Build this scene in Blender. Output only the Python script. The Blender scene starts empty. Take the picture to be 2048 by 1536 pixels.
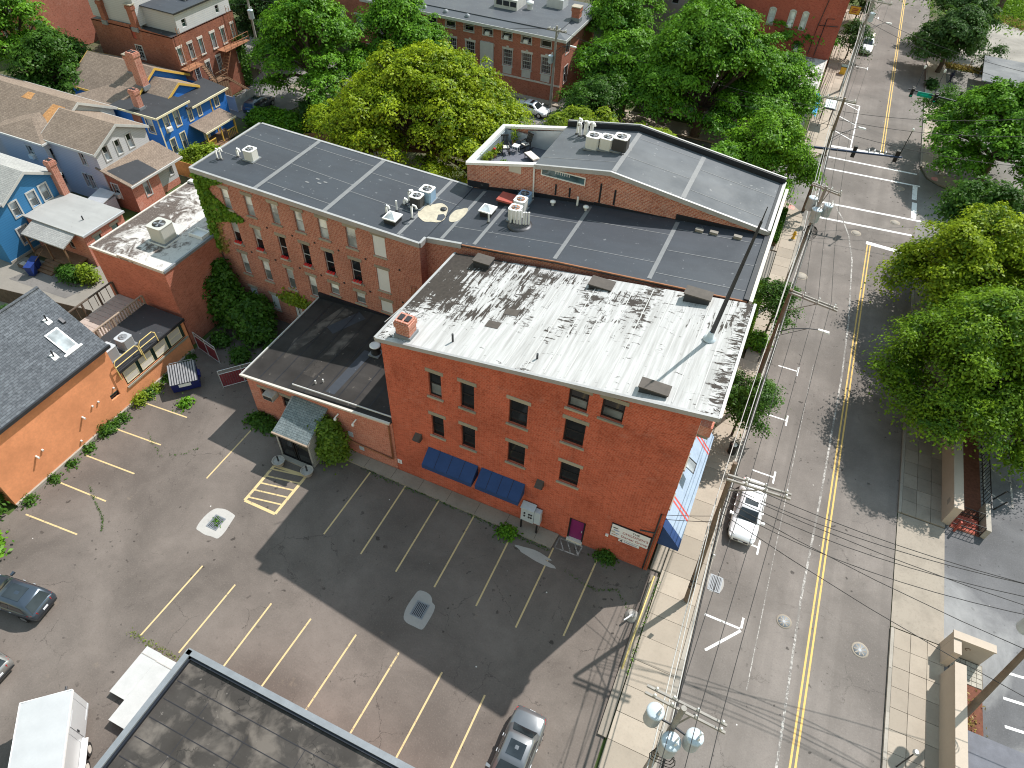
import bpy, math, random
import numpy as np
from mathutils import Vector, Matrix, Euler

# ---------------------------------------------------------------- camera, sky, sun, exposure
S = bpy.context.scene
R = math.radians
H = 38.0
cam_d = bpy.data.cameras.new('camera'); cam_d.lens = 24.0; cam_d.sensor_width = 36.0
cam_d.clip_start = 0.5; cam_d.clip_end = 3000
cam = bpy.data.objects.new('camera', cam_d); S.collection.objects.link(cam)
cam.location = (0, 0, H); cam.rotation_euler = (R(43.37), R(-2.05), R(24.19))
S.camera = cam
SUN_AZ, SUN_EL = 25.0, 50.5          # azimuth from the street's far end towards the right kerb
W = bpy.data.worlds.new('World'); S.world = W; W.use_nodes = True
wn = W.node_tree.nodes; sky = wn.new('ShaderNodeTexSky'); sky.sky_type = 'NISHITA'; sky.sun_disc = False
sky.sun_elevation = R(SUN_EL); sky.sun_rotation = R(SUN_AZ); sky.air_density = 3.0; sky.dust_density = 0.4; sky.ozone_density = 0.0
W.node_tree.links.new(sky.outputs[0], wn['Background'].inputs[0]); wn['Background'].inputs[1].default_value = 0.08
sl = bpy.data.lights.new('sun', 'SUN'); sl.energy = 2.9; sl.angle = R(0.53); sl.color = (1.0, 0.95, 0.90)
so = bpy.data.objects.new('sun', sl); S.collection.objects.link(so); so.location = (60, 120, 150)
sv = Vector((math.sin(R(SUN_AZ))*math.cos(R(SUN_EL)), math.cos(R(SUN_AZ))*math.cos(R(SUN_EL)), math.sin(R(SUN_EL))))
so.rotation_euler = (-sv).to_track_quat('-Z', 'Y').to_euler()
S.view_settings.view_transform = 'Standard'; S.view_settings.look = 'None'
S.view_settings.exposure = 1.03; S.view_settings.gamma = 1.0; S.view_settings.use_curve_mapping = False
S.render.engine = 'CYCLES'; S.cycles.max_bounces = 4; S.cycles.diffuse_bounces = 2; S.cycles.glossy_bounces = 2; S.cycles.transmission_bounces = 2; S.cycles.transparent_max_bounces = 6
S.cycles.use_denoising = True; S.cycles.filter_width = 1.1
rnd = random.Random(7)
# ---------------------------------------------------------------- materials
M = {}
def nt_new(name):
    m = bpy.data.materials.new(name); m.use_nodes = True
    t = m.node_tree; b = t.nodes['Principled BSDF']
    return m, t, b
def nd(t, typ, ins=None, **kw):
    n = t.nodes.new(typ)
    for k, v in kw.items(): setattr(n, k, v)
    for k, v in (ins or {}).items():
        if hasattr(v, 'is_output'): t.links.new(v, n.inputs[k])
        else: n.inputs[k].default_value = v
    return n
def c4(c): return (c[0], c[1], c[2], 1.0)
def mixc(t, f, a, b, mode='MIX'):
    n = t.nodes.new('ShaderNodeMix'); n.data_type = 'RGBA'; n.blend_type = mode
    for i, v in ((0, f), (6, a), (7, b)):
        if hasattr(v, 'is_output'): t.links.new(v, n.inputs[i])
        elif i == 0: n.inputs[0].default_value = v
        else: n.inputs[i].default_value = c4(v)
    return n.outputs[2]
def math_(t, op, a, b=0.0, clamp=False):
    n = t.nodes.new('ShaderNodeMath'); n.operation = op; n.use_clamp = clamp
    for i, v in ((0, a), (1, b)):
        if hasattr(v, 'is_output'): t.links.new(v, n.inputs[i])
        else: n.inputs[i].default_value = v
    return n.outputs[0]
def ramp(t, f, lo, hi, a=0.0, b=1.0):
    n = nd(t, 'ShaderNodeMapRange', {1: lo, 2: hi, 3: a, 4: b}); n.clamp = True
    t.links.new(f, n.inputs[0]); return n.outputs[0]
def pos(t, scale=(1, 1, 1), rot=0.0):
    g = nd(t, 'ShaderNodeNewGeometry')
    mp = nd(t, 'ShaderNodeMapping', {0: g.outputs['Position']}); mp.inputs['Scale'].default_value = scale
    mp.inputs['Rotation'].default_value = (0, 0, rot)
    return mp.outputs[0]
def uvc(t, scale=(1, 1, 1)):
    u = nd(t, 'ShaderNodeUVMap')
    mp = nd(t, 'ShaderNodeMapping', {0: u.outputs[0]}); mp.inputs['Scale'].default_value = scale
    return mp.outputs[0]
def noise(t, vec, scale, detail=4.0, rough=0.6, dist=0.0):
    return nd(t, 'ShaderNodeTexNoise', {'Vector': vec, 'Scale': scale, 'Detail': detail, 'Roughness': rough, 'Distortion': dist}).outputs[0]
def bump(t, b, h, strength=0.3, dist=0.02):
    n = nd(t, 'ShaderNodeBump', {'Strength': strength, 'Distance': dist, 'Height': h}); t.links.new(n.outputs[0], b.inputs['Normal'])
def put(t, b, col, rough=0.85, spec=0.3, metal=0.0):
    if hasattr(col, 'is_output'): t.links.new(col, b.inputs['Base Color'])
    else: b.inputs['Base Color'].default_value = c4(col)
    if hasattr(rough, 'is_output'): t.links.new(rough, b.inputs['Roughness'])
    else: b.inputs['Roughness'].default_value = rough
    b.inputs['Specular IOR Level'].default_value = spec; b.inputs['Metallic'].default_value = metal
def sh(c, k): return tuple(min(1, x*k) for x in c)

def plain(name, col, rough=0.7, var=0.18, scale=1.5, metal=0.0, spec=0.4, fine=True):
    m, t, b = nt_new(name)
    p = pos(t)
    n1 = noise(t, p, scale, 5, 0.65)
    c = mixc(t, ramp(t, n1, 0.3, 0.7), sh(col, 1-var), sh(col, 1+var*0.6))
    if fine:
        n2 = noise(t, p, scale*11, 3, 0.6); c = mixc(t, ramp(t, n2, 0.35, 0.7, 0, 0.35), c, sh(col, 1-var*1.6))
    put(t, b, c, rough, spec, metal); M[name] = m; return m
def brick(name, c1, c2, mortar, stain=0.45, pale=0.15, bw=0.3, bh=0.1):
    m, t, b = nt_new(name)
    u = uvc(t); p = pos(t)
    br = nd(t, 'ShaderNodeTexBrick', {'Vector': u, 'Color1': c4(c1), 'Color2': c4(c2), 'Mortar': c4(mortar), 'Scale': 1.0, 'Mortar Size': 0.014,
            'Mortar Smooth': 0.3, 'Bias': -0.1, 'Brick Width': bw, 'Row Height': bh}, offset=0.5)
    n1 = noise(t, p, 0.45, 6, 0.62)
    c = mixc(t, ramp(t, n1, 0.42, 0.72, 0, stain), br.outputs[0], sh(c1, 0.35))
    u2 = uvc(t, (1.3, 0.16, 1)); ns = noise(t, u2, 1.0, 5, 0.7)        # rain streaks run down the wall
    c = mixc(t, ramp(t, ns, 0.55, 0.78, 0, stain*0.9), c, sh(c1, 0.3))
    n3 = noise(t, p, 0.9, 5, 0.7, 1.0); c = mixc(t, ramp(t, n3, 0.56, 0.72, 0, pale), c, (0.62, 0.50, 0.44))
    n4 = noise(t, u, 4.0, 4, 0.75); c = mixc(t, ramp(t, n4, 0.42, 0.7, 0, 0.55), c, mixc(t, .5, sh(c1, 1.2), mortar))
    n5 = noise(t, uvc(t, (3.3, 10, 1)), 1.0, 1, 0.5); c = mixc(t, ramp(t, n5, 0.55, 0.72, 0, 0.6), c, sh(c1, 0.42))
    put(t, b, c, 0.92, 0.2); bump(t, b, br.outputs['Fac'], -0.5, 0.012); M[name] = m; return m
def siding(name, col, pitch=0.15, dirt=0.12):
    m, t, b = nt_new(name)
    u = uvc(t); sx = nd(t, 'ShaderNodeSeparateXYZ', {0: u})
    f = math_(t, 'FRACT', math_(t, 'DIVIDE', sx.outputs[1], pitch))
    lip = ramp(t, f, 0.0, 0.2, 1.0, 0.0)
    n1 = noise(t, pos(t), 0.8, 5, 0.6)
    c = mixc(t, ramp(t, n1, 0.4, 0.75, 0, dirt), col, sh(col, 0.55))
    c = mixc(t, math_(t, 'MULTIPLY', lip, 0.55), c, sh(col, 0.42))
    put(t, b, c, 0.6, 0.35); bump(t, b, f, -0.7, 0.02); M[name] = m; return m
def shingle(name, c1, c2, gap, w=0.34, h=0.15, dark=None, darkw=0.3):
    m, t, b = nt_new(name)
    u = uvc(t); p = pos(t)
    br = nd(t, 'ShaderNodeTexBrick', {'Vector': u, 'Color1': c4(c1), 'Color2': c4(c2), 'Mortar': c4(gap), 'Scale': 1.0, 'Mortar Size': 0.012,
            'Mortar Smooth': 0.2, 'Bias': 0.0, 'Brick Width': w, 'Row Height': h}, offset=0.5)
    c = br.outputs[0]
    if dark:
        vo = nd(t, 'ShaderNodeTexBrick', {'Vector': uvc(t, (1, 1, 1)), 'Color1': (0, 0, 0, 1), 'Color2': (1, 1, 1, 1), 'Mortar': (0, 0, 0, 1), 'Scale': 1.0,
             'Mortar Size': 0.05, 'Bias': -0.35, 'Brick Width': w*0.8, 'Row Height': h*2}, offset=0.5)
        c = mixc(t, math_(t, 'MULTIPLY', vo.outputs[0], darkw), c, dark)
    n1 = noise(t, p, 0.5, 5, 0.65); c = mixc(t, ramp(t, n1, 0.35, 0.75, 0, 0.45), c, sh(c2, 0.55))
    n2 = noise(t, p, 6, 4, 0.7); c = mixc(t, ramp(t, n2, 0.45, 0.7, 0, 0.3), c, sh(c1, 1.4))
    put(t, b, c, 0.95, 0.15); bump(t, b, br.outputs['Fac'], -0.6, 0.015); M[name] = m; return m
def membrane(name, col, streak=0.35, rough=0.55, wear=(0.5, 0.5, 0.5), rot=0.0):
    m, t, b = nt_new(name)
    p = pos(t, rot=rot); ps = pos(t, (0.16, 1.1, 1), rot)
    n1 = noise(t, ps, 1.3, 6, 0.6, 0.4); n2 = noise(t, p, 0.35, 5, 0.6); n3 = noise(t, p, 9, 4, 0.7)
    c = mixc(t, ramp(t, n1, 0.35, 0.72, 0, streak), col, sh(col, 1.5))
    c = mixc(t, ramp(t, n2, 0.4, 0.7, 0, streak), c, sh(col, 0.6))
    c = mixc(t, ramp(t, n3, 0.62, 0.75, 0, 0.25), c, wear)
    nsp = noise(t, p, 3.2, 2, 0.5); c = mixc(t, ramp(t, nsp, 0.70, 0.74, 0, 0.5), c, wear)
    put(t, b, c, ramp(t, n2, 0.3, 0.7, rough-0.1, rough+0.15), 0.4); bump(t, b, n1, 0.12, 0.03); M[name] = m; return m
def asphalt(name, col, crack=0.6, warm=(0.35, 0.28, 0.2), lane=0.0):
    m, t, b = nt_new(name)
    p = pos(t)
    n1 = noise(t, p, 0.16, 6, 0.62, 0.3); n2 = noise(t, p, 1.4, 6, 0.7); n3 = noise(t, p, 11, 5, 0.75)
    c = mixc(t, ramp(t, n1, 0.38, 0.62), sh(col, 0.74), sh(col, 1.2))
    c = mixc(t, ramp(t, n2, 0.35, 0.7, 0, 0.3), c, sh(col, 0.72))
    c = mixc(t, ramp(t, n3, 0.54, 0.72, 0, 0.5), c, sh(col, 1.5)); c = mixc(t, ramp(t, n3, 0.46, 0.3, 0, 0.5), c, sh(col, 0.55))
    if lane:
        pl = pos(t, (1.9, 0.02, 1)); nl = noise(t, pl, 0.6, 3, 0.5); c = mixc(t, ramp(t, nl, 0.42, 0.62, 0, lane), c, sh(col, 0.70))
    ns = noise(t, p, 2.6, 3, 0.4); c = mixc(t, math_(t, 'MULTIPLY', ramp(t, ns, 0.66, 0.71, 0, 0.75), ramp(t, noise(t, p, 0.35, 2, 0.5), 0.48, 0.58)), c, sh(col, 0.22))     # oil spots
    sp = nd(t, 'ShaderNodeTexVoronoi', {'Vector': p, 'Scale': 1.1}); spc = nd(t, 'ShaderNodeSeparateColor', {0: sp.outputs['Color']})     # scraps of litter
    c = mixc(t, math_(t, 'MULTIPLY', math_(t, 'LESS_THAN', sp.outputs['Distance'], 0.05), math_(t, 'GREATER_THAN', spc.outputs[0], 0.86)), c, (0.6, 0.58, 0.54))
    nr = noise(t, p, 0.55, 5, 0.7); c = mixc(t, ramp(t, nr, 0.66, 0.8, 0, 0.35), c, warm)
    # cracks: wavering cell borders, shown only here and there
    wob = nd(t, 'ShaderNodeTexNoise', {'Vector': p, 'Scale': 1.1, 'Detail': 5.0, 'Roughness': 0.7})
    off = nd(t, 'ShaderNodeVectorMath', {0: p, 1: wob.outputs['Color']}, operation='ADD')
    vo = nd(t, 'ShaderNodeTexVoronoi', {'Vector': off.outputs[0], 'Scale': 0.28}, feature='DISTANCE_TO_EDGE')
    ln = ramp(t, vo.outputs[0], 0.0, 0.007, 1, 0)
    nm = noise(t, p, 0.22, 4, 0.6); ln = math_(t, 'MULTIPLY', ln, ramp(t, nm, 0.5, 0.6, 0, crack))
    c = mixc(t, ln, c, sh(col, 0.28))
    vo2 = nd(t, 'ShaderNodeTexVoronoi', {'Vector': off.outputs[0], 'Scale': 1.5}, feature='DISTANCE_TO_EDGE')
    l2 = math_(t, 'MULTIPLY', ramp(t, vo2.outputs[0], 0, 0.014, 1, 0), ramp(t, noise(t, p, 0.13, 4, 0.6), 0.58, 0.68, 0, crack*0.8))
    c = mixc(t, l2, c, sh(col, 0.35))
    put(t, b, c, 0.93, 0.2); bump(t, b, n3, 0.25, 0.01); M[name] = m; return m
def concrete(name, col, stain=0.4, rnd_obj=0.18):
    m, t, b = nt_new(name)
    p = pos(t); oi = nd(t, 'ShaderNodeObjectInfo')
    n1 = noise(t, p, 0.7, 6, 0.65); n2 = noise(t, p, 7, 5, 0.7); n3 = noise(t, p, 45, 2, 0.5)
    c = mixc(t, ramp(t, oi.outputs['Random'], 0, 1), sh(col, 1-rnd_obj), sh(col, 1+rnd_obj*0.6))
    c = mixc(t, ramp(t, n1, 0.45, 0.75, 0, stain), c, sh(col, 0.5))
    c = mixc(t, ramp(t, n2, 0.52, 0.72, 0, stain*0.8), c, sh(col, 0.55))
    c = mixc(t, ramp(t, n3, 0.6, 0.75, 0, 0.25), c, sh(col, 0.5))
    put(t, b, c, 0.92, 0.2); bump(t, b, n2, 0.1, 0.02); M[name] = m; return m
def worn_paint(name, col, under, wear=0.5):
    m, t, b = nt_new(name)
    p = pos(t); n1 = noise(t, p, 5, 6, 0.75); n2 = noise(t, p, 0.6, 4, 0.6)
    k = math_(t, 'ADD', n1, math_(t, 'MULTIPLY', math_(t, 'SUBTRACT', n2, 0.5), 0.5))
    c = mixc(t, ramp(t, k, wear, wear+0.13), col, under)
    put(t, b, c, 0.85, 0.25); M[name] = m; return m
def glass(name, col, rough=0.06):
    m, t, b = nt_new(name); n1 = noise(t, pos(t), 0.9, 3, 0.5)
    put(t, b, mixc(t, ramp(t, n1, 0.35, 0.65), sh(col, 0.6), sh(col, 1.6)), rough, 0.7); M[name] = m; return m
def leaf(name, lo, hi, back, trans=0.35):
    m, t, b = nt_new(name)
    at = nd(t, 'ShaderNodeAttribute', attribute_name='tint')
    c = mixc(t, at.outputs['Fac'], lo, hi)
    ob = nd(t, 'ShaderNodeBsdfDiffuse', {'Color': c}); tr = nd(t, 'ShaderNodeBsdfTranslucent', {'Color': mixc(t, 0.55, c, back)})
    gl = nd(t, 'ShaderNodeBsdfGlossy', {'Color': (1, 1, 1, 1), 'Roughness': 0.45})
    x = nd(t, 'ShaderNodeMixShader', {0: trans, 1: ob.outputs[0], 2: tr.outputs[0]})
    y = nd(t, 'ShaderNodeMixShader', {0: 0.012, 1: x.outputs[0], 2: gl.outputs[0]})
    t.links.new(y.outputs[0], t.nodes['Material Output'].inputs[0]); M[name] = m; return m
def carpaint(name, col, metal=0.5):
    m, t, b = nt_new(name); n = noise(t, pos(t), 2.5, 3, 0.5)
    put(t, b, mixc(t, ramp(t, n, 0.4, 0.7, 0, 0.15), col, sh(col, 0.7)), 0.28, 0.5, metal)
    b.inputs['Coat Weight'].default_value = 0.8; b.inputs['Coat Roughness'].default_value = 0.06; M[name] = m; return m

brick('brick_main', (0.55, 0.112, 0.058), (0.42, 0.078, 0.042), (0.55, 0.23, 0.16), 0.55, 0.14)
brick('brick_annex', (0.550, 0.175, 0.112), (0.450, 0.125, 0.081), (0.600, 0.375, 0.300), 0.3, 0.45)
brick('brick_long', (0.450, 0.144, 0.090), (0.325, 0.094, 0.062), (0.587, 0.413, 0.338), 0.4, 0.12)
brick('brick_upper', (0.500, 0.150, 0.088), (0.300, 0.075, 0.056), (0.620, 0.500, 0.425), 0.5, 0.30)
brick('brick_orange', (0.500, 0.163, 0.100), (0.413, 0.125, 0.077), (0.475, 0.237, 0.175), 0.5, 0.08)
brick('brick_brown', (0.300, 0.106, 0.062), (0.213, 0.075, 0.050), (0.300, 0.150, 0.112), 0.5, 0.15)
brick('brick_town', (0.425, 0.125, 0.077), (0.338, 0.100, 0.062), (0.450, 0.250, 0.188), 0.35, 0.15)
brick('brick_red', (0.413, 0.094, 0.062), (0.350, 0.075, 0.053), (0.375, 0.138, 0.106), 0.35, 0.12)
brick('brick_chimney', (0.475, 0.150, 0.094), (0.325, 0.100, 0.062), (0.620, 0.450, 0.375), 0.4, 0.3)
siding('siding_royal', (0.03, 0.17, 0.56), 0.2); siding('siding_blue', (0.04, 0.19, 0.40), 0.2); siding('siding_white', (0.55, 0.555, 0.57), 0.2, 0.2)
siding('siding_shade_grey', (0.42, 0.435, 0.455), 0.2, 0.2); siding('siding_shade_lav', (0.44, 0.44, 0.50), 0.2, 0.15)  # grey and lav repeat the white siding with its shade put into the colour
shingle('shingle_slate', (0.15, 0.165, 0.185), (0.095, 0.105, 0.12), (0.035, 0.04, 0.045), 0.34, 0.15, (0.03, 0.035, 0.04), 0.75)
shingle('shingle_tan', (0.30, 0.235, 0.185), (0.22, 0.17, 0.135), (0.10, 0.08, 0.065))
shingle('shingle_pale', (0.42, 0.42, 0.40), (0.34, 0.34, 0.33), (0.18, 0.18, 0.18))
shingle('shingle_orange', (0.62, 0.33, 0.14), (0.48, 0.24, 0.1), (0.25, 0.14, 0.07))
shingle('shingle_green', (0.24, 0.28, 0.29), (0.16, 0.20, 0.21), (0.06, 0.07, 0.075), 0.3, 0.15, (0.07, 0.08, 0.08), 0.5)
membrane('roof_grey', (0.040, 0.047, 0.059), 0.4, 0.6, (0.24, 0.25, 0.26)); membrane('roof_pale', (0.088, 0.098, 0.11), 0.35, 0.62, (0.3, 0.3, 0.3))
membrane('roof_black', (0.030, 0.027, 0.025), 0.9, 0.8, (0.17, 0.15, 0.125), R(90)); membrane('roof_dark', (0.032, 0.034, 0.039), 0.4, 0.6, (0.2, 0.2, 0.2))
membrane('roof_fore', (0.042, 0.037, 0.033), 0.8, 0.85, (0.2, 0.18, 0.16)); membrane('flash_black', (0.012, 0.015, 0.022), 0.4, 0.45, (0.2, 0.2, 0.2))
membrane('roof_light', (0.34, 0.34, 0.33), 0.3, 0.7, (0.2, 0.2, 0.19), R(90)); membrane('roof_town', (0.07, 0.078, 0.092), 0.3, 0.6, (0.4, 0.4, 0.4))
asphalt('asphalt_lot', (0.162, 0.138, 0.121), 0.8); asphalt('asphalt_street', (0.205, 0.183, 0.166), 0.55, (0.24, 0.21, 0.18), 0.4)
asphalt('asphalt_side', (0.215, 0.205, 0.19), 0.5); asphalt('asphalt_patch', (0.165, 0.155, 0.145), 0.4); asphalt('asphalt_old', (0.30, 0.28, 0.25), 0.7, (0.42, 0.36, 0.25))
asphalt('asphalt_new', (0.14, 0.14, 0.145), 0.3, (0.5, 0.5, 0.49))
concrete('concrete_walk', (0.40, 0.345, 0.28), 0.3); concrete('concrete_old', (0.33, 0.29, 0.24), 0.5); concrete('concrete_white', (0.66, 0.62, 0.55), 0.3)
concrete('concrete_kerb', (0.36, 0.33, 0.285), 0.4); concrete('stucco_cream', (0.50, 0.425, 0.35), 0.18, 0.05); concrete('stone_lintel', (0.36, 0.325, 0.26), 0.3)
concrete('concrete_drive', (0.30, 0.275, 0.24), 0.4); concrete('concrete_patch', (0.42, 0.405, 0.38), 0.35); concrete('stone_pale', (0.62, 0.58, 0.52), 0.3)
def blotched():
    m = M['roof_fore']; t = m.node_tree; b = t.nodes['Principled BSDF']; src = b.inputs['Base Color'].links[0].from_socket; p = pos(t)
    n = noise(t, p, 0.75, 5, 0.55, 0.4); c = mixc(t, ramp(t, n, 0.48, 0.63, 0, 0.8), src, (0.15, 0.13, 0.112))
    off = nd(t, 'ShaderNodeVectorMath', {0: p, 1: nd(t, 'ShaderNodeTexNoise', {'Vector': p, 'Scale': 1.6, 'Detail': 5.0}).outputs['Color']}, operation='ADD')
    v = nd(t, 'ShaderNodeTexVoronoi', {'Vector': off.outputs[0], 'Scale': 0.8}, feature='DISTANCE_TO_EDGE'); ln = math_(t, 'MULTIPLY', ramp(t, v.outputs[0], 0, 0.016, 1, 0), ramp(t, noise(t, p, 0.3, 3, 0.5), 0.5, 0.58, 0, 0.9)); t.links.new(mixc(t, ln, c, (0.012, 0.011, 0.01)), b.inputs['Base Color'])
blotched()
def puddle_reflections():
    m = M['asphalt_new']; t = m.node_tree; b = t.nodes['Principled BSDF']; src = b.inputs['Base Color'].links[0].from_socket
    n = noise(t, pos(t), 0.11, 7, 0.62, 0.6); t.links.new(mixc(t, ramp(t, n, 0.46, 0.64, 0, 0.75), src, (0.40, 0.40, 0.395)), b.inputs['Base Color'])  # pale cloudy puddle reflections, painted into the asphalt as soft noise
puddle_reflections()
worn_paint('paint_white', (0.82, 0.82, 0.80), (0.22, 0.215, 0.2), 0.56); worn_paint('paint_yellow', (0.66, 0.45, 0.15), (0.25, 0.22, 0.16), 0.58)
worn_paint('paint_stall', (0.60, 0.46, 0.24), (0.16, 0.145, 0.13), 0.58); worn_paint('paint_faint', (0.5, 0.48, 0.45), (0.2, 0.185, 0.17), 0.40)
worn_paint('paint_pink', (0.62, 0.22, 0.22), (0.5, 0.44, 0.36), 0.44)
plain('orange_stucco', (0.82, 0.345, 0.17), 0.9, 0.2, 0.5, 0, 0.15); plain('white_paint', (0.52, 0.52, 0.505), 0.5, 0.1); plain('cream_trim', (0.74, 0.66, 0.45), 0.6, 0.1)
plain('yellow_trim', (0.70, 0.44, 0.09), 0.6, 0.1); plain('black_frame', (0.018, 0.018, 0.02), 0.45, 0.2); plain('board_white', (0.74, 0.77, 0.79), 0.6, 0.08, 0.8)
plain('metal_light', (0.62, 0.64, 0.66), 0.4, 0.12, 2, 0.4); plain('metal_white', (0.80, 0.80, 0.79), 0.4, 0.08, 2, 0.1); plain('metal_dark', (0.06, 0.062, 0.068), 0.45, 0.2, 2, 0.5)
plain('metal_grey', (0.24, 0.26, 0.28), 0.55, 0.15, 2, 0.2); plain('metal_cap', (0.42, 0.42, 0.42), 0.5, 0.15, 1, 0.3); plain('rust', (0.34, 0.15, 0.075), 0.8, 0.3, 3)
plain('purple_door', (0.22, 0.02, 0.13), 0.5, 0.1); plain('awning_blue', (0.022, 0.06, 0.18), 0.85, 0.15, 1.2); plain('awning_pale', (0.36, 0.46, 0.60), 0.85, 0.15, 2.0)
plain('awning_red', (0.62, 0.11, 0.10), 0.8, 0.1); plain('sign_white', (0.80, 0.82, 0.86), 0.5, 0.06); plain('ink_red', (0.33, 0.06, 0.055), 0.6, 0.05); plain('ink_black', (0.02, 0.02, 0.025), 0.6, 0.05)
plain('ink_blue', (0.10, 0.14, 0.32), 0.6, 0.05); plain('green_sign', (0.0, 0.36, 0.26), 0.4, 0.05); plain('yellow_sign', (0.72, 0.47, 0.05), 0.5, 0.15); plain('pipe_yellow', (0.74, 0.58, 0.22), 0.5, 0.2, 3)
plain('hydrant_yellow', (0.76, 0.45, 0.03), 0.45, 0.12); plain('bin_blue', (0.02, 0.045, 0.20), 0.45, 0.2, 3); plain('dumpster_blue', (0.012, 0.02, 0.16), 0.5, 0.3, 2)
plain('lid_grey', (0.30, 0.30, 0.31), 0.7, 0.3, 3); plain('maroon', (0.20, 0.035, 0.05), 0.7, 0.25, 2); plain('pole_wood', (0.21, 0.155, 0.115), 0.9, 0.3, 2); plain('pole_grey', (0.34, 0.32, 0.29), 0.9, 0.25, 2)
plain('wire_black', (0.02, 0.02, 0.021), 0.6, 0.1); plain('wire_grey', (0.48, 0.48, 0.46), 0.5, 0.1); plain('transformer_grey', (0.52, 0.60, 0.66), 0.4, 0.12, 3); plain('porcelain', (0.78, 0.78, 0.76), 0.3, 0.05)
plain('wood_deck', (0.42, 0.35, 0.31), 0.8, 0.15, 2); plain('wood_rail', (0.33, 0.26, 0.20), 0.8, 0.2, 3); plain('wood_dark', (0.11, 0.085, 0.065), 0.9, 0.3, 2); plain('wood_brown', (0.22, 0.13, 0.075), 0.85, 0.25, 3)
plain('wood_orange', (0.50, 0.22, 0.07), 0.8, 0.2, 3); plain('bark', (0.10, 0.078, 0.06), 0.95, 0.35, 4); plain('soil', (0.13, 0.085, 0.055), 0.95, 0.35, 3); plain('mulch_red', (0.17, 0.065, 0.04), 0.95, 0.35, 5)
plain('tyre', (0.02, 0.02, 0.02), 0.85, 0.2); plain('rim', (0.62, 0.62, 0.62), 0.3, 0.1, 3, 0.7); plain('rubber', (0.03, 0.03, 0.032), 0.7, 0.1); plain('lamp_red', (0.42, 0.02, 0.02), 0.25, 0.1); plain('lamp_clear', (0.75, 0.76, 0.78), 0.15, 0.05)
plain('terracotta', (0.45, 0.2, 0.12), 0.8, 0.2); plain('pot_pale', (0.45, 0.42, 0.38), 0.8, 0.25, 4); plain('cushion', (0.64, 0.60, 0.54), 0.9, 0.12); plain('deck_grey', (0.13, 0.135, 0.16), 0.7, 0.2, 2); plain('metal_blue', (0.26, 0.42, 0.62), 0.4, 0.15, 3, 0.3)
plain('hatch_red', (0.40, 0.085, 0.06), 0.7, 0.2, 2); plain('stain_tan', (0.52, 0.47, 0.36), 0.9, 0.25, 3); plain('metal_panel', (0.50, 0.57, 0.62), 0.35, 0.12, 2, 0.5); plain('tooth_blue', (0.30, 0.36, 0.55), 0.6, 0.1)
plain('stain_mud', (0.19, 0.17, 0.15), .85, .3, 3); plain('metal_navy', (0.03, 0.05, 0.10), .4, .15, 2, .3); plain('paver', (0.42, 0.39, 0.33), 0.9, 0.25, 3); plain('dirt', (0.16, 0.13, 0.095), 0.95, 0.35, 0.5); plain('green_paint', (0.02, 0.055, 0.045), 0.5, 0.2); plain('signal_green', (0.0, 0.55, 0.36), 0.3, 0.05)
plain('pink_house', (0.42, 0.32, 0.33), 0.85, 0.1); plain('canopy_cloth', (0.30, 0.07, 0.06), 0.9, 0.3, 3); plain('skin', (0.35, 0.2, 0.14), 0.6, 0.05); plain('cloth_navy', (0.02, 0.024, 0.05), 0.9, 0.2); plain('awning_cyan', (0.02, 0.30, 0.62), 0.7, 0.1)
plain('tent_white', (0.68, 0.68, 0.67), 0.7, 0.05); plain('trailer_white', (0.46, 0.47, 0.475), 0.4, 0.06, 1.0); plain('flower_red', (0.65, 0.03, 0.03), 0.6, 0.2); plain('spigot', (0.7, 0.7, 0.66), 0.4, 0.1)
glass('glass_dark', (0.012, 0.014, 0.017)); glass('glass_grey', (0.13, 0.15, 0.16), 0.12); glass('glass_shade', (0.60, 0.66, 0.68), 0.25); glass('glass_teal', (0.16, 0.27, 0.25), 0.1); glass('glass_cloud', (0.38, 0.43, 0.47), 0.1)
glass('glass_car', (0.02, 0.026, 0.03), 0.04); glass('glass_kitchen', (0.05, 0.10, 0.12), 0.08); glass('skylight_glass', (0.36, 0.40, 0.42), 0.15); glass('screen_cyan', (0.02, 0.33, 0.48), 0.15)
carpaint('paint_silver', (0.62, 0.64, 0.66), 0.6); carpaint('paint_pearl', (0.78, 0.79, 0.80), 0.15); carpaint('paint_slate', (0.055, 0.075, 0.10), 0.5); carpaint('paint_champagne', (0.30, 0.30, 0.29), 0.5); carpaint('paint_graphite', (0.17, 0.18, 0.19), 0.5)
leaf('leaf_yellow', (0.045, 0.11, 0.006), (0.33, 0.42, 0.012), (0.42, 0.55, 0.02), 0.20); leaf('leaf_bright', (0.025, 0.09, 0.008), (0.16, 0.35, 0.018), (0.2, 0.44, 0.02), 0.20)
leaf('leaf_mid', (0.024, 0.07, 0.010), (0.085, 0.19, 0.02), (0.15, 0.33, 0.02), .28); leaf('leaf_dark', (0.02, 0.055, 0.014), (0.055, 0.125, 0.025), (0.09, 0.2, 0.03), 0.28)
leaf('leaf_lime', (0.11, 0.18, 0.015), (0.30, 0.40, 0.03), (0.38, 0.5, 0.03), 0.4); leaf('leaf_dry', (0.22, 0.17, 0.05), (0.42, 0.34, 0.10), (0.4, 0.34, 0.1), 0.3)
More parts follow.
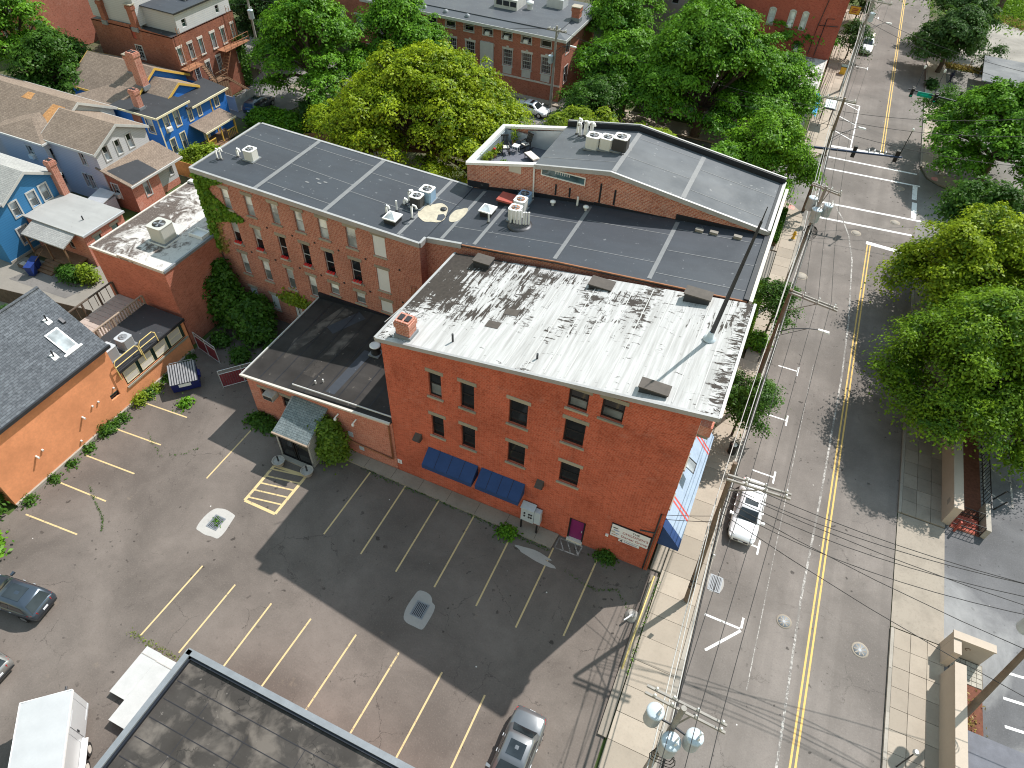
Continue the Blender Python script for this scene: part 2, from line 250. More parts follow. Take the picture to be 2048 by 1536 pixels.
leaf('leaf_yellow2', (0.028, 0.085, 0.006), (0.20, 0.33, 0.012), (0.28, 0.44, 0.02), 0.20); leaf('leaf_dark2', (0.025, 0.065, 0.016), (0.075, 0.155, 0.03), (0.12, 0.25, 0.03), 0.28); leaf('leaf_lime2', (0.05, 0.11, 0.014), (0.22, 0.33, 0.03), (0.32, 0.46, 0.03), 0.36); leaf('leaf_fresh', (0.04, 0.12, 0.008), (0.21, 0.42, 0.02), (0.26, 0.5, 0.02), 0.24); leaf('leaf_grass', (0.06, 0.14, 0.012), (0.18, 0.32, 0.025), (0.2, 0.36, 0.03), 0.3)

def peeled():
    m, t, b = nt_new('roof_peeled')
    g = nd(t, 'ShaderNodeNewGeometry'); sp = nd(t, 'ShaderNodeSeparateXYZ', {0: g.outputs['Position']})
    ps = pos(t, (3.0, 0.42, 1), R(-5)); p = pos(t)
    pw = pos(t, (0.8, 2.4, 1), R(6))
    n1 = noise(t, ps, 1.5, 8, 0.74, 0.5)                 # strokes along the sheets
    n1b = noise(t, pw, 1.6, 8, 0.74, 0.8)                # cross strokes in the seams
    n2 = noise(t, p, 0.28, 3, 0.5)
    colm = noise(t, pos(t, (0.45, 0.05, 1)), 1.0, 2, 0.5)
    west = ramp(t, sp.outputs[0], -16.0, -8.6, 0.19, -0.02)
    east = ramp(t, math_(t, 'ADD', sp.outputs[0], math_(t, 'MULTIPLY', math_(t, 'SUBTRACT', n1b, 0.5), 2.0)), 0.05, 0.75, 0, 0.15)
    south = ramp(t, sp.outputs[1], 24.4, 26.2, 1.0, 0.0)
    base = math_(t, 'ADD', west, math_(t, 'MULTIPLY', math_(t, 'SUBTRACT', n2, 0.46), 0.55))
    base = math_(t, 'SUBTRACT', base, math_(t, 'MULTIPLY', south, 0.2))
    k1 = ramp(t, math_(t, 'ADD', n1, base), 0.595, 0.615)
    k2 = ramp(t, math_(t, 'ADD', n1b, math_(t, 'ADD', math_(t, 'MULTIPLY', base, 0.75), math_(t, 'MULTIPLY', math_(t, 'SUBTRACT', colm, 0.47), 0.75))), 0.61, 0.63)
    k3 = ramp(t, math_(t, 'ADD', n1b, east), 0.63, 0.66)
    k = math_(t, 'MAXIMUM', math_(t, 'MAXIMUM', k1, k2), k3)
    d1 = noise(t, pos(t, (2.6, 0.12, 1)), 1.6, 6, 0.7)
    white = mixc(t, ramp(t, d1, 0.42, 0.66, 0, 0.8), (0.49, 0.49, 0.485), (0.29, 0.285, 0.275))
    white = mixc(t, ramp(t, noise(t, p, 11, 4, 0.7), 0.55, 0.75, 0, 0.4), white, (0.42, 0.40, 0.37))
    dark = mixc(t, noise(t, p, 5, 4, 0.6), (0.018, 0.015, 0.013), (0.075, 0.063, 0.054))
    c = mixc(t, k, white, dark)
    put(t, b, c, 0.75, 0.25); bump(t, b, k, -0.6, 0.02); M['roof_peeled'] = m
    m, t, b = nt_new('roof_peeled_old')
    p = pos(t); ps = pos(t, (1.0, 0.9, 1), R(30)); n1 = noise(t, ps, 0.85, 9, 0.72, 1.6); n2 = noise(t, p, 0.3, 3, 0.5)
    sp = nd(t, 'ShaderNodeSeparateXYZ', {0: nd(t, 'ShaderNodeNewGeometry').outputs['Position']})
    k = ramp(t, math_(t, 'ADD', math_(t, 'ADD', n1, math_(t, 'MULTIPLY', math_(t, 'SUBTRACT', n2, 0.5), 0.5)), ramp(t, sp.outputs[0], -44.5, -40.5, 0.10, -0.02)), 0.46, 0.60)
    c = mixc(t, k, (0.56, 0.54, 0.515), (0.10, 0.08, 0.07)); c = mixc(t, ramp(t, noise(t, p, 8, 4, 0.7), 0.5, 0.75, 0, 0.5), c, (0.33, 0.29, 0.26))
    put(t, b, c, 0.85, 0.2); bump(t, b, k, -0.5, 0.03); M['roof_peeled_old'] = m
    m, t, b = nt_new('chainlink')
    u = uvc(t); sx = nd(t, 'ShaderNodeSeparateXYZ', {0: u})
    put(t, b, (0.45, 0.46, 0.47), 0.5, 0.4, 0.5)
    a = math_(t, 'FRACT', math_(t, 'MULTIPLY', math_(t, 'ADD', sx.outputs[0], sx.outputs[1]), 9.0)); c2 = math_(t, 'FRACT', math_(t, 'MULTIPLY', math_(t, 'SUBTRACT', sx.outputs[0], sx.outputs[1]), 9.0))
    al = math_(t, 'MAXIMUM', math_(t, 'LESS_THAN', a, 0.22), math_(t, 'LESS_THAN', c2, 0.22)); t.links.new(al, b.inputs['Alpha']); M['chainlink'] = m
peeled()
# ---------------------------------------------------------------- geometry helpers
COL = S.collection
Z3 = Vector((0, 0, 1))
class MB:
    """collects faces of ONE object"""
    def __init__(s): s.v = []; s.f = []; s.sm = []
    def add(s, vs, fs, smooth=False):
        o = len(s.v); s.v += [tuple(p) for p in vs]; s.f += [tuple(i+o for i in f) for f in fs]; s.sm += [smooth]*len(fs); return s
    def hexa(s, p): return s.add(p, [(3, 2, 1, 0), (4, 5, 6, 7), (0, 1, 5, 4), (1, 2, 6, 5), (2, 3, 7, 6), (3, 0, 4, 7)])
    def box(s, x0, x1, y0, y1, z0, z1): return s.hexa([(x0, y0, z0), (x1, y0, z0), (x1, y1, z0), (x0, y1, z0), (x0, y0, z1), (x1, y0, z1), (x1, y1, z1), (x0, y1, z1)])
    def fb(s, fr, u0, u1, v0, v1, z0, z1):
        P = fr.p; return s.hexa([P(u0, v1, z0), P(u1, v1, z0), P(u1, v0, z0), P(u0, v0, z0), P(u0, v1, z1), P(u1, v1, z1), P(u1, v0, z1), P(u0, v0, z1)])
    def quad(s, a, b, c, d): return s.add([a, b, c, d], [(0, 1, 2, 3)])
    def prism(s, poly, th):      # poly: top points (ccw from above) with their own z; th: thickness down
        n = len(poly); lo = [(x, y, z-th) for x, y, z in poly]
        return s.add(list(poly)+lo, [tuple(range(n)), tuple(range(2*n-1, n-1, -1))]+[(i, n+i, n+(i+1) % n, (i+1) % n) for i in range(n)])
    def tube(s, a, b, r0, r1=None, n=8, cap=True, smooth=True):
        a = Vector(a); b = Vector(b); r1 = r0 if r1 is None else r1
        d = (b-a).normalized(); t = d.orthogonal().normalized(); w = d.cross(t)
        ps = []
        for c, r in ((a, r0), (b, r1)):
            for i in range(n):
                an = 2*math.pi*i/n; ps.append(c+t*(r*math.cos(an))+w*(r*math.sin(an)))
        s.add(ps, [(i, (i+1) % n, n+(i+1) % n, n+i) for i in range(n)], smooth)
        if cap: s.add(ps[:n][::-1], [tuple(range(n))]); s.add(ps[n:], [tuple(range(n))])
        return s
    def path(s, pts, r, n=6):
        pts = [Vector(p) for p in pts]; ps = []
        for k, p in enumerate(pts):
            d = (pts[min(k+1, len(pts)-1)]-pts[max(k-1, 0)]).normalized()
            t = (d.cross(Z3) if abs(d.z) < 0.9 else d.cross(Vector((1, 0, 0)))).normalized(); w = d.cross(t)
            rr = r[k] if isinstance(r, (list, tuple)) else r
            ps += [p+t*(rr*math.cos(2*math.pi*i/n))+w*(rr*math.sin(2*math.pi*i/n)) for i in range(n)]
        fs = [(k*n+i, k*n+(i+1) % n, (k+1)*n+(i+1) % n, (k+1)*n+i) for k in range(len(pts)-1) for i in range(n)]
        s.add(ps, fs, True); m = len(pts)-1
        s.add([ps[i] for i in range(n)][::-1], [tuple(range(n))]); s.add([ps[m*n+i] for i in range(n)], [tuple(range(n))]); return s
    def lathe(s, c, prof, n=16, smooth=True):
        c = Vector(c); ps = [(c.x+r*math.cos(2*math.pi*i/n), c.y+r*math.sin(2*math.pi*i/n), c.z+z) for r, z in prof for i in range(n)]
        fs = [(k*n+i, k*n+(i+1) % n, (k+1)*n+(i+1) % n, (k+1)*n+i) for k in range(len(prof)-1) for i in range(n)]
        s.add(ps, fs, smooth); m = len(prof)-1
        s.add([ps[i] for i in range(n)][::-1], [tuple(range(n))]); s.add([ps[m*n+i] for i in range(n)], [tuple(range(n))]); return s
    def mesh(s, name, off=(0, 0, 0)):
        me = bpy.data.meshes.new(name); ox, oy, oz = off
        me.from_pydata([(x-ox, y-oy, z-oz) for x, y, z in s.v], [], s.f)
        uv = me.uv_layers.new(name='UVMap'); dat = []
        V = s.v
        for f in s.f:
            a = Vector(V[f[0]]); nrm = Vector((0, 0, 0))
            for i in range(1, len(f)-1): nrm += (Vector(V[f[i]])-a).cross(Vector(V[f[i+1]])-a)
            if nrm.length < 1e-12: nrm = Vector((0, 0, 1))
            nrm.normalize()
            if abs(nrm.z) > 0.985: dat += [q for i in f for q in V[i][:2]]
            else:
                t = Z3.cross(nrm).normalized(); b = nrm.cross(t)
                for i in f: p = Vector(V[i]); dat += [p.dot(t), p.dot(b)]
        uv.data.foreach_set('uv', dat)
        if any(s.sm): me.polygons.foreach_set('use_smooth', s.sm)
        me.update(); return me
    def build(s, name, m, parent=None, world=True):
        """world=True: faces are in world metres, the object keeps them there even under a moved parent"""
        off = (0, 0, 0)
        if parent is not None and world:
            q = parent; off = Vector((0, 0, 0))
            while q is not None: off = off+q.location; q = q.parent
            off = tuple(off)
        o = bpy.data.objects.new(name, s.mesh(name, off)); COL.objects.link(o); o.data.materials.append(M[m] if isinstance(m, str) else m)
        if parent is not None: o.parent = parent
        return o
def bx(name, m, parent, *a): return MB().box(*a).build(name, m, parent)
def tag(o, label=None, cat=None, group=None, kind=None):
    for k, v in (('label', label), ('category', cat), ('group', group), ('kind', kind)):
        if v: o[k] = v
    return o
def thing(name, label, cat, loc=(0, 0, 0), rz=0.0, group=None):
    o = bpy.data.objects.new(name, None); o.empty_display_size = 0.3; COL.objects.link(o); o.location = loc; o.rotation_euler = (0, 0, rz)
    return tag(o, label, cat, group)
def struct(name, mb, m, kind='structure'): return tag(mb.build(name, m), kind=kind)
def dup(root, loc, rz=None, label=None, group=None, parent=None):
    r = root.copy(); COL.objects.link(r); r.location = loc
    if rz is not None: r.rotation_euler = (0, 0, rz)
    if label: r['label'] = label
    if group: r['group'] = group
    for ch in list(root.children):
        c = ch.copy(); COL.objects.link(c); c.parent = r
        for gch in list(ch.children):
            d = gch.copy(); COL.objects.link(d); d.parent = c
    return r
class FR:
    """a wall's frame: u along it, v outward (to the right of p0>p1), z up"""
    def __init__(s, p0, p1):
        s.o = Vector((p0[0], p0[1], 0)); d = Vector((p1[0]-p0[0], p1[1]-p0[1], 0)); s.L = d.length; s.d = d.normalized(); s.n = Vector((s.d.y, -s.d.x, 0))
    def p(s, u, v, z): q = s.o+s.d*u+s.n*v; return (q.x, q.y, z)
def wall(parent, p0, p1, z0, top, m, holes=(), name='wall', depth=0.16):
    """a wall with real openings; top: height or [(u,z)..]; holes (u0,u1,z0,z1)"""
    fr = FR(p0, p1); L = fr.L
    tp = [(0, top), (L, top)] if not isinstance(top, (list, tuple)) else list(top)
    def tz(u):
        for (a, za), (b, zb) in zip(tp, tp[1:]):
            if a-1e-6 <= u <= b+1e-6: return za+(zb-za)*((u-a)/(b-a) if b > a else 0)
        return tp[-1][1]
    us = sorted(set([0.0, L]+[round(h[i], 4) for h in holes for i in (0, 1)]+[u for u, z in tp if 0 < u < L]))
    mb = MB()
    for a, b in zip(us, us[1:]):
        cu = (a+b)/2
        hs = sorted([h for h in holes if h[0] < cu < h[1]], key=lambda h: h[2])
        z = z0
        for h in hs:
            if h[2] > z+1e-4: mb.quad(fr.p(a, 0, z), fr.p(b, 0, z), fr.p(b, 0, h[2]), fr.p(a, 0, h[2]))
            z = h[3]
        mb.quad(fr.p(a, 0, z), fr.p(b, 0, z), fr.p(b, 0, tz(b)), fr.p(a, 0, tz(a)))
    for u0, u1, a, b in holes:
        P = fr.p; D = -depth-0.08
        mb.quad(P(u0, 0, a), P(u0, D, a), P(u1, D, a), P(u1, 0, a)); mb.quad(P(u0, 0, b), P(u1, 0, b), P(u1, D, b), P(u0, D, b))
        mb.quad(P(u0, 0, a), P(u0, 0, b), P(u0, D, b), P(u0, D, a)); mb.quad(P(u1, 0, a), P(u1, D, a), P(u1, D, b), P(u1, 0, b))
    return mb.build(name, m, parent), fr
def window(parent, fr, h, fm='white_paint', up='glass_dark', lo='glass_dark', lint=None, sill=None, trim=0.0, tm=None, mun=0, rec=0.12, fw=0.06):
    """a sash window in the opening h: frame with meeting rail, two panes, sill, lintel or surround"""
    u0, u1, a, b = h; mid = (a+b)/2; mb = MB(); v = -rec
    for x0, x1, y0, y1 in ((u0, u0+fw, a, b), (u1-fw, u1, a, b), (u0+fw, u1-fw, a, a+fw), (u0+fw, u1-fw, b-fw, b), (u0+fw, u1-fw, mid-fw/2, mid+fw/2)):
        mb.fb(fr, x0, x1, v-0.05, v, y0, y1)
    if mun:
        for k in range(1, mun):
            uu = u0+(u1-u0)*k/mun; mb.fb(fr, uu-0.013, uu+0.013, v-0.035, v-0.012, a+fw, b-fw)
        for k in (0.25, 0.75): zz = a+(b-a)*k; mb.fb(fr, u0+fw, u1-fw, v-0.033, v-0.014, zz-0.013, zz+0.013)
    w = mb.build('window', fm, parent)
    MB().quad(*[fr.p(*q) for q in ((u0+fw/2, v-0.03, mid), (u1-fw/2, v-0.03, mid), (u1-fw/2, v-0.03, b-fw/2), (u0+fw/2, v-0.03, b-fw/2))]).build('pane', up, w)
    MB().quad(*[fr.p(*q) for q in ((u0+fw/2, v-0.04, a+fw/2), (u1-fw/2, v-0.04, a+fw/2), (u1-fw/2, v-0.04, mid), (u0+fw/2, v-0.04, mid))]).build('pane', lo, w)
    if lint: MB().fb(fr, u0-0.16, u1+0.16, -0.05, 0.035, b+0.002, b+0.26).build('lintel', lint, w)
    if sill: MB().fb(fr, u0-0.12, u1+0.12, -rec-0.02, 0.09, a-0.13, a-0.002).build('sill', sill, w)
    if trim:
        q = MB(); T = trim
        for x0, x1, y0, y1 in ((u0-T, u0, a-T, b+T), (u1, u1+T, a-T, b+T), (u0, u1, b, b+T), (u0, u1, a-T, a)): q.fb(fr, x0, x1, -0.03, 0.045, y0+.001, y1-.001)
        q.build('surround', tm or fm, w)
    return w
def window_ac(w, fr, h):
    u0, u1, a, b = h; c = (u0+u1)/2; mb = MB().fb(fr, c-0.27, c+0.27, -0.1, 0.3, a+0.04, a+0.42)
    o = mb.build('air_conditioner', 'metal_white', w); MB().fb(fr, c-0.2, c+0.2, 0.3, 0.306, a+0.09, a+0.37).build('grille', 'metal_dark', o) if False else None
def board(parent, fr, h, m='board_white', sill=None, lint=None):
    u0, u1, a, b = h; w = MB().fb(fr, u0+0.01, u1-0.01, -0.09, -0.05, a+0.01, b-0.01).build('boarded_window', m, parent)
    if lint: MB().fb(fr, u0-0.12, u1+0.12, -0.05, 0.03, b+0.002, b+0.24).build('lintel', lint, w)
    if sill: MB().fb(fr, u0-0.08, u1+0.08, -0.14, 0.07, a-0.1, a-0.002).build('sill', sill, w)
    return w
def strip(zf, x0, y0, x1, y1, w, dz=0.012):
    """a flat strip laid along a line on a surface z = zf(x,y)"""
    d = Vector((x1-x0, y1-y0, 0)).normalized(); n = Vector((-d.y, d.x, 0))*(w/2)
    P = [(x0+n.x, y0+n.y), (x0-n.x, y0-n.y), (x1-n.x, y1-n.y), (x1+n.x, y1+n.y)]
    return MB().quad(*[(x, y, zf(x, y)+dz) for x, y in P])
def slab(parent, poly, th, m, name='roof'): return MB().prism(poly, th).build(name, m, parent)
def gable_roof(parent, x0, x1, y0, y1, ze, zr, axis, m, oh=0.3, trim=None, name='roof', th=0.12, yr=None):
    """two slopes; axis 'x': ridge runs along x"""
    mb = MB()
    if axis == 'x':
        yc = (y0+y1)/2 if yr is None else yr; k0 = (zr-ze)/(yc-y0); k1 = (zr-ze)/(y1-yc); X0, X1 = x0-oh, x1+oh
        a = [(X0, y0-oh, ze-k0*oh), (X1, y0-oh, ze-k0*oh), (X1, yc, zr), (X0, yc, zr)]; b = [(X0, yc, zr), (X1, yc, zr), (X1, y1+oh, ze-k1*oh), (X0, y1+oh, ze-k1*oh)]
    else:
        xc = (x0+x1)/2 if yr is None else yr; k0 = (zr-ze)/(xc-x0); k1 = (zr-ze)/(x1-xc); Y0, Y1 = y0-oh, y1+oh
        a = [(xc, Y0, zr), (xc, Y1, zr), (x0-oh, Y1, ze-k0*oh), (x0-oh, Y0, ze-k0*oh)]; b = [(x1+oh, Y0, ze-k1*oh), (x1+oh, Y1, ze-k1*oh), (xc, Y1, zr), (xc, Y0, zr)]
    up = 0.10
    r = MB(); 
    for q in (a, b): r.prism([(x, y, z+up) for x, y, z in q], th)
    o = r.build(name, m, parent)
    if trim:
        for (p, q) in ((a[0], a[3] if axis == 'x' else a[1]), (b[0], b[3])) if False else ():
            pass
        ends = []
        if axis == 'x':
            for X, sx in ((X0, -1), (X1, 1)): ends += [((X, a[0][1], a[0][2]), (X, yc, zr), sx), ((X, b[3][1], b[3][2]), (X, yc, zr), sx)]
            for p, q, sx in ends:
                d = 0.04*sx; MB().hexa([(p[0], p[1], p[2]-.14), (p[0]+d, p[1], p[2]-.14), (q[0]+d, q[1], q[2]-.14), (q[0], q[1], q[2]-.14), (p[0], p[1], p[2]+.12), (p[0]+d, p[1], p[2]+.12), (q[0]+d, q[1], q[2]+.12), (q[0], q[1], q[2]+.12)]).build('bargeboard', trim, o)
            for q, sy in ((a, -1), (b, 1)):
                e = q[0] if sy < 0 else q[3]; y = e[1]; MB().box(X0-.04, X1+.04, min(y, y+.05*sy), max(y, y+.05*sy), e[2]-.12, e[2]+.1).build('gutter', trim, o)
        else:
            for Y, sy in ((Y0, -1), (Y1, 1)): ends += [((a[2][0], Y, a[2][2]), (xc, Y, zr), sy), ((b[0][0], Y, b[0][2]), (xc, Y, zr), sy)]
            for p, q, sy in ends:
                d = 0.04*sy; MB().hexa([(p[0], p[1], p[2]-.14), (p[0], p[1]+d, p[2]-.14), (q[0], q[1]+d, q[2]-.14), (q[0], q[1], q[2]-.14), (p[0], p[1], p[2]+.12), (p[0], p[1]+d, p[2]+.12), (q[0], q[1]+d, q[2]+.12), (q[0], q[1], q[2]+.12)]).build('bargeboard', trim, o)
            for e, sx in ((a[2], -1), (b[0], 1)):
                x = e[0]; MB().box(min(x, x+.05*sx), max(x, x+.05*sx), Y0-.04, Y1+.04, e[2]-.12, e[2]+.1).build('gutter', trim, o)
    return o
def chimney(parent, x, y, z0, z1, w=0.7, d=0.6, m='brick_chimney', cap='stone_lintel', name='chimney', pots=True, bandm=None):
    o = MB().box(x-w/2, x+w/2, y-d/2, y+d/2, z0, z1).build(name, m, parent)
    MB().box(x-w/2-.06, x+w/2+.06, y-d/2-.06, y+d/2+.06, z1-.45, z1-.12).build('corbel', m, o)
    if pots:
        for k in (-1, 1): MB().box(x+k*w*.24-w*.16, x+k*w*.24+w*.16, y-d*.28, y+d*.28, z1-.02, z1+.05).build('flue', 'ink_black', o)
    else: MB().box(x-w/2-.1, x+w/2+.1, y-d/2-.1, y+d/2+.1, z1, z1+.1).build('cap', cap, o)
    MB().box(x-w/2-.08, x+w/2+.08, y-d/2-.08, y+d/2+.08, z0-.1, z0+.35).build('flashing', 'metal_grey', o)
    return o
# ---------------------------------------------------------------- the setting
def sheet(poly, z): return MB().add([(x, y, z) for x, y in poly], [tuple(range(len(poly)))])
def rect(x0, x1, y0, y1, z): return sheet([(x0, y0), (x1, y0), (x1, y1), (x0, y1)], z)
def gmat():
    m, t, b = nt_new('yard'); p = pos(t)
    n = noise(t, p, 0.12, 6, 0.65); n2 = noise(t, p, 4, 5, 0.7)
    c = mixc(t, ramp(t, n, 0.42, 0.6), (0.12, 0.105, 0.075), (0.075, 0.12, 0.03)); c = mixc(t, ramp(t, n2, 0.4, 0.7, 0, 0.5), c, (0.05, 0.06, 0.025))
    put(t, b, c, 0.95, 0.1); M['yard'] = m
gmat()
struct('ground', rect(-900, 900, -300, 1500, -0.05), 'yard')
lot = struct('parking_lot', sheet([(-75, -60), (1.1, -60), (1.1, 22.75), (-17, 22.75), (-28.9, 22.75), (-28.9, 32), (-37.5, 32), (-37.3, 9), (-75, 9)], 0.0), 'asphalt_lot')
street = struct('street', rect(3.95, 14.42, -80, 900, 0.0), 'asphalt_street')
cw_ = struct('cross_street_west', sheet([(-200, 70.6), (0.6, 70.6), (3.95, 67.2), (3.95, 82), (0.9, 79.0), (-200, 79.0)], 0.0), 'asphalt_side')
ce_ = struct('cross_street_east', sheet([(14.42, 67.5), (17.5, 70.5), (200, 70.5), (200, 81), (17, 81), (15.2, 82.3), (14.42, 84.5)], 0.0), 'asphalt_side')
struct('lot_east', rect(17.35, 60, -40, 58, -0.002), 'asphalt_new')
struct('lot_far', sheet([(17.2, 119), (60, 119), (60, 160), (28, 142), (21, 147), (17.2, 140)], 0.0), 'asphalt_old')
struct('lot_corner', rect(17.05, 60, 84, 118, 0.0), 'asphalt_side')
struct('rear_lane', sheet([(-75, 20), (-41, 20), (-41, 26.4), (-44.9, 26.4), (-44.9, 40), (-55, 40), (-55, 29), (-75, 26)], -0.004), 'concrete_drive')
struct('rear_lane_patch', sheet([(-57.5, 25.6), (-51.2, 25.8), (-50.4, 28.4), (-56.5, 28.6)], 0.001), 'asphalt_patch')
struct('side_yard', rect(-44.9, -37.9, 38, 46, -0.003), 'concrete_drive')
struct('driveway_north', sheet([(-63, 59), (-57, 58), (-54.5, 70.6), (-66, 70.6)], 0.002), 'asphalt_side')
struct('driveway_apron', rect(14.45, 17.34, 25.3, 33.85, 0.05), 'concrete_old')
struct('areaway', rect(0.5, 2.15, 54.4, 60.2, 0.10), 'concrete_drive')
# pavements of single slabs
def slab_mesh(w, l, m):
    g_ = 0.012; return MB().prism([(g_, g_, 0), (w-g_, g_, 0), (w-g_, l-g_, 0), (g_, l-g_, 0)], 0.2).mesh('slab')
def pave(name, x0, y0, y1, w, l, m, z=0.13, ncol=1, skip=()):
    base = struct(name, MB().box(x0+.02, x0+w*ncol-.02, y0+.02, y1-.02, -0.03, z-0.05), 'dirt')
    me = slab_mesh(w, l, m); me.materials.append(M[m])
    n = int(round((y1-y0)/l))
    for j in range(n):
        for i in range(ncol):
            yy = y0+j*l
            if any(a <= yy+l/2 <= b for a, b in skip): continue
            o = bpy.data.objects.new('slab', me); COL.objects.link(o); o.parent = base
            o.location = (x0+i*w, yy, z+rnd.uniform(-.006, .006)); o.rotation_euler = (rnd.uniform(-.004, .004), rnd.uniform(-.003, .003), 0)
    return base
pave('sidewalk_west', 1.25, -4.0, 44.0, 2.42, 1.5, 'concrete_walk')
pave('sidewalk_west', 2.2, 44.0, 67.5, 1.47, 1.567, 'concrete_walk')
pave('sidewalk_west', 1.4, 82.5, 136.5, 1.4, 1.8, 'concrete_walk', ncol=2)
pave('sidewalk_east', 14.63, 7.2, 25.2, 0.9, 1.2, 'concrete_walk', ncol=3)
pave('sidewalk_east', 14.63, 33.9, 67.5, 0.9, 1.2, 'concrete_old', ncol=3)
pave('sidewalk_east', 14.63, 84.8, 138.8, 1.2, 1.8, 'concrete_walk', ncol=2)
def corner(name, poly, m='concrete_walk', z=0.13): return struct(name, MB().prism([(x, y, z) for x, y in poly], 0.15), m)
corner('pavement_corner', [(0.55, 60.4), (2.18, 60.4), (2.18, 67.55), (3.68, 67.55), (3.3, 68.6), (2.2, 69.8), (0.55, 70.4)], z=0.125)
corner('pavement_corner', [(-60, 67.6), (0.53, 67.6), (0.53, 70.4), (-60, 70.4)], 'concrete_old', z=0.12)
corner('pavement_corner', [(-60, 79.2), (1.0, 79.2), (2.7, 80.4), (3.6, 82.4), (-60, 82.4)], 'concrete_walk', z=0.12)
corner('pavement_corner', [(14.64, 84.75), (15.3, 82.7), (16.4, 81.6), (18, 81.2), (60, 81.2), (60, 83.9), (17.0, 83.9), (17.0, 84.75)], 'concrete_old', z=0.12)
corner('pavement_corner', [(14.64, 67.55), (60, 67.55), (60, 70.3), (17.3, 70.3), (15.6, 69.4), (14.64, 68.0)], 'concrete_old', z=0.12)
corner('pavement_front', [(0.55, 22.8), (1.23, 22.8), (1.23, 44.0), (0.55, 44.0)], 'concrete_old', z=0.11)
def kerb(x0, x1, y0, y1, l=2.4):
    k = struct('kerb', MB().box(x0+.01, x1-.01, y0+.01, y1-.01, -.05, .10), 'dirt'); n = max(1, int((y1-y0)/l)); L = (y1-y0)/n
    me = MB().box(0, x1-x0, 0.008, L-.008, -.05, 0.15).mesh('kerb_stone'); me.materials.append(M['concrete_kerb'])
    for j in range(n):
        o = bpy.data.objects.new('kerb_stone', me); COL.objects.link(o); o.parent = k; o.location = (x0, y0+j*L, rnd.uniform(-.01, .008))
kerb(3.68, 3.94, -4, 67.2); kerb(14.44, 14.62, 7.2, 25.2); kerb(14.44, 14.62, 33.9, 67.4); kerb(4.21, 4.4, 82.5, 136); kerb(14.44, 14.62, 85, 138)
kerb(-24.9, -20.9, 6.42, 6.62) if False else None
# paint on the street
zf0 = lambda x, y: 0.0
def line(parent, name, m, x0, y0, x1, y1, w, dz=0.005): return strip(zf0, x0, y0, x1, y1, w, dz).build(name, m, parent)
for dx in (-.13, .13): line(street, 'yellow_line', 'paint_yellow', 10.28+dx, -10, 10.28+dx, 65.8, .11); line(street, 'yellow_line', 'paint_yellow', 10.25+dx, 86.3, 10.2+dx, 260, .11)
line(street, 'stop_bar', 'paint_white', 10.0, 66.15, 14.1, 65.95, .55); line(street, 'stop_bar', 'paint_white', 4.6, 85.3, 10.5, 86.1, .5)
for a, b, c, d, w in ((4.5, 82.4, 14.2, 83.0, .28), (4.4, 79.5, 14.6, 80.3, .28), (4.3, 71.8, 14.9, 72.8, .30), (4.3, 68.6, 14.1, 69.6, .30)):
    line(street, 'crosswalk_line', 'paint_white', a, b, c, d, w)
line(street, 'crosswalk_line', 'paint_white', 14.15, 73.0, 14.15, 76.4, .5, .006); line(street, 'crosswalk_line', 'paint_white', 14.1, 77.0, 14.1, 80.1, .5, .006)
for y in (44.6, 38.9, 33.2, 27.2): line(street, 'parking_tick', 'paint_white', 6.42, y-.55, 6.42, y+.55, .12); line(street, 'parking_tick', 'paint_white', 4.9, y, 6.35, y, .12, .006)
for y in (112, 120, 127, 135): line(street, 'parking_tick', 'paint_white', 6.7, y-.6, 6.7, y+.6, .14); line(street, 'parking_tick', 'paint_white', 5.1, y, 6.62, y, .14, .006)
line(street, 'parking_tick', 'paint_white', 4.32, 21.35, 6.4, 21.35, .13); line(street, 'parking_tick', 'paint_white', 6.45, 21.4, 6.45, 22.1, .13); line(street, 'parking_tick', 'paint_white', 6.45, 21.25, 4.83, 19.25, .15, .006)
line(street, 'hatch_line', 'paint_white', 6.75, 86, 6.75, 98.5, .14)
for y in (88, 92.5, 97): line(street, 'hatch_line', 'paint_white', 4.6, y+1.6, 6.7, y, .14, .006)
line(street, 'hatch_line', 'paint_white', 4.6, 98.6, 6.75, 98.5, .14, .007)
pts = [(9.5, 8), (9.52, 15.7), (9.38, 24.7), (9.56, 32.7), (9.7, 45.8), (9.55, 53), (9.0, 62.4), (8.3, 66.6), (7.4, 69.6), (6.1, 72.6)]
for (a, b), (c, d) in zip(pts, pts[1:]): line(street, 'worn_stripe', 'paint_faint', a, b, c, d, .13, .0065)
for (a, b), (c, d) in (((7.4, 18), (7.45, 46)), ((8.35, 20), (8.5, 60))): line(street, 'worn_stripe', 'paint_faint', a, b, c, d, .05, .0068) if a < 8 else None
for x, y in ((1.9, 81.2), (2.3, 69.0), (16.0, 82.6)):
    struct('paint_splash', sheet([(x+.55*math.cos(k*1.05)*(.7+.5*((k*7) % 3)/3), y+.5*math.sin(k*1.05)*(.8+.3*(k % 2))) for k in range(6)], 0.137), 'paint_pink')
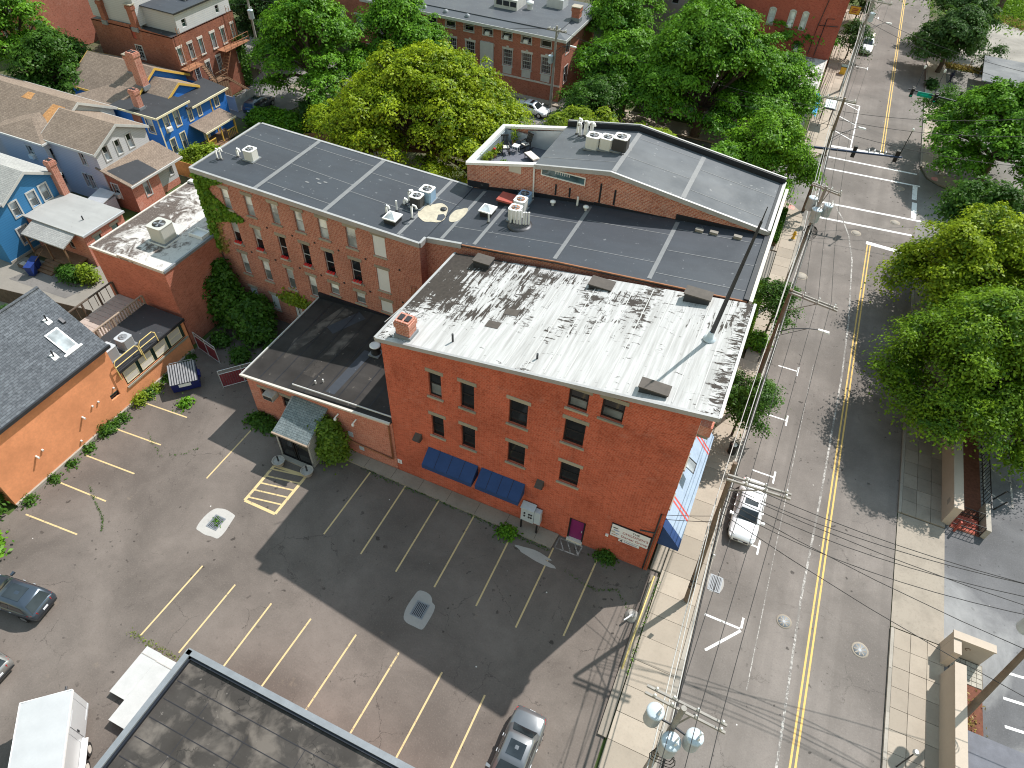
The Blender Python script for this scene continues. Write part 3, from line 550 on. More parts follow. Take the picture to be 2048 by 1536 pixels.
# paint in the lot
for a, b in (((-18.73, 21.6), (-18.78, 16.3)), ((-16.03, 21.65), (-15.95, 16.1)), ((-13.48, 21.7), (-13.4, 16.0)), ((-10.88, 21.6), (-10.82, 16.1)), ((-8.11, 21.3), (-8.05, 16.1)), ((-5.36, 21.6), (-5.42, 15.9)), ((-2.6, 22.3), (-2.75, 16.6)),
             ((-24.04, 11.4), (-24.19, 6.6)), ((-21.49, 11.25), (-21.6, 6.75)), ((-18.85, 11.2), (-18.92, 6.7)), ((-16.25, 11.4), (-16.41, 6.6)), ((-13.41, 11.7), (-13.58, 6.7)), ((-10.71, 11.85), (-10.85, 6.8)), ((-8.04, 11.9), (-8.13, 6.8)), ((-5.4, 11.8), (-5.41, 6.6)),
             ((-36.94, 19.8), (-33.05, 20.05)), ((-36.8, 17.1), (-32.9, 17.35)), ((-36.8, 14.5), (-32.7, 14.75)), ((-36.6, 12.15), (-32.7, 12.35)), ((-36.4, 9.5), (-32.4, 9.8)), ((-28.24, 22.1), (-28.19, 16.5))):
    line(lot, 'stall_line', 'paint_stall', *a, *b, .1)
hb = [(-24.84, 19.25), (-22.4, 19.5), (-22.42, 16.2), (-24.82, 16.2)]
for i in range(4): line(lot, 'hatch_line', 'paint_stall', *hb[i], *hb[(i+1) % 4], .2, .006+.0006*i)
for k in range(5): line(lot, 'hatch_line', 'paint_stall', -24.8, 16.5+k*.62, -22.45, 16.95+k*.62, .11, .009)
hb = [(-5.3, 22.4), (-3.75, 22.45), (-3.82, 21.72), (-5.3, 21.65)]
for i in range(4): line(lot, 'hatch_line', 'paint_faint', *hb[i], *hb[(i+1) % 4], .08, .006+.0006*i)
for k in range(3): line(lot, 'hatch_line', 'paint_faint', -5.2+k*.5, 22.35, -4.75+k*.5, 21.7, .08, .009)

# paint in the lot across the street
le = bpy.data.objects['lot_east']
for a in ((19.9, 45, 19.9, 38.5), (19.9, 38.6, 21.6, 37.6), (19.9, 41, 21.6, 40), (19.9, 43.4, 21.6, 42.4), (21.6, 45, 21.6, 37.6), (23.2, 37.2, 26, 36.8), (23.2, 37.2, 23.3, 39.2)): line(le, 'bay_line', 'paint_faint', *a, .13, .006)
for y in (16.5, 18.3, 20.2, 22, 23.6, 25.2): line(le, 'bay_line', 'paint_white', 20.4, y, 21.9, y+.15, .16, .008)
line(le, 'bay_line', 'paint_white', 21.9, 14, 21.9, 25.4, .16, .006)
# irregular outlines; that lot's puddle reflections are painted into its asphalt colour
def blob(x, y, rx, ry, seed, n=26, jit=.3):
    q = random.Random(seed); ph = [q.uniform(0, 6.28) for _ in range(5)]
    out = []
    for k in range(n):
        a = 2*math.pi*k/n; r = 1+sum(jit/(i+1)*math.sin((i+2)*a+ph[i]) for i in range(5)); out.append((x+rx*r*math.cos(a), y+ry*r*math.sin(a)))
    return out
# drains with their patched surrounds
def drain(label, x, y, rx, ry, sd, w=.8, l=.95):
    o = thing('storm_drain', label, 'drain', (x, y, 0), 0, 'storm drains')
    sheet([(x+(px-x)*.5+math.copysign(rx*.55, px-x)*min(1, abs(px-x)/rx*1.6), y+(py-y)*.5+math.copysign(ry*.55, py-y)*min(1, abs(py-y)/ry*1.6)) for px, py in blob(x, y, rx, ry, sd, 36, .16)], .007).build('patched_surround', 'concrete_patch', o)
    fr = MB()
    for a in ((x-w/2, x-w/2+.06, y-l/2, y+l/2), (x+w/2-.06, x+w/2, y-l/2, y+l/2), (x-w/2+.06, x+w/2-.06, y-l/2, y-l/2+.06), (x-w/2+.06, x+w/2-.06, y+l/2-.06, y+l/2)): fr.box(*a, .0, .03)
    fr.build('grate_frame', 'metal_grey', o); sheet([(x-w/2+.06, y-l/2+.06), (x+w/2-.06, y-l/2+.06), (x+w/2-.06, y+l/2-.06), (x-w/2+.06, y+l/2-.06)], .012).build('pit', 'ink_black', o)
    me = None
    for k in range(7):
        xx = x-w/2+.1+k*(w-.2)/6; MB().box(xx-.022, xx+.022, y-l/2+.06, y+l/2-.06, .014, .028).build('bar', 'metal_grey', o)
drain('storm drain in the lot with white cement surround near the hatched bay', -25.35, 14.1, .82, 1.0, 3); drain('storm drain in the lot with broken grey surround in the wall shadow', -10.9, 14.5, .72, 1.0, 9)
drain('square storm drain at the kerb beside the graffitied utility pole', 4.45, 23.55, .42, .6, 4, .75, 1.1)
for x, y, lb, r in ((8.67, 22.9, 'white ringed manhole cover beside the worn stripe', .45), (12.92, 23.03, 'pale ringed manhole cover in the right lane', .48), (4.89, 57.6, 'pale round manhole cover at the left kerb before the crossing', .6), (8.93, 67.4, 'manhole cover just past the stop line', .5), (12.43, 71.3, 'manhole cover between the crosswalk lines', .5), (12.58, 78.8, 'manhole cover in tree shade beyond the crossing', .5)):
    o = thing('manhole_cover', lb, 'manhole cover', (x, y, 0), 0, 'manhole covers in the street')
    MB().lathe((x, y, 0), [(r, 0), (r, .008), (r*.8, .009)], 24).build('ring', 'concrete_old', o); MB().lathe((x, y, 0), [(r*.78, 0), (r*.78, .012), (.05, .013)], 24).build('cover', 'metal_grey' if r < .5 else 'concrete_drive', o)
    if r < .5:
        for k in range(8):
            a = k*math.pi/4; MB().hexa([(x+math.cos(a+s)*q, y+math.sin(a+s)*q, z) for z in (.0135, .017) for q, s in ((r*.2, -.25), (r*.7, -.12), (r*.7, .12), (r*.2, .25))]).build('rib', 'concrete_old', o)
struct('asphalt_patch', sheet(blob(-6.2, 20.6, 1.4, .28, 5), .006), 'concrete_patch')
struct('pavement_apron', MB().prism([(-21.4, 21.75, .12), (-5.5, 21.45, .12), (-5.4, 22.58, .12), (-21.4, 22.58, .12)], .2), 'concrete_old')
for k in range(7): line(bpy.data.objects['pavement_apron'], 'joint', 'dirt', -19.3+k*2.1, 21.72-.02*k, -19.3+k*2.1, 22.55, .03, .124)
# ---------------------------------------------------------------- the brick corner building with the peeling white roof
b = thing('brick_building', 'three storey red brick building with peeling white flat roof and blue awnings', 'building', (-8.3, 27, 0))
MX0, MX1, MY0, MY1 = -17.1, 0.4, 22.6, 31.9
zr = lambda x, y=27.0: 12.33+(x+17.1)*0.143-(y-22.5)*0.05
def H(x0, x1, z0, z1): return (x0-MX0, x1-MX0, z0, z1)
mh = [H(-14.2, -13.4, 8.95, 10.9), H(-12.2, -11.35, 8.95, 11.0), H(-9.25, -8.15, 9.1, 11.05), H(-6.05, -5.0, 12.0, 13.4), H(-4.3, -3.15, 12.1, 13.5), H(-14.2, -13.38, 5.4, 7.27), H(-12.2, -11.3, 5.4, 7.38), H(-9.2, -8.12, 5.6, 7.45), H(-6.05, -4.9, 9.2, 11.1), H(-5.95, -4.8, 5.6, 7.45)]
door = H(-4.88, -3.84, 0.12, 2.4)
so_, fr = wall(b, (MX0, MY0), (MX1, MY0), 0, [(0, zr(MX0, MY0)-.1), (17.5, zr(MX1, MY0)-.1)], 'brick_main', mh+[door])
for i, h in enumerate(mh):
    w = window(b, fr, h, 'black_frame', 'glass_dark', 'glass_grey' if i in (0, 3, 4) else 'glass_dark', 'stone_lintel', 'stone_lintel', fw=.09, rec=.15)
d_ = MB().fb(fr, door[0]+.1, door[1]-.1, -.16, -.1, door[2]+.08, door[3]-.1).build('door', 'purple_door', b)
q = MB()
for a in ((door[0], door[0]+.1, door[2], door[3]), (door[1]-.1, door[1], door[2], door[3]), (door[0]+.1, door[1]-.1, door[3]-.1, door[3])): q.fb(fr, a[0], a[1], -.18, -.02, a[2], a[3])
q.build('frame', 'black_frame', d_); MB().fb(fr, door[0], door[1], -.15, .12, door[2]-.12, door[2]+.06).build('threshold', 'stone_pale', d_); MB().fb(fr, door[1]-.2, door[1]-.15, -.1, -.03, 1.15, 1.3).build('handle', 'metal_light', d_)
wall(b, (MX1, MY0), (MX1, MY1), 0, [(0, zr(MX1, MY0)-.1), (9.3, zr(MX1, MY1)-.1)], 'brick_main', [(0.35, 8.9, .15, 3.1), (1, 2, 5.6, 7.6), (3.4, 4.4, 5.6, 7.6), (5.8, 6.8, 5.6, 7.6), (1, 2, 9.3, 11.2), (3.4, 4.4, 9.3, 11.2), (5.8, 6.8, 9.3, 11.2)])
fe = FR((MX1, MY0), (MX1, MY1))
for z0, z1 in ((5.6, 7.6), (9.3, 11.2)):
    for u in (1, 3.4, 5.8): window(b, fe, (u, u+1, z0, z1), 'black_frame', 'glass_dark', 'glass_grey', 'stone_lintel', 'stone_lintel')
sf = MB().fb(fe, .36, 8.89, -.8, -.7, .16, 3.09).build('shopfront', 'glass_dark', b)
for u in (.4, 2.4, 4.4, 6.4, 8.5): MB().fb(fe, u, u+.12, -.69, -.6, .16, 3.09).build('mullion', 'black_frame', sf)
wall(b, (MX1, MY1), (MX0, MY1), 0, [(0, zr(MX1, MY1)-.1), (17.5, zr(MX0, MY1)-.1)], 'brick_main'); wall(b, (MX0, MY1), (MX0, MY0), 0, [(0, zr(MX0, MY1)-.1), (9.3, zr(MX0, MY0)-.1)], 'brick_main')
ro = slab(b, [(x, y, zr(x, y)) for x, y in ((MX0-.12, MY0-.12), (1.05, MY0-.12), (1.05, MY1), (MX0-.12, MY1))], .16, 'roof_peeled')
ed = MB()
for a, c in (((MX0-.15, MY0-.2), (1.12, MY0-.2)), ((1.12, MY0-.2), (1.12, MY1)), ((MX0-.2, MY1), (MX0-.2, MY0-.2))):
    f_ = FR(a, c); za, zc = zr(*a), zr(*c); P = f_.p
    MB().hexa([P(0, .07, za-.22), P(f_.L, .07, zc-.22), P(f_.L, -.08, zc-.22), P(0, -.08, za-.22), P(0, .07, za+.05), P(f_.L, .07, zc+.05), P(f_.L, -.08, zc+.05), P(0, -.08, za+.05)]).build('roof_edge', 'metal_cap', ro)
q = MB().box(.42, 1.0, MY0+.05, MY1-.05, 13.2, 13.85).build('cornice', 'brick_annex', b)
for k in range(9): bx('bracket', 'stone_lintel', q, .42, .95, MY0+.3+k*1.1, MY0+.5+k*1.1, 12.75, 13.19)
chimney(b, -15.75, 23.2, 12.4, 13.7, .85, .75, 'brick_chimney')
def hatch(x, y, w, l, h, m='metal_dark', par=b, name='roof_hatch', sd='roof_dark'):
    z = zr(x, y); o = bx(name, sd, par, x-w/2, x+w/2, y-l/2, y+l/2, z-.1, z+h); bx('cover', m, o, x-w/2-.06, x+w/2+.06, y-l/2-.06, y+l/2+.06, z+h+.002, z+h+.07); return o
plain('hatch_brown', (0.085, 0.072, 0.062), .7, .25, 3)
hatch(-14.9, 31.1, 1.05, .75, .4, 'hatch_brown'); hatch(-7.3, 31.1, 1.3, .8, .16, 'hatch_brown'); hatch(-1.9, 31.35, 1.4, .7, .45, 'hatch_brown'); hatch(-2.1, 23.2, 1.35, .6, .28, 'hatch_brown')
for x, y in ((-11.65, 25.6), (-11.15, 27.0)): strip(zr, x-.4, y, x+.4, y, .6, .02).build('membrane_patch', 'hatch_brown', ro)
for x, y, h in ((-13.05, 23.5, .55), (-8.25, 23.65, .35)): MB().tube((x, y, zr(x, y)-.05), (x, y, zr(x, y)+h), .06).build('vent_pipe', 'metal_dark', ro)
for k in range(10):
    x = -9.6+k*1.06; strip(zr, x, 22.7, x+rnd.uniform(-.1, .1), 31.6, .05, .02).build('seam', 'white_paint', ro)
# antenna wreck lying by the chimney
an = thing('fallen_antenna', 'white fallen antenna rods lying on the peeling roof by the chimney', 'antenna', (-16.2, 24.3, 12.4))
for a, c in (((-16.9, 23.8, 12.36), (-15.7, 25.2, 12.7)), ((-16.4, 23.5, 12.75), (-16.0, 25.5, 12.36)), ((-16.8, 24.7, 12.36), (-15.5, 24.2, 12.85)), ((-15.9, 23.5, 12.5), (-15.2, 24.4, 12.36)), ((-17.3, 25.2, 12.3), (-17.9, 24.3, 11.7))): MB().tube(a, c, .025).build('rod', 'metal_white', an)
# flagpole on the roof
fp = thing('flagpole', 'tall dark bare flagpole standing on the peeling white roof', 'flagpole', (-.53, 28.0, zr(-.53)))
z = zr(-.53); MB().tube((-.53, 28, z+.05), (-.02, 28.35, z+7.0), .13, .06, 10).build('pole', 'metal_dark', fp); MB().tube((-.02, 28.35, z+7), (.02, 28.4, z+7.7), .03, .02).build('tip', 'metal_dark', fp); MB().lathe((-.53, 28, z), [(.34, 0), (.34, .04), (.2, .12), (.13, .5)], 10).build('base', 'transformer_grey', fp)
# east front awning, pale blue with red stripes
aw = thing('storefront_awning', 'long faded blue awning with red stripes over the sidewalk', 'awning', (1.0, 27.3, 3.2))
Y0, Y1 = 22.75, 31.9
def awn(y0, y1, m, nm='cloth', dz=0.0): return MB().prism([(.42, y0, 4.85+dz), (1.66, y0, 3.35+dz), (1.66, y1, 3.35+dz), (.42, y1, 4.85+dz)], .03).build(nm, m, aw)
awn(Y0+.65, Y1, 'awning_pale'); awn(Y0, Y0+.645, 'awning_blue')
for y in (24.7, 25.0, 30.2, 30.5): awn(y, y+.14, 'awning_red', 'stripe', .012)
MB().add([(.43, Y0-.01, 4.82), (.43, Y0-.01, 3.05), (1.66, Y0-.01, 3.05), (1.66, Y0-.01, 3.33)], [(0, 1, 2, 3)]).build('end_flap', 'awning_blue', aw)
MB().box(1.64, 1.67, Y0, Y1, 3.04, 3.34).build('valance', 'awning_pale', aw)
sf = thing('open_window_sash', 'black framed window sash swung out above the striped awning', 'window', (.75, 27.1, 5.3)); q = MB()
for a in ((26.7, 26.76, 0, 1), (27.5, 27.56, 0, 1), (26.7, 27.56, 0, .06), (26.7, 27.56, .95, 1)): q.hexa([(.45+.62*t+o, y, 5.75-.45*t) for o in (0, .03) for t, y in ((a[2], a[0]), (a[3], a[0]), (a[3], a[1]), (a[2], a[1]))])
q.build('frame', 'black_frame', sf); MB().quad((.46, 26.73, 5.74), (1.07, 26.73, 5.3), (1.07, 27.53, 5.3), (.46, 27.53, 5.74)).build('pane', 'glass_cloud', sf)
# blue awnings on the lot side
for x0, x1, lb in ((-14.55, -11.1, 'plain navy blue awning further from the street on the brick wall'), (-10.85, -7.95, 'plain navy blue awning nearer the street on the brick wall')):
    a = thing('wall_awning', lb, 'awning', ((x0+x1)/2, 22.3, 3.1), 0, 'navy awnings on the lot side wall')
    MB().prism([(x0, 21.62, 3.35), (x1, 21.62, 3.35), (x1, 22.58, 4.0), (x0, 22.58, 4.0)], .03).build('cloth', 'awning_blue', a); MB().box(x0, x1, 21.6, 21.62, 3.0, 3.34).build('valance', 'awning_blue', a)
    for k in range(1, 4): xs = x0+(x1-x0)*k/4; MB().prism([(xs-.015, 21.62, 3.356), (xs+.015, 21.62, 3.356), (xs+.015, 22.58, 4.006), (xs-.015, 22.58, 4.006)], .004).build('seam', 'cloth_navy', a)
    for x in (x0, x1): MB().add([(x, 21.62, 3.0), (x, 22.58, 3.0), (x, 22.58, 3.97), (x, 21.62, 3.33)], [(0, 1, 2, 3)]).build('side_flap', 'awning_blue', a)
def txt(body, parent, m, x, y, z, size, rot, name='lettering', ext=.004, align='LEFT', shear=0, font_scale=1.0):
    c = bpy.data.curves.new(name, 'FONT'); c.body = body; c.size = size; c.extrude = ext; c.align_x = align; c.resolution_u = 2; c.space_character = font_scale
    tmp = bpy.data.objects.new(name, c); COL.objects.link(tmp); dg = bpy.context.evaluated_depsgraph_get()
    me = bpy.data.meshes.new_from_object(tmp.evaluated_get(dg)); bpy.data.objects.remove(tmp); me.materials.clear(); me.materials.append(M[m])
    o = bpy.data.objects.new(name, me); COL.objects.link(o); o.parent = parent
    off = Vector((0, 0, 0)); q = parent
    while q is not None: off = off+q.location; q = q.parent
    o.location = Vector((x, y, z))-off; o.rotation_euler = rot; return o
RS = (R(90), 0, 0)
sg = thing('wall_sign', 'white sign with dark red lettering fixed low on the brick wall', 'sign', (-1.1, 22.5, 2.4))
bx('board', 'black_frame', sg, -2.34, .05, 22.52, 22.6, 2.36, 3.64); bx('face', 'sign_white', sg, -2.3, .01, 22.51, 22.519, 2.40, 3.60)
txt('THE', sg, 'ink_black', -1.05, 22.504, 3.30, .24, RS); txt("CHILDREN'S", sg, 'ink_red', -1.62, 22.504, 2.98, .29, RS); txt('Dental Group', sg, 'ink_red', -1.66, 22.504, 2.60, .29, RS)
for x, z, w, h, m in ((-2.08, 3.3, .4, .1, 'ink_black'), (-1.98, 3.08, .38, .14, 'tooth_blue'), (-2.15, 2.85, .28, .2, 'stone_pale'), (-1.9, 2.78, .26, .1, 'tooth_blue'), (-2.05, 2.6, .4, .07, 'terracotta')): MB().add([(x+w/2*math.cos(k*.7854), 22.505, z+h/2*math.sin(k*.7854)) for k in range(8)], [tuple(range(7, -1, -1))]).build('print', m, sg)
s2 = thing('arrow_sign', 'narrow white parking arrow sign under the larger wall sign', 'sign', (-1.1, 22.5, 2.1)); bx('board', 'sign_white', s2, -1.74, -.46, 22.53, 22.6, 2.07, 2.34)
txt('PARKING', s2, 'ink_blue', -1.4, 22.524, 2.13, .19, RS); MB().add([(-1.68, 22.524, 2.2), (-1.5, 22.524, 2.3), (-1.5, 22.524, 2.1)], [(0, 2, 1)]).build('arrow', 'ink_black', s2)
o = MB().box(-2.56, -2.38, 22.54, 22.6, 2.02, 2.25).build('notice_plate', 'sign_white'); tag(o, 'small square white notice left of the wall sign', 'notice')
mt = thing('electric_meter_cabinet', 'grey electric meter cabinet on two black posts against the brick wall', 'meter cabinet', (-7.3, 22.1, 0))
bx('cabinet', 'transformer_grey', mt, -7.9, -7.05, 22.12, 22.5, .85, 2.3); bx('cabinet', 'transformer_grey', mt, -7.03, -6.62, 22.16, 22.5, .88, 2.15)
MB().prism([(-7.93, 22.02, 2.31), (-7.02, 22.02, 2.31), (-7.02, 22.52, 2.42), (-7.93, 22.52, 2.42)], .05).build('hood', 'transformer_grey', mt)
for x in (-7.8, -6.75): bx('post', 'black_frame', mt, x-.05, x+.05, 22.0, 22.1, 0, .9)
for x in (-7.65, -7.35, -7.2):
    for z in (1.45, 1.75): MB().tube((x, 22.12, z), (x, 22.05, z), .06).build('meter', 'metal_dark', mt)
for x, z in ((-15.2, 4.7), (-7.0, 4.75)):
    l = thing('wall_pack_light', 'dark metal floodlight box on brick wall %s' % ('left of the navy awnings' if x < -10 else 'right of the navy awnings'), 'floodlight', (x, 22.5, z), 0, 'floodlight boxes'); MB().hexa([(x-.25, 22.25, z-.2), (x+.25, 22.25, z-.2), (x+.25, 22.6, z-.2), (x-.25, 22.6, z-.2), (x-.22, 22.1, z+.05), (x+.22, 22.1, z+.05), (x+.22, 22.6, z+.25), (x-.22, 22.6, z+.25)]).build('housing', 'hatch_brown', l)
    MB().hexa([(x-.2, 22.22, z-.18), (x+.2, 22.22, z-.18), (x+.2, 22.24, z-.18), (x-.2, 22.24, z-.18), (x-.18, 22.1, z+.0), (x+.18, 22.1, z+.0), (x+.18, 22.12, z+.0), (x-.18, 22.12, z+.0)]).build('lens', 'glass_grey', l)
cd = thing('wall_conduit', 'dark conduit pipe with bracket climbing the brick corner', 'conduit', (.1, 22.5, 0)); MB().tube((.12, 22.52, .2), (.12, 22.52, 6.2), .05).build('pipe', 'metal_dark', cd); MB().tube((.12, 22.5, 4.3), (-.7, 22.2, 4.5), .05).build('bracket', 'metal_dark', cd); MB().tube((.28, 22.54, .2), (.28, 22.54, 5.0), .03).build('pipe', 'rust', cd)
for x, z, n in ((-16.9, 1.1, '1'), (-14.1, 2.55, '2'), (-12.05, 2.3, '3')):
    s2 = thing('bay_number_plate', 'white plate numbered %s on the brick wall %s' % (n, {'1': 'by the dark pipe', '2': 'under the left end of the navy awning', '3': 'under the right end of that awning'}[n]), 'sign', (x, 22.55, z), 0, 'bay number plates'); bx('plate', 'sign_white', s2, x-.16, x+.16, 22.57, 22.598, z-.2, z+.2); txt(n, s2, 'ink_black', x-.08, 22.566, z-.13, .34, RS)

# ---------------------------------------------------------------- low annex with black roof
b = thing('brick_annex', 'low brick annex with black tar roof and shingled entrance porch', 'building', (-23, 27, 0))
AX0, AX1, AY0, AY1 = -28.75, -17.12, 22.6, 31.45
za = lambda x, y: 4.15+(x-AX0)*.08+(y-22.6)*.01
ah = [(-27.8-AX0, -27.05-AX0, 2.1, 3.2), (-25.98-AX0, -25.2-AX0, 2.1, 3.25)]
_, fr = wall(b, (AX0, AY0), (AX1, AY0), 0, [(0, za(AX0, AY0)-.12), (AX1-AX0, za(AX1, AY0)-.12)], 'brick_annex', ah)
for h in ah: window(b, fr, h, 'black_frame', 'glass_dark', 'glass_grey', 'stone_lintel', None)
wall(b, (AX0, AY1), (AX0, AY0), 0, za(AX0, AY0)-.12, 'brick_annex')
ro = slab(b, [(AX0-.1, AY0-.15, za(AX0, AY0)), (AX1, AY0-.15, za(AX1, AY0)), (AX1, AY1, za(AX1, AY1)), (AX0-.1, AY1, za(AX0, AY1))], .14, 'roof_black')
for k, (x0, y0, x1, y1, w) in enumerate(((-27.6, 25, -26, 31, 1.1), (-25.9, 28.5, -24.6, 30.8, 1.0), (-24.5, 24, -24.1, 29, .9), (-22.2, 23.2, -22.0, 27.6, .7))): strip(za, x0, y0, x1, y1, w, .008+.003*k).build('membrane_patch', 'roof_grey' if k % 2 else 'roof_fore', ro)
for x in (-27.5, -26.3, -25.1, -23.9, -22.7, -21.5, -20.3, -19.1, -18.0): strip(za, x, 22.6, x, 31.4, .05, .02).build('seam', 'flash_black', ro)
P0 = (AX0-.2, AY0-.2, za(AX0, AY0)+.05); P1 = (AX1-.02, AY0-.2, za(AX1, AY0)+.05)
MB().hexa([(P0[0], 22.28, P0[2]-.12), (P1[0], 22.28, P1[2]-.12), (P1[0], 22.44, P1[2]-.12), (P0[0], 22.44, P0[2]-.12), (P0[0], 22.28, P0[2]+.02), (P1[0], 22.28, P1[2]+.02), (P1[0], 22.44, P1[2]+.02), (P0[0], 22.44, P0[2]+.02)]).build('gutter', 'stone_pale', ro)
MB().tube((-24.8, 22.75, za(-24.8, 22.8)+.3), (-17.2, 22.8, za(-17.2, 22.8)+.18), .055).build('pipe', 'white_paint', ro)
MB().hexa([(AX0-.16, 22.4, 4.05), (AX0-.08, 22.4, 4.05), (AX0-.08, AY1, 4.15), (AX0-.16, AY1, 4.15), (AX0-.16, 22.4, 4.25), (AX0-.08, 22.4, 4.25), (AX0-.08, AY1, 4.33), (AX0-.16, AY1, 4.33)]).build('gutter', 'white_paint', ro)
MB().box(AX0-.1, AX1, AY1-.12, AY1+.02, 4.2, 4.75).build('upstand', 'flash_black', ro)
for x, y in ((-23.6, 23.6), (-23.2, 23.9)): MB().tube((x, y, za(x, y)-.02), (x, y, za(x, y)+.28), .05).build('vent_pipe', 'metal_white', ro)
v = thing('roof_exhaust_fan', 'round dark exhaust fan housing on the black annex roof', 'roof fan', (-21.4, 27.6, za(-21.4, 27.6))); z = za(-21.4, 27.6)
bx('curb', 'metal_grey', v, -21.8, -21.0, 27.2, 28.0, z-.03, z+.12); MB().lathe((-21.4, 27.6, z+.12), [(.34, 0), (.3, .5), (.37, .55), (.37, .66)], 20).build('drum', 'metal_dark', v); MB().lathe((-21.4, 27.6, z+.785), [(.38, 0), (.38, .05), (.26, .055)], 20).build('rim', 'metal_white', v)
a_ = thing('window_air_conditioner', 'boxy beige air conditioner hung in the annex wall window', 'air conditioner', (-26.7, 22.4, 3.2)); bx('case', 'pot_pale', a_, -27.0, -26.2, 21.95, 22.58, 3.05, 3.5); bx('grille', 'metal_dark', a_, -26.95, -26.25, 21.94, 21.949, 3.1, 3.42)
# entrance porch
p_ = MB().prism([(-25.05, 20.2, 2.55), (-22.3, 20.2, 2.55), (-22.1, 22.58, 3.85), (-24.75, 22.58, 3.85)], .1).build('porch_roof', 'shingle_green', b)
for x0, x1 in ((-25.0, -24.86), (-22.45, -22.31)): MB().hexa([(x0, 20.3, 0), (x1, 20.3, 0), (x1, 22.58, 0), (x0, 22.58, 0), (x0, 20.3, 2.5), (x1, 20.3, 2.5), (x1, 22.58, 3.7), (x0, 22.58, 3.7)]).build('porch_side', 'shingle_pale', p_)
q = MB()
for x in (-24.85, -23.75, -23.55, -22.52): q.box(x, x+.08, 20.32, 20.4, .1, 2.3)
q.box(-24.85, -22.45, 20.31, 20.41, 2.3, 2.5); q.box(-24.85, -22.45, 20.3, 20.42, 0, .1); q.build('door_frame', 'black_frame', p_)
for x in (-24.77, -23.46): bx('door', 'glass_dark', p_, x, x+.95, 20.35, 20.38, .12, 2.29)
txt('765', p_, 'sign_white', -23.9, 20.29, 2.31, .2, RS); bx('gutter', 'wood_rail', p_, -25.08, -22.25, 20.08, 20.19, 2.42, 2.55); bx('step', 'concrete_kerb', p_, -24.9, -22.4, 19.95, 20.28, 0, .09)
for k, (x, z) in enumerate(((-21.3, 3.6), (-19.9, 3.75))):
    l = thing('security_lamp', 'small white security lamp on annex wall, %s' % ('nearer the porch shrub' if k == 0 else 'nearer the corner building'), 'lamp', (x, 22.5, z), 0, 'security lamps'); MB().tube((x, 22.6, z+.12), (x-.1, 22.3, z-.05), .05).build('arm', 'metal_white', l); MB().lathe((x-.1, 22.28, z-.22), [(.1, 0), (.1, .12), (.05, .18)], 10).build('head', 'metal_white', l)
for x, z in ((-20.6, 2.0), (-19.9, .9)): o = bx('wall_notice', 'transformer_grey', None, x-.18, x+.18, 22.55, 22.598, z-.22, z+.22); tag(o, 'pale blue notice on the annex wall, %s' % ('upper one' if z > 1.5 else 'lower one by the pipe'), 'notice', 'annex wall notices')
pp = thing('wall_pipe', 'dark red pipe running along the foot of annex wall', 'pipe', (-19, 22.5, .8)); MB().path([(-21.3, 22.5, 1.35), (-17.5, 22.5, 1.15), (-17.35, 22.5, 1.2), (-17.35, 22.5, 4.6)], .06).build('pipe', 'rust', pp)
for k in range(2):
    x = (-24.57, -22.36)[k]; y = (19.5, 19.65)[k]; p_ = thing('flower_pot', 'round stone planter at the porch door, %s' % ('on the side away from the leafy shrub' if k == 0 else 'beside the leafy shrub'), 'planter', (x, y, 0), 0, 'porch planters')
    MB().lathe((x, y, 0), [(.26, 0), (.3, .1), (.4, .45), (.44, .5), (.38, .5), (.36, .42)], 18).build('pot', 'pot_pale', p_); MB().lathe((x, y, .36), [(.36, 0), (.36, .04), (.0, .05)], 18).build('soil', 'soil', p_); bx('lamp', 'metal_dark', p_, x-.04, x+.04, y-.04, y+.04, .4, .95)
# ---------------------------------------------------------------- long grey-roofed building
siding('louvre_white', (0.66, 0.66, 0.64), 0.075, .1); siding('louvre_dark', (0.05, 0.052, 0.055), 0.075, .1); siding('louvre_grey', (0.30, 0.31, 0.32), 0.075, .1); siding('louvre_blue', (0.28, 0.42, 0.58), 0.075, .1); siding('louvre_tan', (0.50, 0.50, 0.46), .09, .1)
plain('seam_grey', (.2, .205, .21), .6, .15, 3)
def ac_unit(label, x, y, z, w=.85, h=.85, m='louvre_white', top='metal_white', rz=0.0, fan='metal_dark', pad=True, group='rooftop air conditioners'):
    o = thing('air_conditioner', label, 'air conditioner', (x, y, z), rz, group); k = w/2; c = .1
    oct_ = [(-k+c, -k), (k-c, -k), (k, -k+c), (k, k-c), (k-c, k), (-k+c, k), (-k, k-c), (-k, -k+c)]
    if pad: MB().box(-k-.08, k+.08, -k-.08, k+.08, -.03, .07).build('pad', 'metal_grey', o, False)
    MB().prism([(a, b_, h) for a, b_ in oct_], h-.07).build('case', m, o, False)
    MB().prism([(a*1.03, b_*1.03, h+.05) for a, b_ in oct_], .05).build('lid', top, o, False)
    q = MB().lathe((0, 0, h+.052), [(k*.72, 0), (k*.72, .012), (.02, .014)], 18).build('fan_guard', fan, o, False)
    for i in range(4): a = i*math.pi/2+.3; MB().hexa([(r_*math.cos(a+s), r_*math.sin(a+s), zz) for zz in (h+.068, h+.074) for r_, s in ((.06, -.6), (k*.62, -.25), (k*.62, .25), (.06, .6))]).build('blade', 'metal_grey', q, False)
    MB().lathe((0, 0, h+.075), [(.09, 0), (.09, .03), (.02, .04)], 10).build('hub', 'metal_grey', q, False)
    return o
zL = lambda x, y=0: 12.6-(x+38)*0.027 if x < -19.58 else (12.06+(x+19.6)*.13 if x < -10.58 else 13.233+(x+10.58)*.094)
b = thing('long_brick_building', 'long brick apartment building with grey seamed flat roof and three rows of windows', 'building', (-20, 35.5, 0))
LX0, LX1, LY0, LY1 = -38.0, -19.7, 31.5, 39.1
hol = []; kinds = []
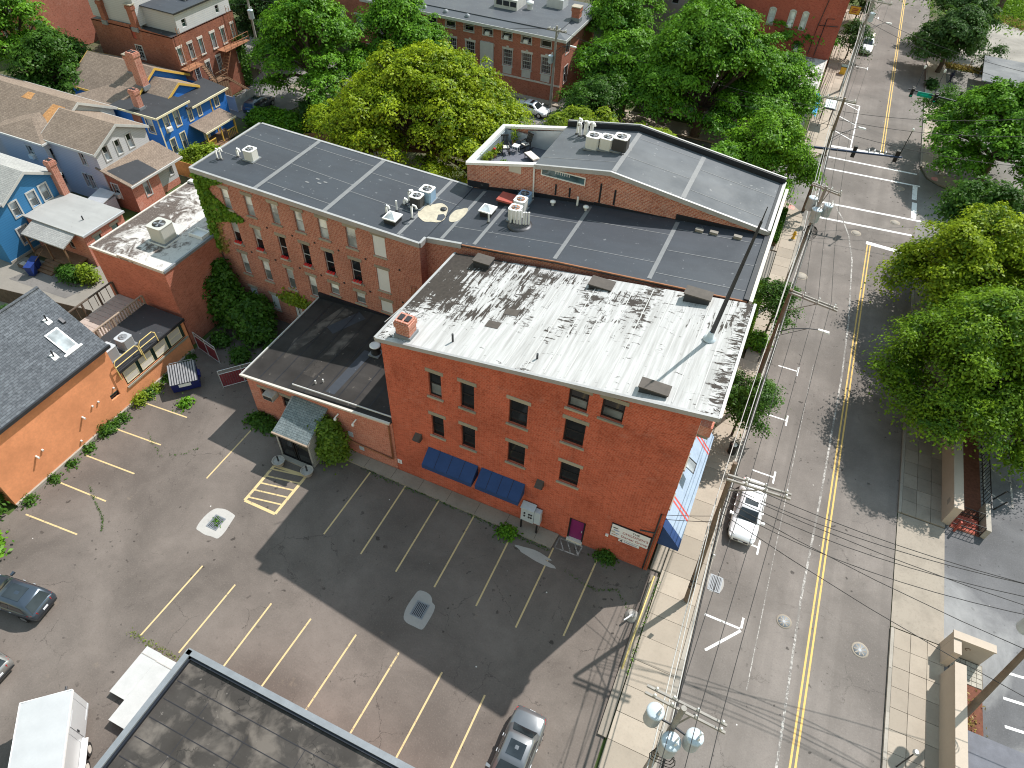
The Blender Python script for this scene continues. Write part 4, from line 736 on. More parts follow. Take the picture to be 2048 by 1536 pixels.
cols = [(-35.95, -35.25), (-33.9, -33.2), (-31.68, -31.0), (-29.65, -28.95), (-27.68, -26.92), (-25.45, -24.65), (-23.32, -22.35)]
for i, (a, c) in enumerate(cols):
    hol.append((a-LX0, c-LX0, 9.95, 11.6)); kinds.append('board' if i == 6 else 'top')
    hol.append((a-LX0, c-LX0, 6.95, 8.9)); kinds.append('board' if i == 6 else 'mid')
    hol.append((a-LX0, c-LX0, 4.1 if i < 4 else 5.0, 6.05)); kinds.append('board' if i == 6 else 'low')
    if i < 3: hol.append((a-LX0, c-LX0, 1.2, 2.7)); kinds.append('board')
_, fr = wall(b, (LX0, LY0), (LX1, LY0), 0, [(0, zL(LX0)-.2), (LX1-LX0, zL(LX1)-.2)], 'brick_long', hol)
plain('flower_mix', (.5, .12, .1), .8, .3, 20)
for i, (h, k) in enumerate(zip(hol, kinds)):
    if k == 'board': board(b, fr, h, lint='stone_lintel', sill='stone_lintel')
    else:
        up, lo = ('glass_shade', 'glass_cloud') if k == 'top' else (('glass_shade', 'glass_grey') if k == 'low' else ('glass_shade' if i in (1, 5) else 'glass_dark', 'glass_dark'))
        if k == 'mid' and i in (14,): up = 'hatch_red'
        w = window(b, fr, h, 'metal_light' if k != 'top' else 'metal_cap', up, lo, 'stone_lintel', 'stone_lintel', fw=.05)
        if k == 'mid':
            u0, u1, z0, _z = h; bo = MB().fb(fr, u0+.02, u1-.02, .0, .22, z0, z0+.14).build('window_box', 'pot_pale', w)
            for q in range(6): uu = u0+.1+q*(u1-u0-.2)/5; MB().fb(fr, uu-.06, uu+.06, .03, .2, z0+.14, z0+.24+.06*(q % 2)).build('flowers', 'flower_red' if q % 2 else 'siding_leaf' if False else 'flower_mix', w)
wall(b, (LX0, LY1), (LX0, LY0), 0, zL(LX0)-.2, 'brick_long'); wall(b, (LX1, LY0), (LX1, 32.35), 0, zL(LX1)-.2, 'brick_long')
wall(b, (-.1+.55, LY1), (LX0, LY1), 0, [(0, zL(.45)-.2), (20.15, zL(-19.7)-.2), (38.45, zL(LX0)-.2)], 'brick_long')
_, f2 = wall(b, (LX1, 32.35), (.45, 32.35), 0, [(0, zL(-19.5)-.2), (9.12, 13.03), (20.15, zL(.45)-.2)], 'brick_long'); wall(b, (.45, 32.35), (.45, LY1), 0, zL(.45)-.2, 'brick_long', [(1, 2, 5, 7), (3, 4, 5, 7), (5, 6, 5, 7), (1, 2, 9, 11), (3, 4, 9, 11), (5, 6, 9, 11)])
f3 = FR((.45, 32.35), (.45, LY1))
for u in (1, 3, 5):
    for z in (5, 9): window(b, f3, (u, u+1, z, z+2), 'white_paint', 'glass_dark', 'glass_grey', 'stone_pale', 'stone_pale')
r1 = slab(b, [(LX0-.12, LY0-.12, zL(LX0)), (LX1+.12, LY0-.12, zL(LX1)), (LX1+.12, 32.2, zL(LX1)), (LX1+.12, LY1+.1, zL(LX1)), (LX0-.12, LY1+.1, zL(LX0))], .2, 'roof_grey')
r2 = slab(b, [(LX1+.13, 32.2, zL(-19.57)), (-10.58, 32.2, 13.233), (-10.58, LY1+.1, 13.233), (LX1+.13, LY1+.1, zL(-19.57))], .2, 'roof_grey'); slab(b, [(-10.579, 32.2, 13.233), (.65, 32.2, zL(.65)), (.65, LY1+.1, zL(.65)), (-10.579, LY1+.1, 13.233)], .2, 'roof_grey')
def edge(parent, p, q, za, zb, m='metal_cap', w=.18, up=.06, dn=.3, name='roof_edge'):
    f_ = FR(p, q); P = f_.p
    return MB().hexa([P(0, .05, za-dn), P(f_.L, .05, zb-dn), P(f_.L, .05-w, zb-dn), P(0, .05-w, za-dn), P(0, .05, za+up), P(f_.L, .05, zb+up), P(f_.L, .05-w, zb+up), P(0, .05-w, za+up)]).build(name, m, parent)
edge(r1, (LX0-.12, LY0-.14), (LX1+.1, LY0-.14), zL(LX0), zL(LX1)); edge(r1, (LX0-.14, LY1), (LX0-.14, LY0-.1), zL(LX0), zL(LX0)); edge(r1, (LX1+.1, LY1+.12), (LX0, LY1+.12), zL(LX1), zL(LX0), up=.03); edge(r1, (LX1+.14, LY0-.1), (LX1+.14, 32.15), zL(LX1), zL(LX1))
edge(r2, (LX1+.2, 32.18), (-17.0, 32.18), zL(-19.5), zL(-17)); edge(r2, (-16.95, 32.18), (-10.58, 32.18), zL(-17), 13.233, 'rust', .08, .015, .05); edge(r2, (-10.57, 32.18), (.66, 32.18), 13.233, zL(.66), 'rust', .08, .015, .05); edge(r2, (.68, 32.2), (.68, LY1), zL(.66), zL(.66), 'flash_black', .28, .12, .3); edge(r2, (.9, 32.2), (.9, LY1+6.2), zL(.66)+.05, zL(.66)+.05, 'stone_pale', .2, .02, .35)
seam = lambda par, zf, *a: strip(zf, *a[:4], a[4], .014 if len(a) < 6 else a[5]).build('seam', 'seam_grey', par)
for x in (-32.6, -26.95): seam(r1, zL, x, 31.5, x, 39.1, .32, .018)
seam(r1, zL, -21.3, 31.6, -21.3, 39.1, .25, .018)
for a in ((-38, 37.05, -32.8, 36.9), (-38, 34.3, -32.8, 34.1), (-32.4, 38.15, -27.1, 38.05), (-32.4, 35.4, -27.1, 35.15), (-32.4, 32.55, -27.1, 32.4), (-26.8, 37.2, -21.4, 37.1), (-26.8, 34.4, -21.4, 34.2), (-21.1, 36.6, -19.6, 36.55)): seam(r1, zL, *a, .05)
for x in (-18.55, -16.2, -10.75, -4.9): seam(r2, zL, x, 32.4, x, 38.9, .26, .018)
for a in ((-18.4, 34, -10.7, 34.02), (-16, 36.7, -10.7, 36.7), (-10.4, 34.05, -5.0, 34.1), (-10.4, 37.2, -5, 37.3), (-4.7, 35.6, .4, 35.7), (-4.7, 38.1, .4, 38.1), (-4.7, 33.1, .4, 33.1)): seam(r2, zL, *a, .05)
for x, y, a, c, sd in ((-20.5, 34.9, .85, 1.35, 3), (-18.9, 35.4, .55, .85, 6)):
    zz = zL(x)+.022; MB().add([(px, py, zL(px)+.022) for px, py in blob(x, y, a, c, sd, 28, .12)], [tuple(range(28))]).build('dry_puddle_stain', 'stain_tan', r1 if x < -19.6 else r2)
MB().lathe((-20.1, 35.6, zL(-20.1)+.02), [(.22, 0), (.22, .06), (.12, .09)], 14).build('roof_drain', 'metal_dark', r1)
strip(zL, -27.6, 34.0, -26.0, 33.8, .25, .03).build('membrane_patch', 'seam_grey', r1) if False else None
for x, y in ((-29.6, 34.6), (-29.2, 34.2), (-28.9, 34.5), (-30.0, 33.9)): strip(zL, x-.15, y, x+.15, y, .14, .02).build('membrane_patch', 'seam_grey', r1)
def goose(par, x, y, h=.75, r=.055, zf=zL, dirx=.25):
    z = zf(x, y); MB().path([(x, y, z-.02), (x, y, z+h), (x+dirx*.3, y, z+h+.14), (x+dirx*.8, y, z+h+.1), (x+dirx, y, z+h-.08)], r).build('vent_pipe', 'metal_white', par); MB().lathe((x, y, z), [(.16, 0), (.12, .06), (.07, .1)], 10).build('pipe_boot', 'metal_dark', par)
def straight(par, x, y, h=.7, r=.05, zf=zL): z = zf(x, y); MB().tube((x, y, z-.02), (x, y, z+h), r).build('vent_pipe', 'metal_white', par); MB().lathe((x, y, z), [(.14, 0), (.1, .06), (.06, .1)], 10).build('pipe_boot', 'metal_dark', par)
goose(r1, -37.25, 33.3, .7); goose(r1, -37.0, 33.4, .75); goose(r1, -36.25, 34.3, .5, .09); goose(r1, -21.4, 33.6, .95, .07, zL, .4); straight(r1, -22.75, 33.9, .8, .06); goose(r1, -23.2, 33.3, .5, .08); goose(r1, -22.7, 34.8, .35, .09); goose(r1, -22.6, 35.3, .75, .08); goose(r1, -22.4, 35.5, .7, .08, zL, -.2); straight(r2, -16.46, 35.1, .7, .06)
for x in (-14.95, -14.7, -14.5, -14.3): straight(r2, x, 35.25+(x+14.9)*.1, 1.15, .07)
for x in (-14.1, -13.95, -13.78): straight(r2, x, 35.4+(x+14.1)*.3, 1.0, .06)
MB().lathe((-14.3, 35.35, zL(-14.3)), [(.85, 0), (.8, .1), (.6, .14)], 14).build('pipe_boot', 'metal_dark', r2)
for x, y in ((-13.25, 38.4), (-10.9, 38.35)): z = zL(x); MB().lathe((x, y, z), [(.09, 0), (.09, .2), (.2, .22), (.2, .3), (.06, .38)], 12).build('mushroom_vent', 'metal_white', r2)
straight(r2, -11.63, 38.7, .7, .07)
def dome(par, x, y, w, l, h=.35, m='skylight_glass'):
    z = zL(x); o = bx('skylight', 'metal_dark', par, x-w/2, x+w/2, y-l/2, y+l/2, z-.05, z+h); bx('frame', 'metal_white', o, x-w/2-.08, x+w/2+.08, y-l/2-.08, y+l/2+.08, z+h+.001, z+h+.08)
    zz = z+h+.081; MB().add([(x-w/2, y-l/2, zz), (x+w/2, y-l/2, zz), (x+w/2, y+l/2, zz), (x-w/2, y+l/2, zz), (x, y, zz+.22)], [(0, 1, 4), (1, 2, 4), (2, 3, 4), (3, 0, 4)]).build('dome', m, o)
dome(r1, -22.35, 32.7, .85, .85); dome(r2, -17.0, 36.1, .8, .85)
z = zL(-16.3); o = bx('roof_hatch', 'metal_dark', r2, -16.85, -15.85, 37.4, 38.3, z-.05, z+.28); bx('cover', 'hatch_red', o, -16.95, -15.75, 37.3, 38.4, z+.281, z+.42)
for x in (-3.4, -2.5, -1.05): o = bx('paving_block', 'concrete_drive', None, x-.25, x+.25, 38.15, 38.42, zL(x)+.02, zL(x)+.18); tag(o, 'loose concrete block on the shaded grey roof, %s' % {-3.4: 'furthest from the street', -2.5: 'middle of three', -1.05: 'beside the flagpole tip'}[x], 'block', 'loose blocks on the grey roof')
ac_unit('pale air conditioner alone at the far west end of the long grey roof', -35.2, 34.5, zL(-35.2), .8, .75); ac_unit('round black cased air conditioner beside vent pipes on long grey roof', -21.85, 35.1, zL(-21.85), .8, .8, 'louvre_dark'); ac_unit('silver air conditioner behind the round black one on grey roof', -21.6, 36.1, zL(-21.6), .9, .85, 'louvre_blue')
ac_unit('white air conditioner in front of the row of white pipes', -14.95, 36.0, zL(-14.95), .8, .85, 'louvre_white', fan='rust'); ac_unit('white air conditioner in the middle of three near the red hatch', -15.1, 37.2, zL(-15.1), .8, .8, 'louvre_white', fan='rust'); ac_unit('bluish air conditioner in the shade beside the red roof hatch', -15.25, 38.3, zL(-15.25), .8, .6, 'louvre_blue', 'metal_blue')
# fire ladder and small fittings on the south wall
for k, x in enumerate((-34.6, -32.4, -30.2, -28.3, -26.3, -24.1, -21.4)):
    for z in (9.35, 6.5): MB().fb(fr, x-LX0-.06, x-LX0+.06, 0, .05, z-.06, z+.06).build('tie_plate', 'metal_dark', b)
la = thing('wall_ladder', 'small red metal ladder fixed to the brick wall beside the white roof', 'ladder', (-20.3, 31.4, 6.8))
for x in (-20.55, -20.25): MB().tube((x, 31.4, 6.8), (x, 31.4, 8.4), .025).build('rail', 'rust', la)
for k in range(4): MB().tube((-20.55, 31.4, 7+k*.38), (-20.25, 31.4, 7+k*.38), .02).build('rung', 'rust', la)

# ---------------------------------------------------------------- taller building with roof terrace
b = thing('terrace_building', 'brick building with ridged grey roof, roof terrace and strip window', 'building', (-10, 42, 0))
UX0, UX1, UY0, UY1 = -20.1, .5, 39.2, 45.4
zU = lambda x, y=0: 15.9-(-9.8-x)*.165 if x < -9.8 else 15.9-(x+9.8)*.126
kw = (-14.55-UX0, -11.4-UX0, 14.4, 15.0)
_, fr = wall(b, (UX0, UY0), (UX1, UY0), 0, [(0, 13.75), (5.1, zU(-15)-.16), (10.3, zU(-9.8)-.16), (20.6, zU(.5)-.16)], 'brick_upper', [kw])
k_ = MB(); 
for a in ((kw[0], kw[0]+.07, kw[2], kw[3]), (kw[1]-.07, kw[1], kw[2], kw[3]), (kw[0]+.07, kw[1]-.07, kw[2], kw[2]+.07), (kw[0]+.07, kw[1]-.07, kw[3]-.07, kw[3])): k_.fb(fr, a[0], a[1], -.08, .04, a[2], a[3])
k_ = k_.build('strip_window', 'metal_white', b); MB().fb(fr, kw[0]+.05, kw[1]-.05, -.06, -.04, kw[2]+.05, kw[3]-.05).build('pane', 'glass_kitchen', k_)
for i in range(7): MB().fb(fr, kw[0]+1.0+i*.16, kw[0]+1.06+i*.16, -.038, -.03, kw[3]-.3, kw[3]-.08).build('utensil', 'metal_light', k_)
wall(b, (UX1, UY0), (UX1, UY1), 0, zU(UX1)-.16, 'brick_upper', [(1, 2, 4.5, 6.5), (3.5, 4.5, 4.5, 6.5), (1, 2, 9, 11), (3.5, 4.5, 9, 11)]); f3 = FR((UX1, UY0), (UX1, UY1))
for u in (1, 3.5):
    for z in (4.5, 9): window(b, f3, (u, u+1, z, z+2), 'white_paint', 'glass_dark', 'glass_grey', 'stone_pale', 'stone_pale')
wall(b, (UX1, UY1), (UX0, UY1), 0, [(0, zU(.5)-.16), (10.3, zU(-9.8)-.16), (15.6, zU(-15)-.16), (20.6, 13.75)], 'brick_upper'); wall(b, (UX0, UY1), (UX0, UY0), 0, 13.75, 'brick_upper')
wall(b, (-15.0, UY1), (-15.0, UY0), 12.9, zU(-15)-.16, 'metal_panel', name='terrace_wall')
ru = slab(b, [(-15.05, UY0-.1, zU(-15.05)), (-9.8, UY0-.1, zU(-9.8)), (-9.8, UY1, zU(-9.8)), (-15.05, UY1, zU(-15.05))], .15, 'roof_pale'); ru2 = slab(b, [(-9.799, UY0-.1, zU(-9.799)), (UX1+.1, UY0-.1, zU(.6)), (UX1+.1, UY1, zU(.6)), (-9.799, UY1, zU(-9.8))], .15, 'roof_pale')
for x0, x1 in ((-15.05, -9.8), (-9.8, .6)):
    par = ru if x0 < -10 else ru2
    edge(par, (x0, UY0-.12), (x1, UY0-.12), zU(x0), zU(x1), 'metal_cap', .16, .05, .25); edge(par, (x1, UY1+.1), (x0, UY1+.1), zU(x1), zU(x0), 'metal_cap', .12, .42, .3, 'parapet'); edge(par, (x1, UY1-.03), (x0, UY1-.03), zU(x1), zU(x0), 'flash_black', .12, .38, .1, 'parapet_lining')
edge(ru2, (.62, UY0-.1), (.62, UY1+.1), zU(.5), zU(.5), 'metal_cap', .2, .1, .3); edge(ru2, (.42, UY0), (.42, UY1), zU(.5), zU(.5), 'flash_black', .16, .08, .1, 'gutter')
for x in (-9.65, -5.0): seam(ru2, zU, x, 39.3, x, 45.1, .3, .016)
for a in ((-9.4, 44.4, -5.2, 44.5), (-9.4, 41.6, -5.2, 41.75), (-4.8, 43.3, .2, 43.3), (-4.8, 40.5, .1, 40.4)): seam(ru2, zU, *a, .05)
seam(ru, zU, -14.8, 40.3, -9.9, 40.5, .05)
fl = MB()
for x0, x1, z0, z1 in ((-20.05, -18.4, 12.55, 12.7), (-18.38, -15.25, 12.45, 12.95), (-15.23, -10.65, 12.95, 13.4), (-10.63, -5.15, 13.45, 13.75), (-5.13, .2, 14.15, 14.35)): MB().hexa([(x0, 39.13, zL(x0)), (x1, 39.13, zL(x1)), (x1, 39.2, zL(x1)), (x0, 39.2, zL(x0)), (x0, 39.13, z0), (x1, 39.13, z1), (x1, 39.2, z1), (x0, 39.2, z0)]).build('flashing', 'flash_black', b)
MB().tube((-15.02, 39.08, 15.0), (-14.97, 39.08, 12.6), .06).build('downpipe', 'metal_white', b)
for x, z0, z1 in ((-13.4, 13.2, 14.0), (-12.4, 13.3, 14.0), (-10.3, 13.5, 14.9), (-9.3, 13.6, 14.7)): MB().fb(fr, x-UX0-.06, x-UX0+.06, 0, .03, z0, z1).build('cable', 'flash_black', b)
MB().fb(fr, -16.9-UX0, -16-UX0, 0, .012, 14.05, 14.6).build('plaster_patch', 'stone_pale', b)
# terrace
te = slab(b, [(UX0+.2, UY0+.2, 12.92), (-15.02, UY0+.2, 12.92), (-15.02, UY1-.2, 12.92), (UX0+.2, UY1-.2, 12.92)], .1, 'deck_grey', 'terrace_floor')
edge(te, (UX0-.06, UY0-.06), (-15.0, UY0-.06), 13.85, 15.0, 'metal_white', .35, .06, .12, 'parapet_cap'); edge(te, (UX0-.06, UY1+.06), (UX0-.06, UY0-.0), 13.9, 13.85, 'metal_white', .35, .06, .12, 'parapet_cap'); edge(te, (-15.0, UY1+.06), (UX0-.0, UY1+.06), 14.9, 13.9, 'metal_white', .35, .06, .12, 'parapet_cap')
MB().box(UX0+.06, -15.02, UY1-.3, UY1-.24, 12.93, 13.8).build('parapet_lining', 'metal_panel', te); MB().box(UX0+.24, UX0+.3, UY0+.2, UY1-.31, 12.93, 13.74).build('parapet_lining', 'metal_panel', te); MB().hexa([(-18, UY1-.31, 13.7), (-15.02, UY1-.31, 13.7), (-15.02, UY1-.25, 13.7), (-18, UY1-.25, 13.7), (-18, UY1-.31, 14.1), (-15.02, UY1-.31, 14.75), (-15.02, UY1-.25, 14.75), (-18, UY1-.25, 14.1)]).build('parapet_lining', 'metal_panel', te)
MB().box(-18.9, -16.2, 39.6, 41.6, 12.925, 12.94).build('rug', 'cushion', te)
def rocker(label, x, y, rz):
    o = thing('rocking_chair', label, 'chair', (x, y, 12.93), rz, 'terrace chairs'); q = 'black_frame'
    MB().box(-.28, .28, -.25, .28, .4, .45).build('seat', q, o, False); MB().box(-.24, .24, -.2, .24, .452, .5).build('cushion', 'cushion', o, False)
    for k in range(5): x0 = -.24+k*.11; MB().hexa([(x0, .26, .45), (x0+.07, .26, .45), (x0+.07, .3, .45), (x0, .3, .45), (x0, .5, 1.15), (x0+.07, .5, 1.15), (x0+.07, .54, 1.15), (x0, .54, 1.15)]).build('back_slat', q, o, False)
    MB().box(-.29, .29, .49, .55, 1.1, 1.2).build('top_rail', q, o, False)
    for s in (-1, 1):
        MB().tube((s*.27, -.25, 0.05), (s*.27, -.25, .66), .03).build('leg', q, o, False); MB().tube((s*.27, .25, .05), (s*.27, .3, .66), .03).build('leg', q, o, False)
        MB().box(s*.27-.05, s*.27+.05, -.3, .35, .66, .7).build('armrest', q, o, False); MB().path([(s*.27, -.45, .1), (s*.27, -.2, .03), (s*.27, .2, .03), (s*.27, .6, .12)], .03).build('rocker', q, o, False)
    return o
rocker('black rocking chair facing sideways nearer the terrace plants', -19.0, 43.3, R(35)); rocker('black rocking chair with its back to the far terrace wall', -17.9, 44.4, R(-25))
o = thing('side_table', 'small pale side table between the two rocking chairs', 'table', (-18.4, 43.85, 12.93)); MB().box(-.25, .25, -.25, .25, .45, .5).build('top', 'metal_white', o, False)
for sx in (-1, 1):
    for sy in (-1, 1): MB().tube((sx*.2, sy*.2, 0), (sx*.2, sy*.2, .45), .025).build('leg', 'metal_white', o, False)
o = thing('sun_lounger', 'striped beige sun lounger with raised back on the terrace', 'lounger', (-16.6, 43.0, 12.93), R(-125))
MB().box(-.3, .3, -.9, .35, .3, .36).build('frame', 'black_frame', o, False); MB().box(-.28, .28, -.88, .34, .362, .44).build('cushion', 'cushion', o, False); MB().hexa([(-.28, .36, .36), (.28, .36, .36), (.28, .42, .34), (-.28, .42, .34), (-.28, .95, .85), (.28, .95, .85), (.28, 1.0, .8), (-.28, 1.0, .8)]).build('backrest', 'cushion', o, False)
for sx in (-1, 1):
    for yy in (-.8, .3): MB().tube((sx*.26, yy, 0), (sx*.26, yy, .3), .03).build('leg', 'black_frame', o, False)
ac_unit('pale air conditioner, westernmost of three on the ridged roof', -12.1, 42.3, zU(-12.1), .9, .85); ac_unit('pale air conditioner, middle one of three on the ridged roof', -11.15, 42.3, zU(-11.15), .85, .8); ac_unit('black cased air conditioner, easternmost of three on the ridged roof', -10.2, 42.3, zU(-10.2), .95, .9, 'louvre_dark')
for k, (x, y) in enumerate(((-13.6, 43.9), (-13.3, 44.0), (-13.1, 43.8), (-12.9, 44.1), (-12.75, 43.9), (-13.9, 44.2))): goose(ru, x, y, .8+.1*(k % 3), .09, zU, .25 if k % 2 else -.2)
MB().lathe((-9.85, 41.6, zU(-9.85)), [(.14, 0), (.1, .08), (.05, .1)], 10).build('roof_drain', 'metal_dark', ru)

# ---------------------------------------------------------------- brick block with weathered white roof
b = thing('weathered_roof_building', 'plain windowless brick block with cracked dirty white roof', 'building', (-41.3, 31, 0))
WX0, WX1, WY0, WY1, WZ = -44.8, -37.85, 26.1, 36.6, 7.1
wall(b, (WX0, WY0), (WX1, WY0), 0, [(0, WZ-.05), (2.6, WZ-.05), (2.601, WZ+.22), (WX1-WX0, WZ+.15)], 'brick_orange'); wall(b, (WX1, WY0), (WX1, 31.48), 0, WZ+.05, 'brick_orange'); wall(b, (WX1, WY1), (WX0, WY1), 0, WZ, 'brick_orange'); wall(b, (WX0, WY1), (WX0, WY0), 0, WZ, 'brick_orange')
ro = slab(b, [(WX0-.08, WY0-.02, WZ), (WX1+.0, WY0-.02, WZ), (WX1+.0, 31.48, WZ), (-38.15, 31.5, WZ), (-38.15, WY1, WZ), (WX0-.08, WY1, WZ)], .15, 'roof_peeled_old')
edge(ro, (WX0+2.7, WY0-.04), (WX1+.02, WY0-.04), WZ+.2, WZ+.13, 'stone_pale', .2, .06, .1, 'coping'); edge(ro, (WX0-.1, WY0-.04), (WX0+2.66, WY0-.04), WZ, WZ, 'stone_pale', .16, .06, .1, 'coping'); edge(ro, (WX1+.03, WY0), (WX1+.03, 31.45), WZ, WZ, 'metal_grey', .16, .1, .1, 'coping'); edge(ro, (WX0-.06, WY1), (WX0-.06, WY0), WZ, WZ, 'stone_pale', .14, .06, .1, 'coping'); edge(ro, (-38.2, WY1+.02), (WX0, WY1+.02), WZ, WZ, 'white_paint', .4, .2, .1, 'coping')
ac_unit('large beige air handler on the cracked dirty white roof', -40.6, 29.2, WZ+.15, 1.35, 1.25, 'louvre_tan', 'louvre_tan'); bx('roof_curb', 'metal_white', ro, -41.45, -39.8, 28.4, 29.95, WZ+.005, WZ+.12); strip(lambda x, y: WZ, -42.3, 30.4, -40.2, 30.6, 1.5, .03).build('membrane_patch', 'white_paint', ro)
o = thing('metal_tray', 'open white metal tray lying on the cracked white roof edge', 'tray', (-38.7, 31.0, WZ)); q = MB().box(-39.4, -38.1, 30.4, 31.3, WZ+.02, WZ+.08).build('base', 'metal_white', o)
for a in ((-39.4, -38.1, 30.4, 30.45), (-39.4, -38.1, 31.25, 31.3), (-39.4, -39.35, 30.46, 31.24), (-38.15, -38.1, 30.46, 31.24)): bx('side', 'metal_white', o, *a, WZ+.081, WZ+.3)

# ---------------------------------------------------------------- orange stucco building
b = thing('orange_building', 'bright orange stucco building with grey shingle gable roof and skylight', 'building', (-41, 14, 0))
OX1, OXr, OX0, OY0, OY1 = -37.4, -41.5, -45.6, 9.7, 19.5
sw = (18.2-OY0, 18.95-OY0, 1.5, 2.0)
_, fr = wall(b, (OX1, OY0), (OX1, OY1), 0, 5.75, 'orange_stucco', [sw]); window(b, fr, sw, 'black_frame', 'glass_teal', 'glass_dark', fw=.05)
wall(b, (OX1, OY1), (OX0, OY1), 0, [(0, 5.75), (4.1, 8.85), (8.2, 5.75)], 'orange_stucco'); wall(b, (OX0, OY0), (OX1, OY0), 0, [(0, 5.75), (4.1, 8.85), (8.2, 5.75)], 'orange_stucco'); wall(b, (OX0, OY1), (OX0, OY0), 0, 5.75, 'orange_stucco')
ro = gable_roof(b, OX0, OX1, OY0-3, OY1, 5.75, 8.9, 'y', 'shingle_slate', .22); MB().box(OX1+.2, OX1+.32, OY0-.3, OY1+.25, 5.48, 5.72).build('gutter', 'metal_dark', ro)
kO = lambda x: 9.0-(x-OXr)*(3.15/4.1)
MB().tube((OXr, OY0-3, 9.02), (OXr, OY1+.22, 9.02), .1).build('ridge_cap', 'shingle_slate', ro)
def on_slope(x0, x1, y0, y1, t0, t1): return [(x, y, kO(x)+t) for t in (t0, t1) for x, y in ((x0, y0), (x1, y0), (x1, y1), (x0, y1))]
sk = MB().hexa(on_slope(-39.35, -38.05, 17.5, 18.45, -.05, .1)).build('skylight', 'metal_light', ro); MB().hexa(on_slope(-39.27, -38.13, 17.58, 18.37, .101, .12)).build('pane', 'skylight_glass', sk); MB().hexa(on_slope(-38.05, -37.95, 17.3, 18.65, .0, .06)).build('flashing', 'metal_light', sk)
for x, y in ((-39.9, 18.4), (-38.35, 16.9)): MB().hexa(on_slope(x-.15, x+.2, y-.18, y+.18, -.02, .03)).build('pipe_boot', 'metal_white', ro); MB().tube((x, y, kO(x)), (x, y, kO(x)+.5), .05).build('vent_pipe', 'metal_dark', ro)
MB().hexa(on_slope(-39.6, -39.3, 18.9, 19.1, 0, .15)).build('roof_vent', 'metal_dark', ro)
for y, z in ((18.69, 2.38), (17.32, 2.32), (16.84, 2.35), (15.92, 2.16), (15.03, .65), (12.78, 2.25), (12.28, 2.15)): MB().tube((OX1, y, z), (OX1+(.28 if y in (15.92, 12.28) else .12), y, z-.03), .07).build('wall_vent', 'spigot', b)
MB().box(OX1, OX1+.14, OY0, 25.6, 0, .22).build('plinth', 'concrete_kerb', b)
# its low wing
WH = 3.3; wh = [(.3+k*1.42, 1.45+k*1.42, 1.75, 2.85) for k in range(4)]
_, fr = wall(b, (OX1, OY1), (OX1, 25.7), 0, WH-.1, 'orange_stucco', [(.2, 6.0, 1.6, 3.0)]); wall(b, (OX1, 25.7), (-41, 25.7), 0, WH-.1, 'orange_stucco')
gb = MB().fb(fr, .2, 6.0, -.2, -.12, 1.6, 3.0).build('window_band', 'green_paint', b)
for u0, u1, a, c in wh: w = MB().fb(fr, u0, u1, -.12, -.06, a, c).build('window_sash', 'stone_pale', gb); [MB().fb(fr, u0+.08, u1-.08, -.058, -.05, z0, z1).build('pane', 'glass_teal' if z0 > 2.2 else 'glass_cloud', w) for z0, z1 in ((a+.07, (a+c)/2-.03), ((a+c)/2+.03, c-.07))] if False else None
for u0, u1, a, c in wh:
    w = MB(); T = .07; mid = (a+c)/2
    for r_ in ((u0, u0+T, a, c), (u1-T, u1, a, c), (u0+T, u1-T, a, a+T), (u0+T, u1-T, c-T, c), (u0+T, u1-T, mid-.03, mid+.03)): w.fb(fr, r_[0], r_[1], -.12, -.05, r_[2], r_[3])
    w = w.build('window', 'cream_trim', b); MB().fb(fr, u0+.05, u1-.05, -.1, -.09, mid, c-.05).build('pane', 'glass_teal', w); MB().fb(fr, u0+.05, u1-.05, -.09, -.08, a+.05, mid).build('pane', 'glass_shade' if u0 > 1 and u0 < 4 else 'glass_teal', w)
MB().fb(fr, .1, 6.1, -.05, .1, 1.48, 1.6).build('sill', 'stone_lintel', gb)
rw = slab(b, [(-41, OY1+.02, WH), (OX1+.12, OY1+.02, WH), (OX1+.12, 25.75, WH), (-41, 25.75, WH)], .14, 'roof_dark'); MB().box(OX1+.12, OX1+.22, OY1+.02, 25.75, WH-.2, WH+.02).build('gutter', 'metal_dark', rw)
ac_unit('louvred grey air conditioner nearest the gable on the low dark wing', -38.75, 20.3, WH, .95, .95, 'louvre_grey', 'metal_light', fan='metal_grey'); ac_unit('louvred grey air conditioner behind the first on the low dark wing', -38.7, 21.7, WH, .9, .8, 'louvre_grey', 'metal_light', fan='metal_grey')
rl = thing('yellow_guard_rail', 'pale yellow tube guard rail along the low wing roof edge', 'railing', (-37.2, 21, WH))
for y0, y1 in ((19.4, 21.5), (21.62, 23.1)): MB().path([(-37.15, y0, WH-.7), (-37.2, y0, WH+.75), (-37.2, y0+.2, WH+.95), (-37.2, y1-.2, WH+.95), (-37.2, y1, WH+.75), (-37.15, y1, WH-.05)], .04).build('tube', 'pipe_yellow', rl); MB().tube((-37.2, y0, WH+.45), (-37.2, y1, WH+.45), .03).build('mid_rail', 'pipe_yellow', rl)
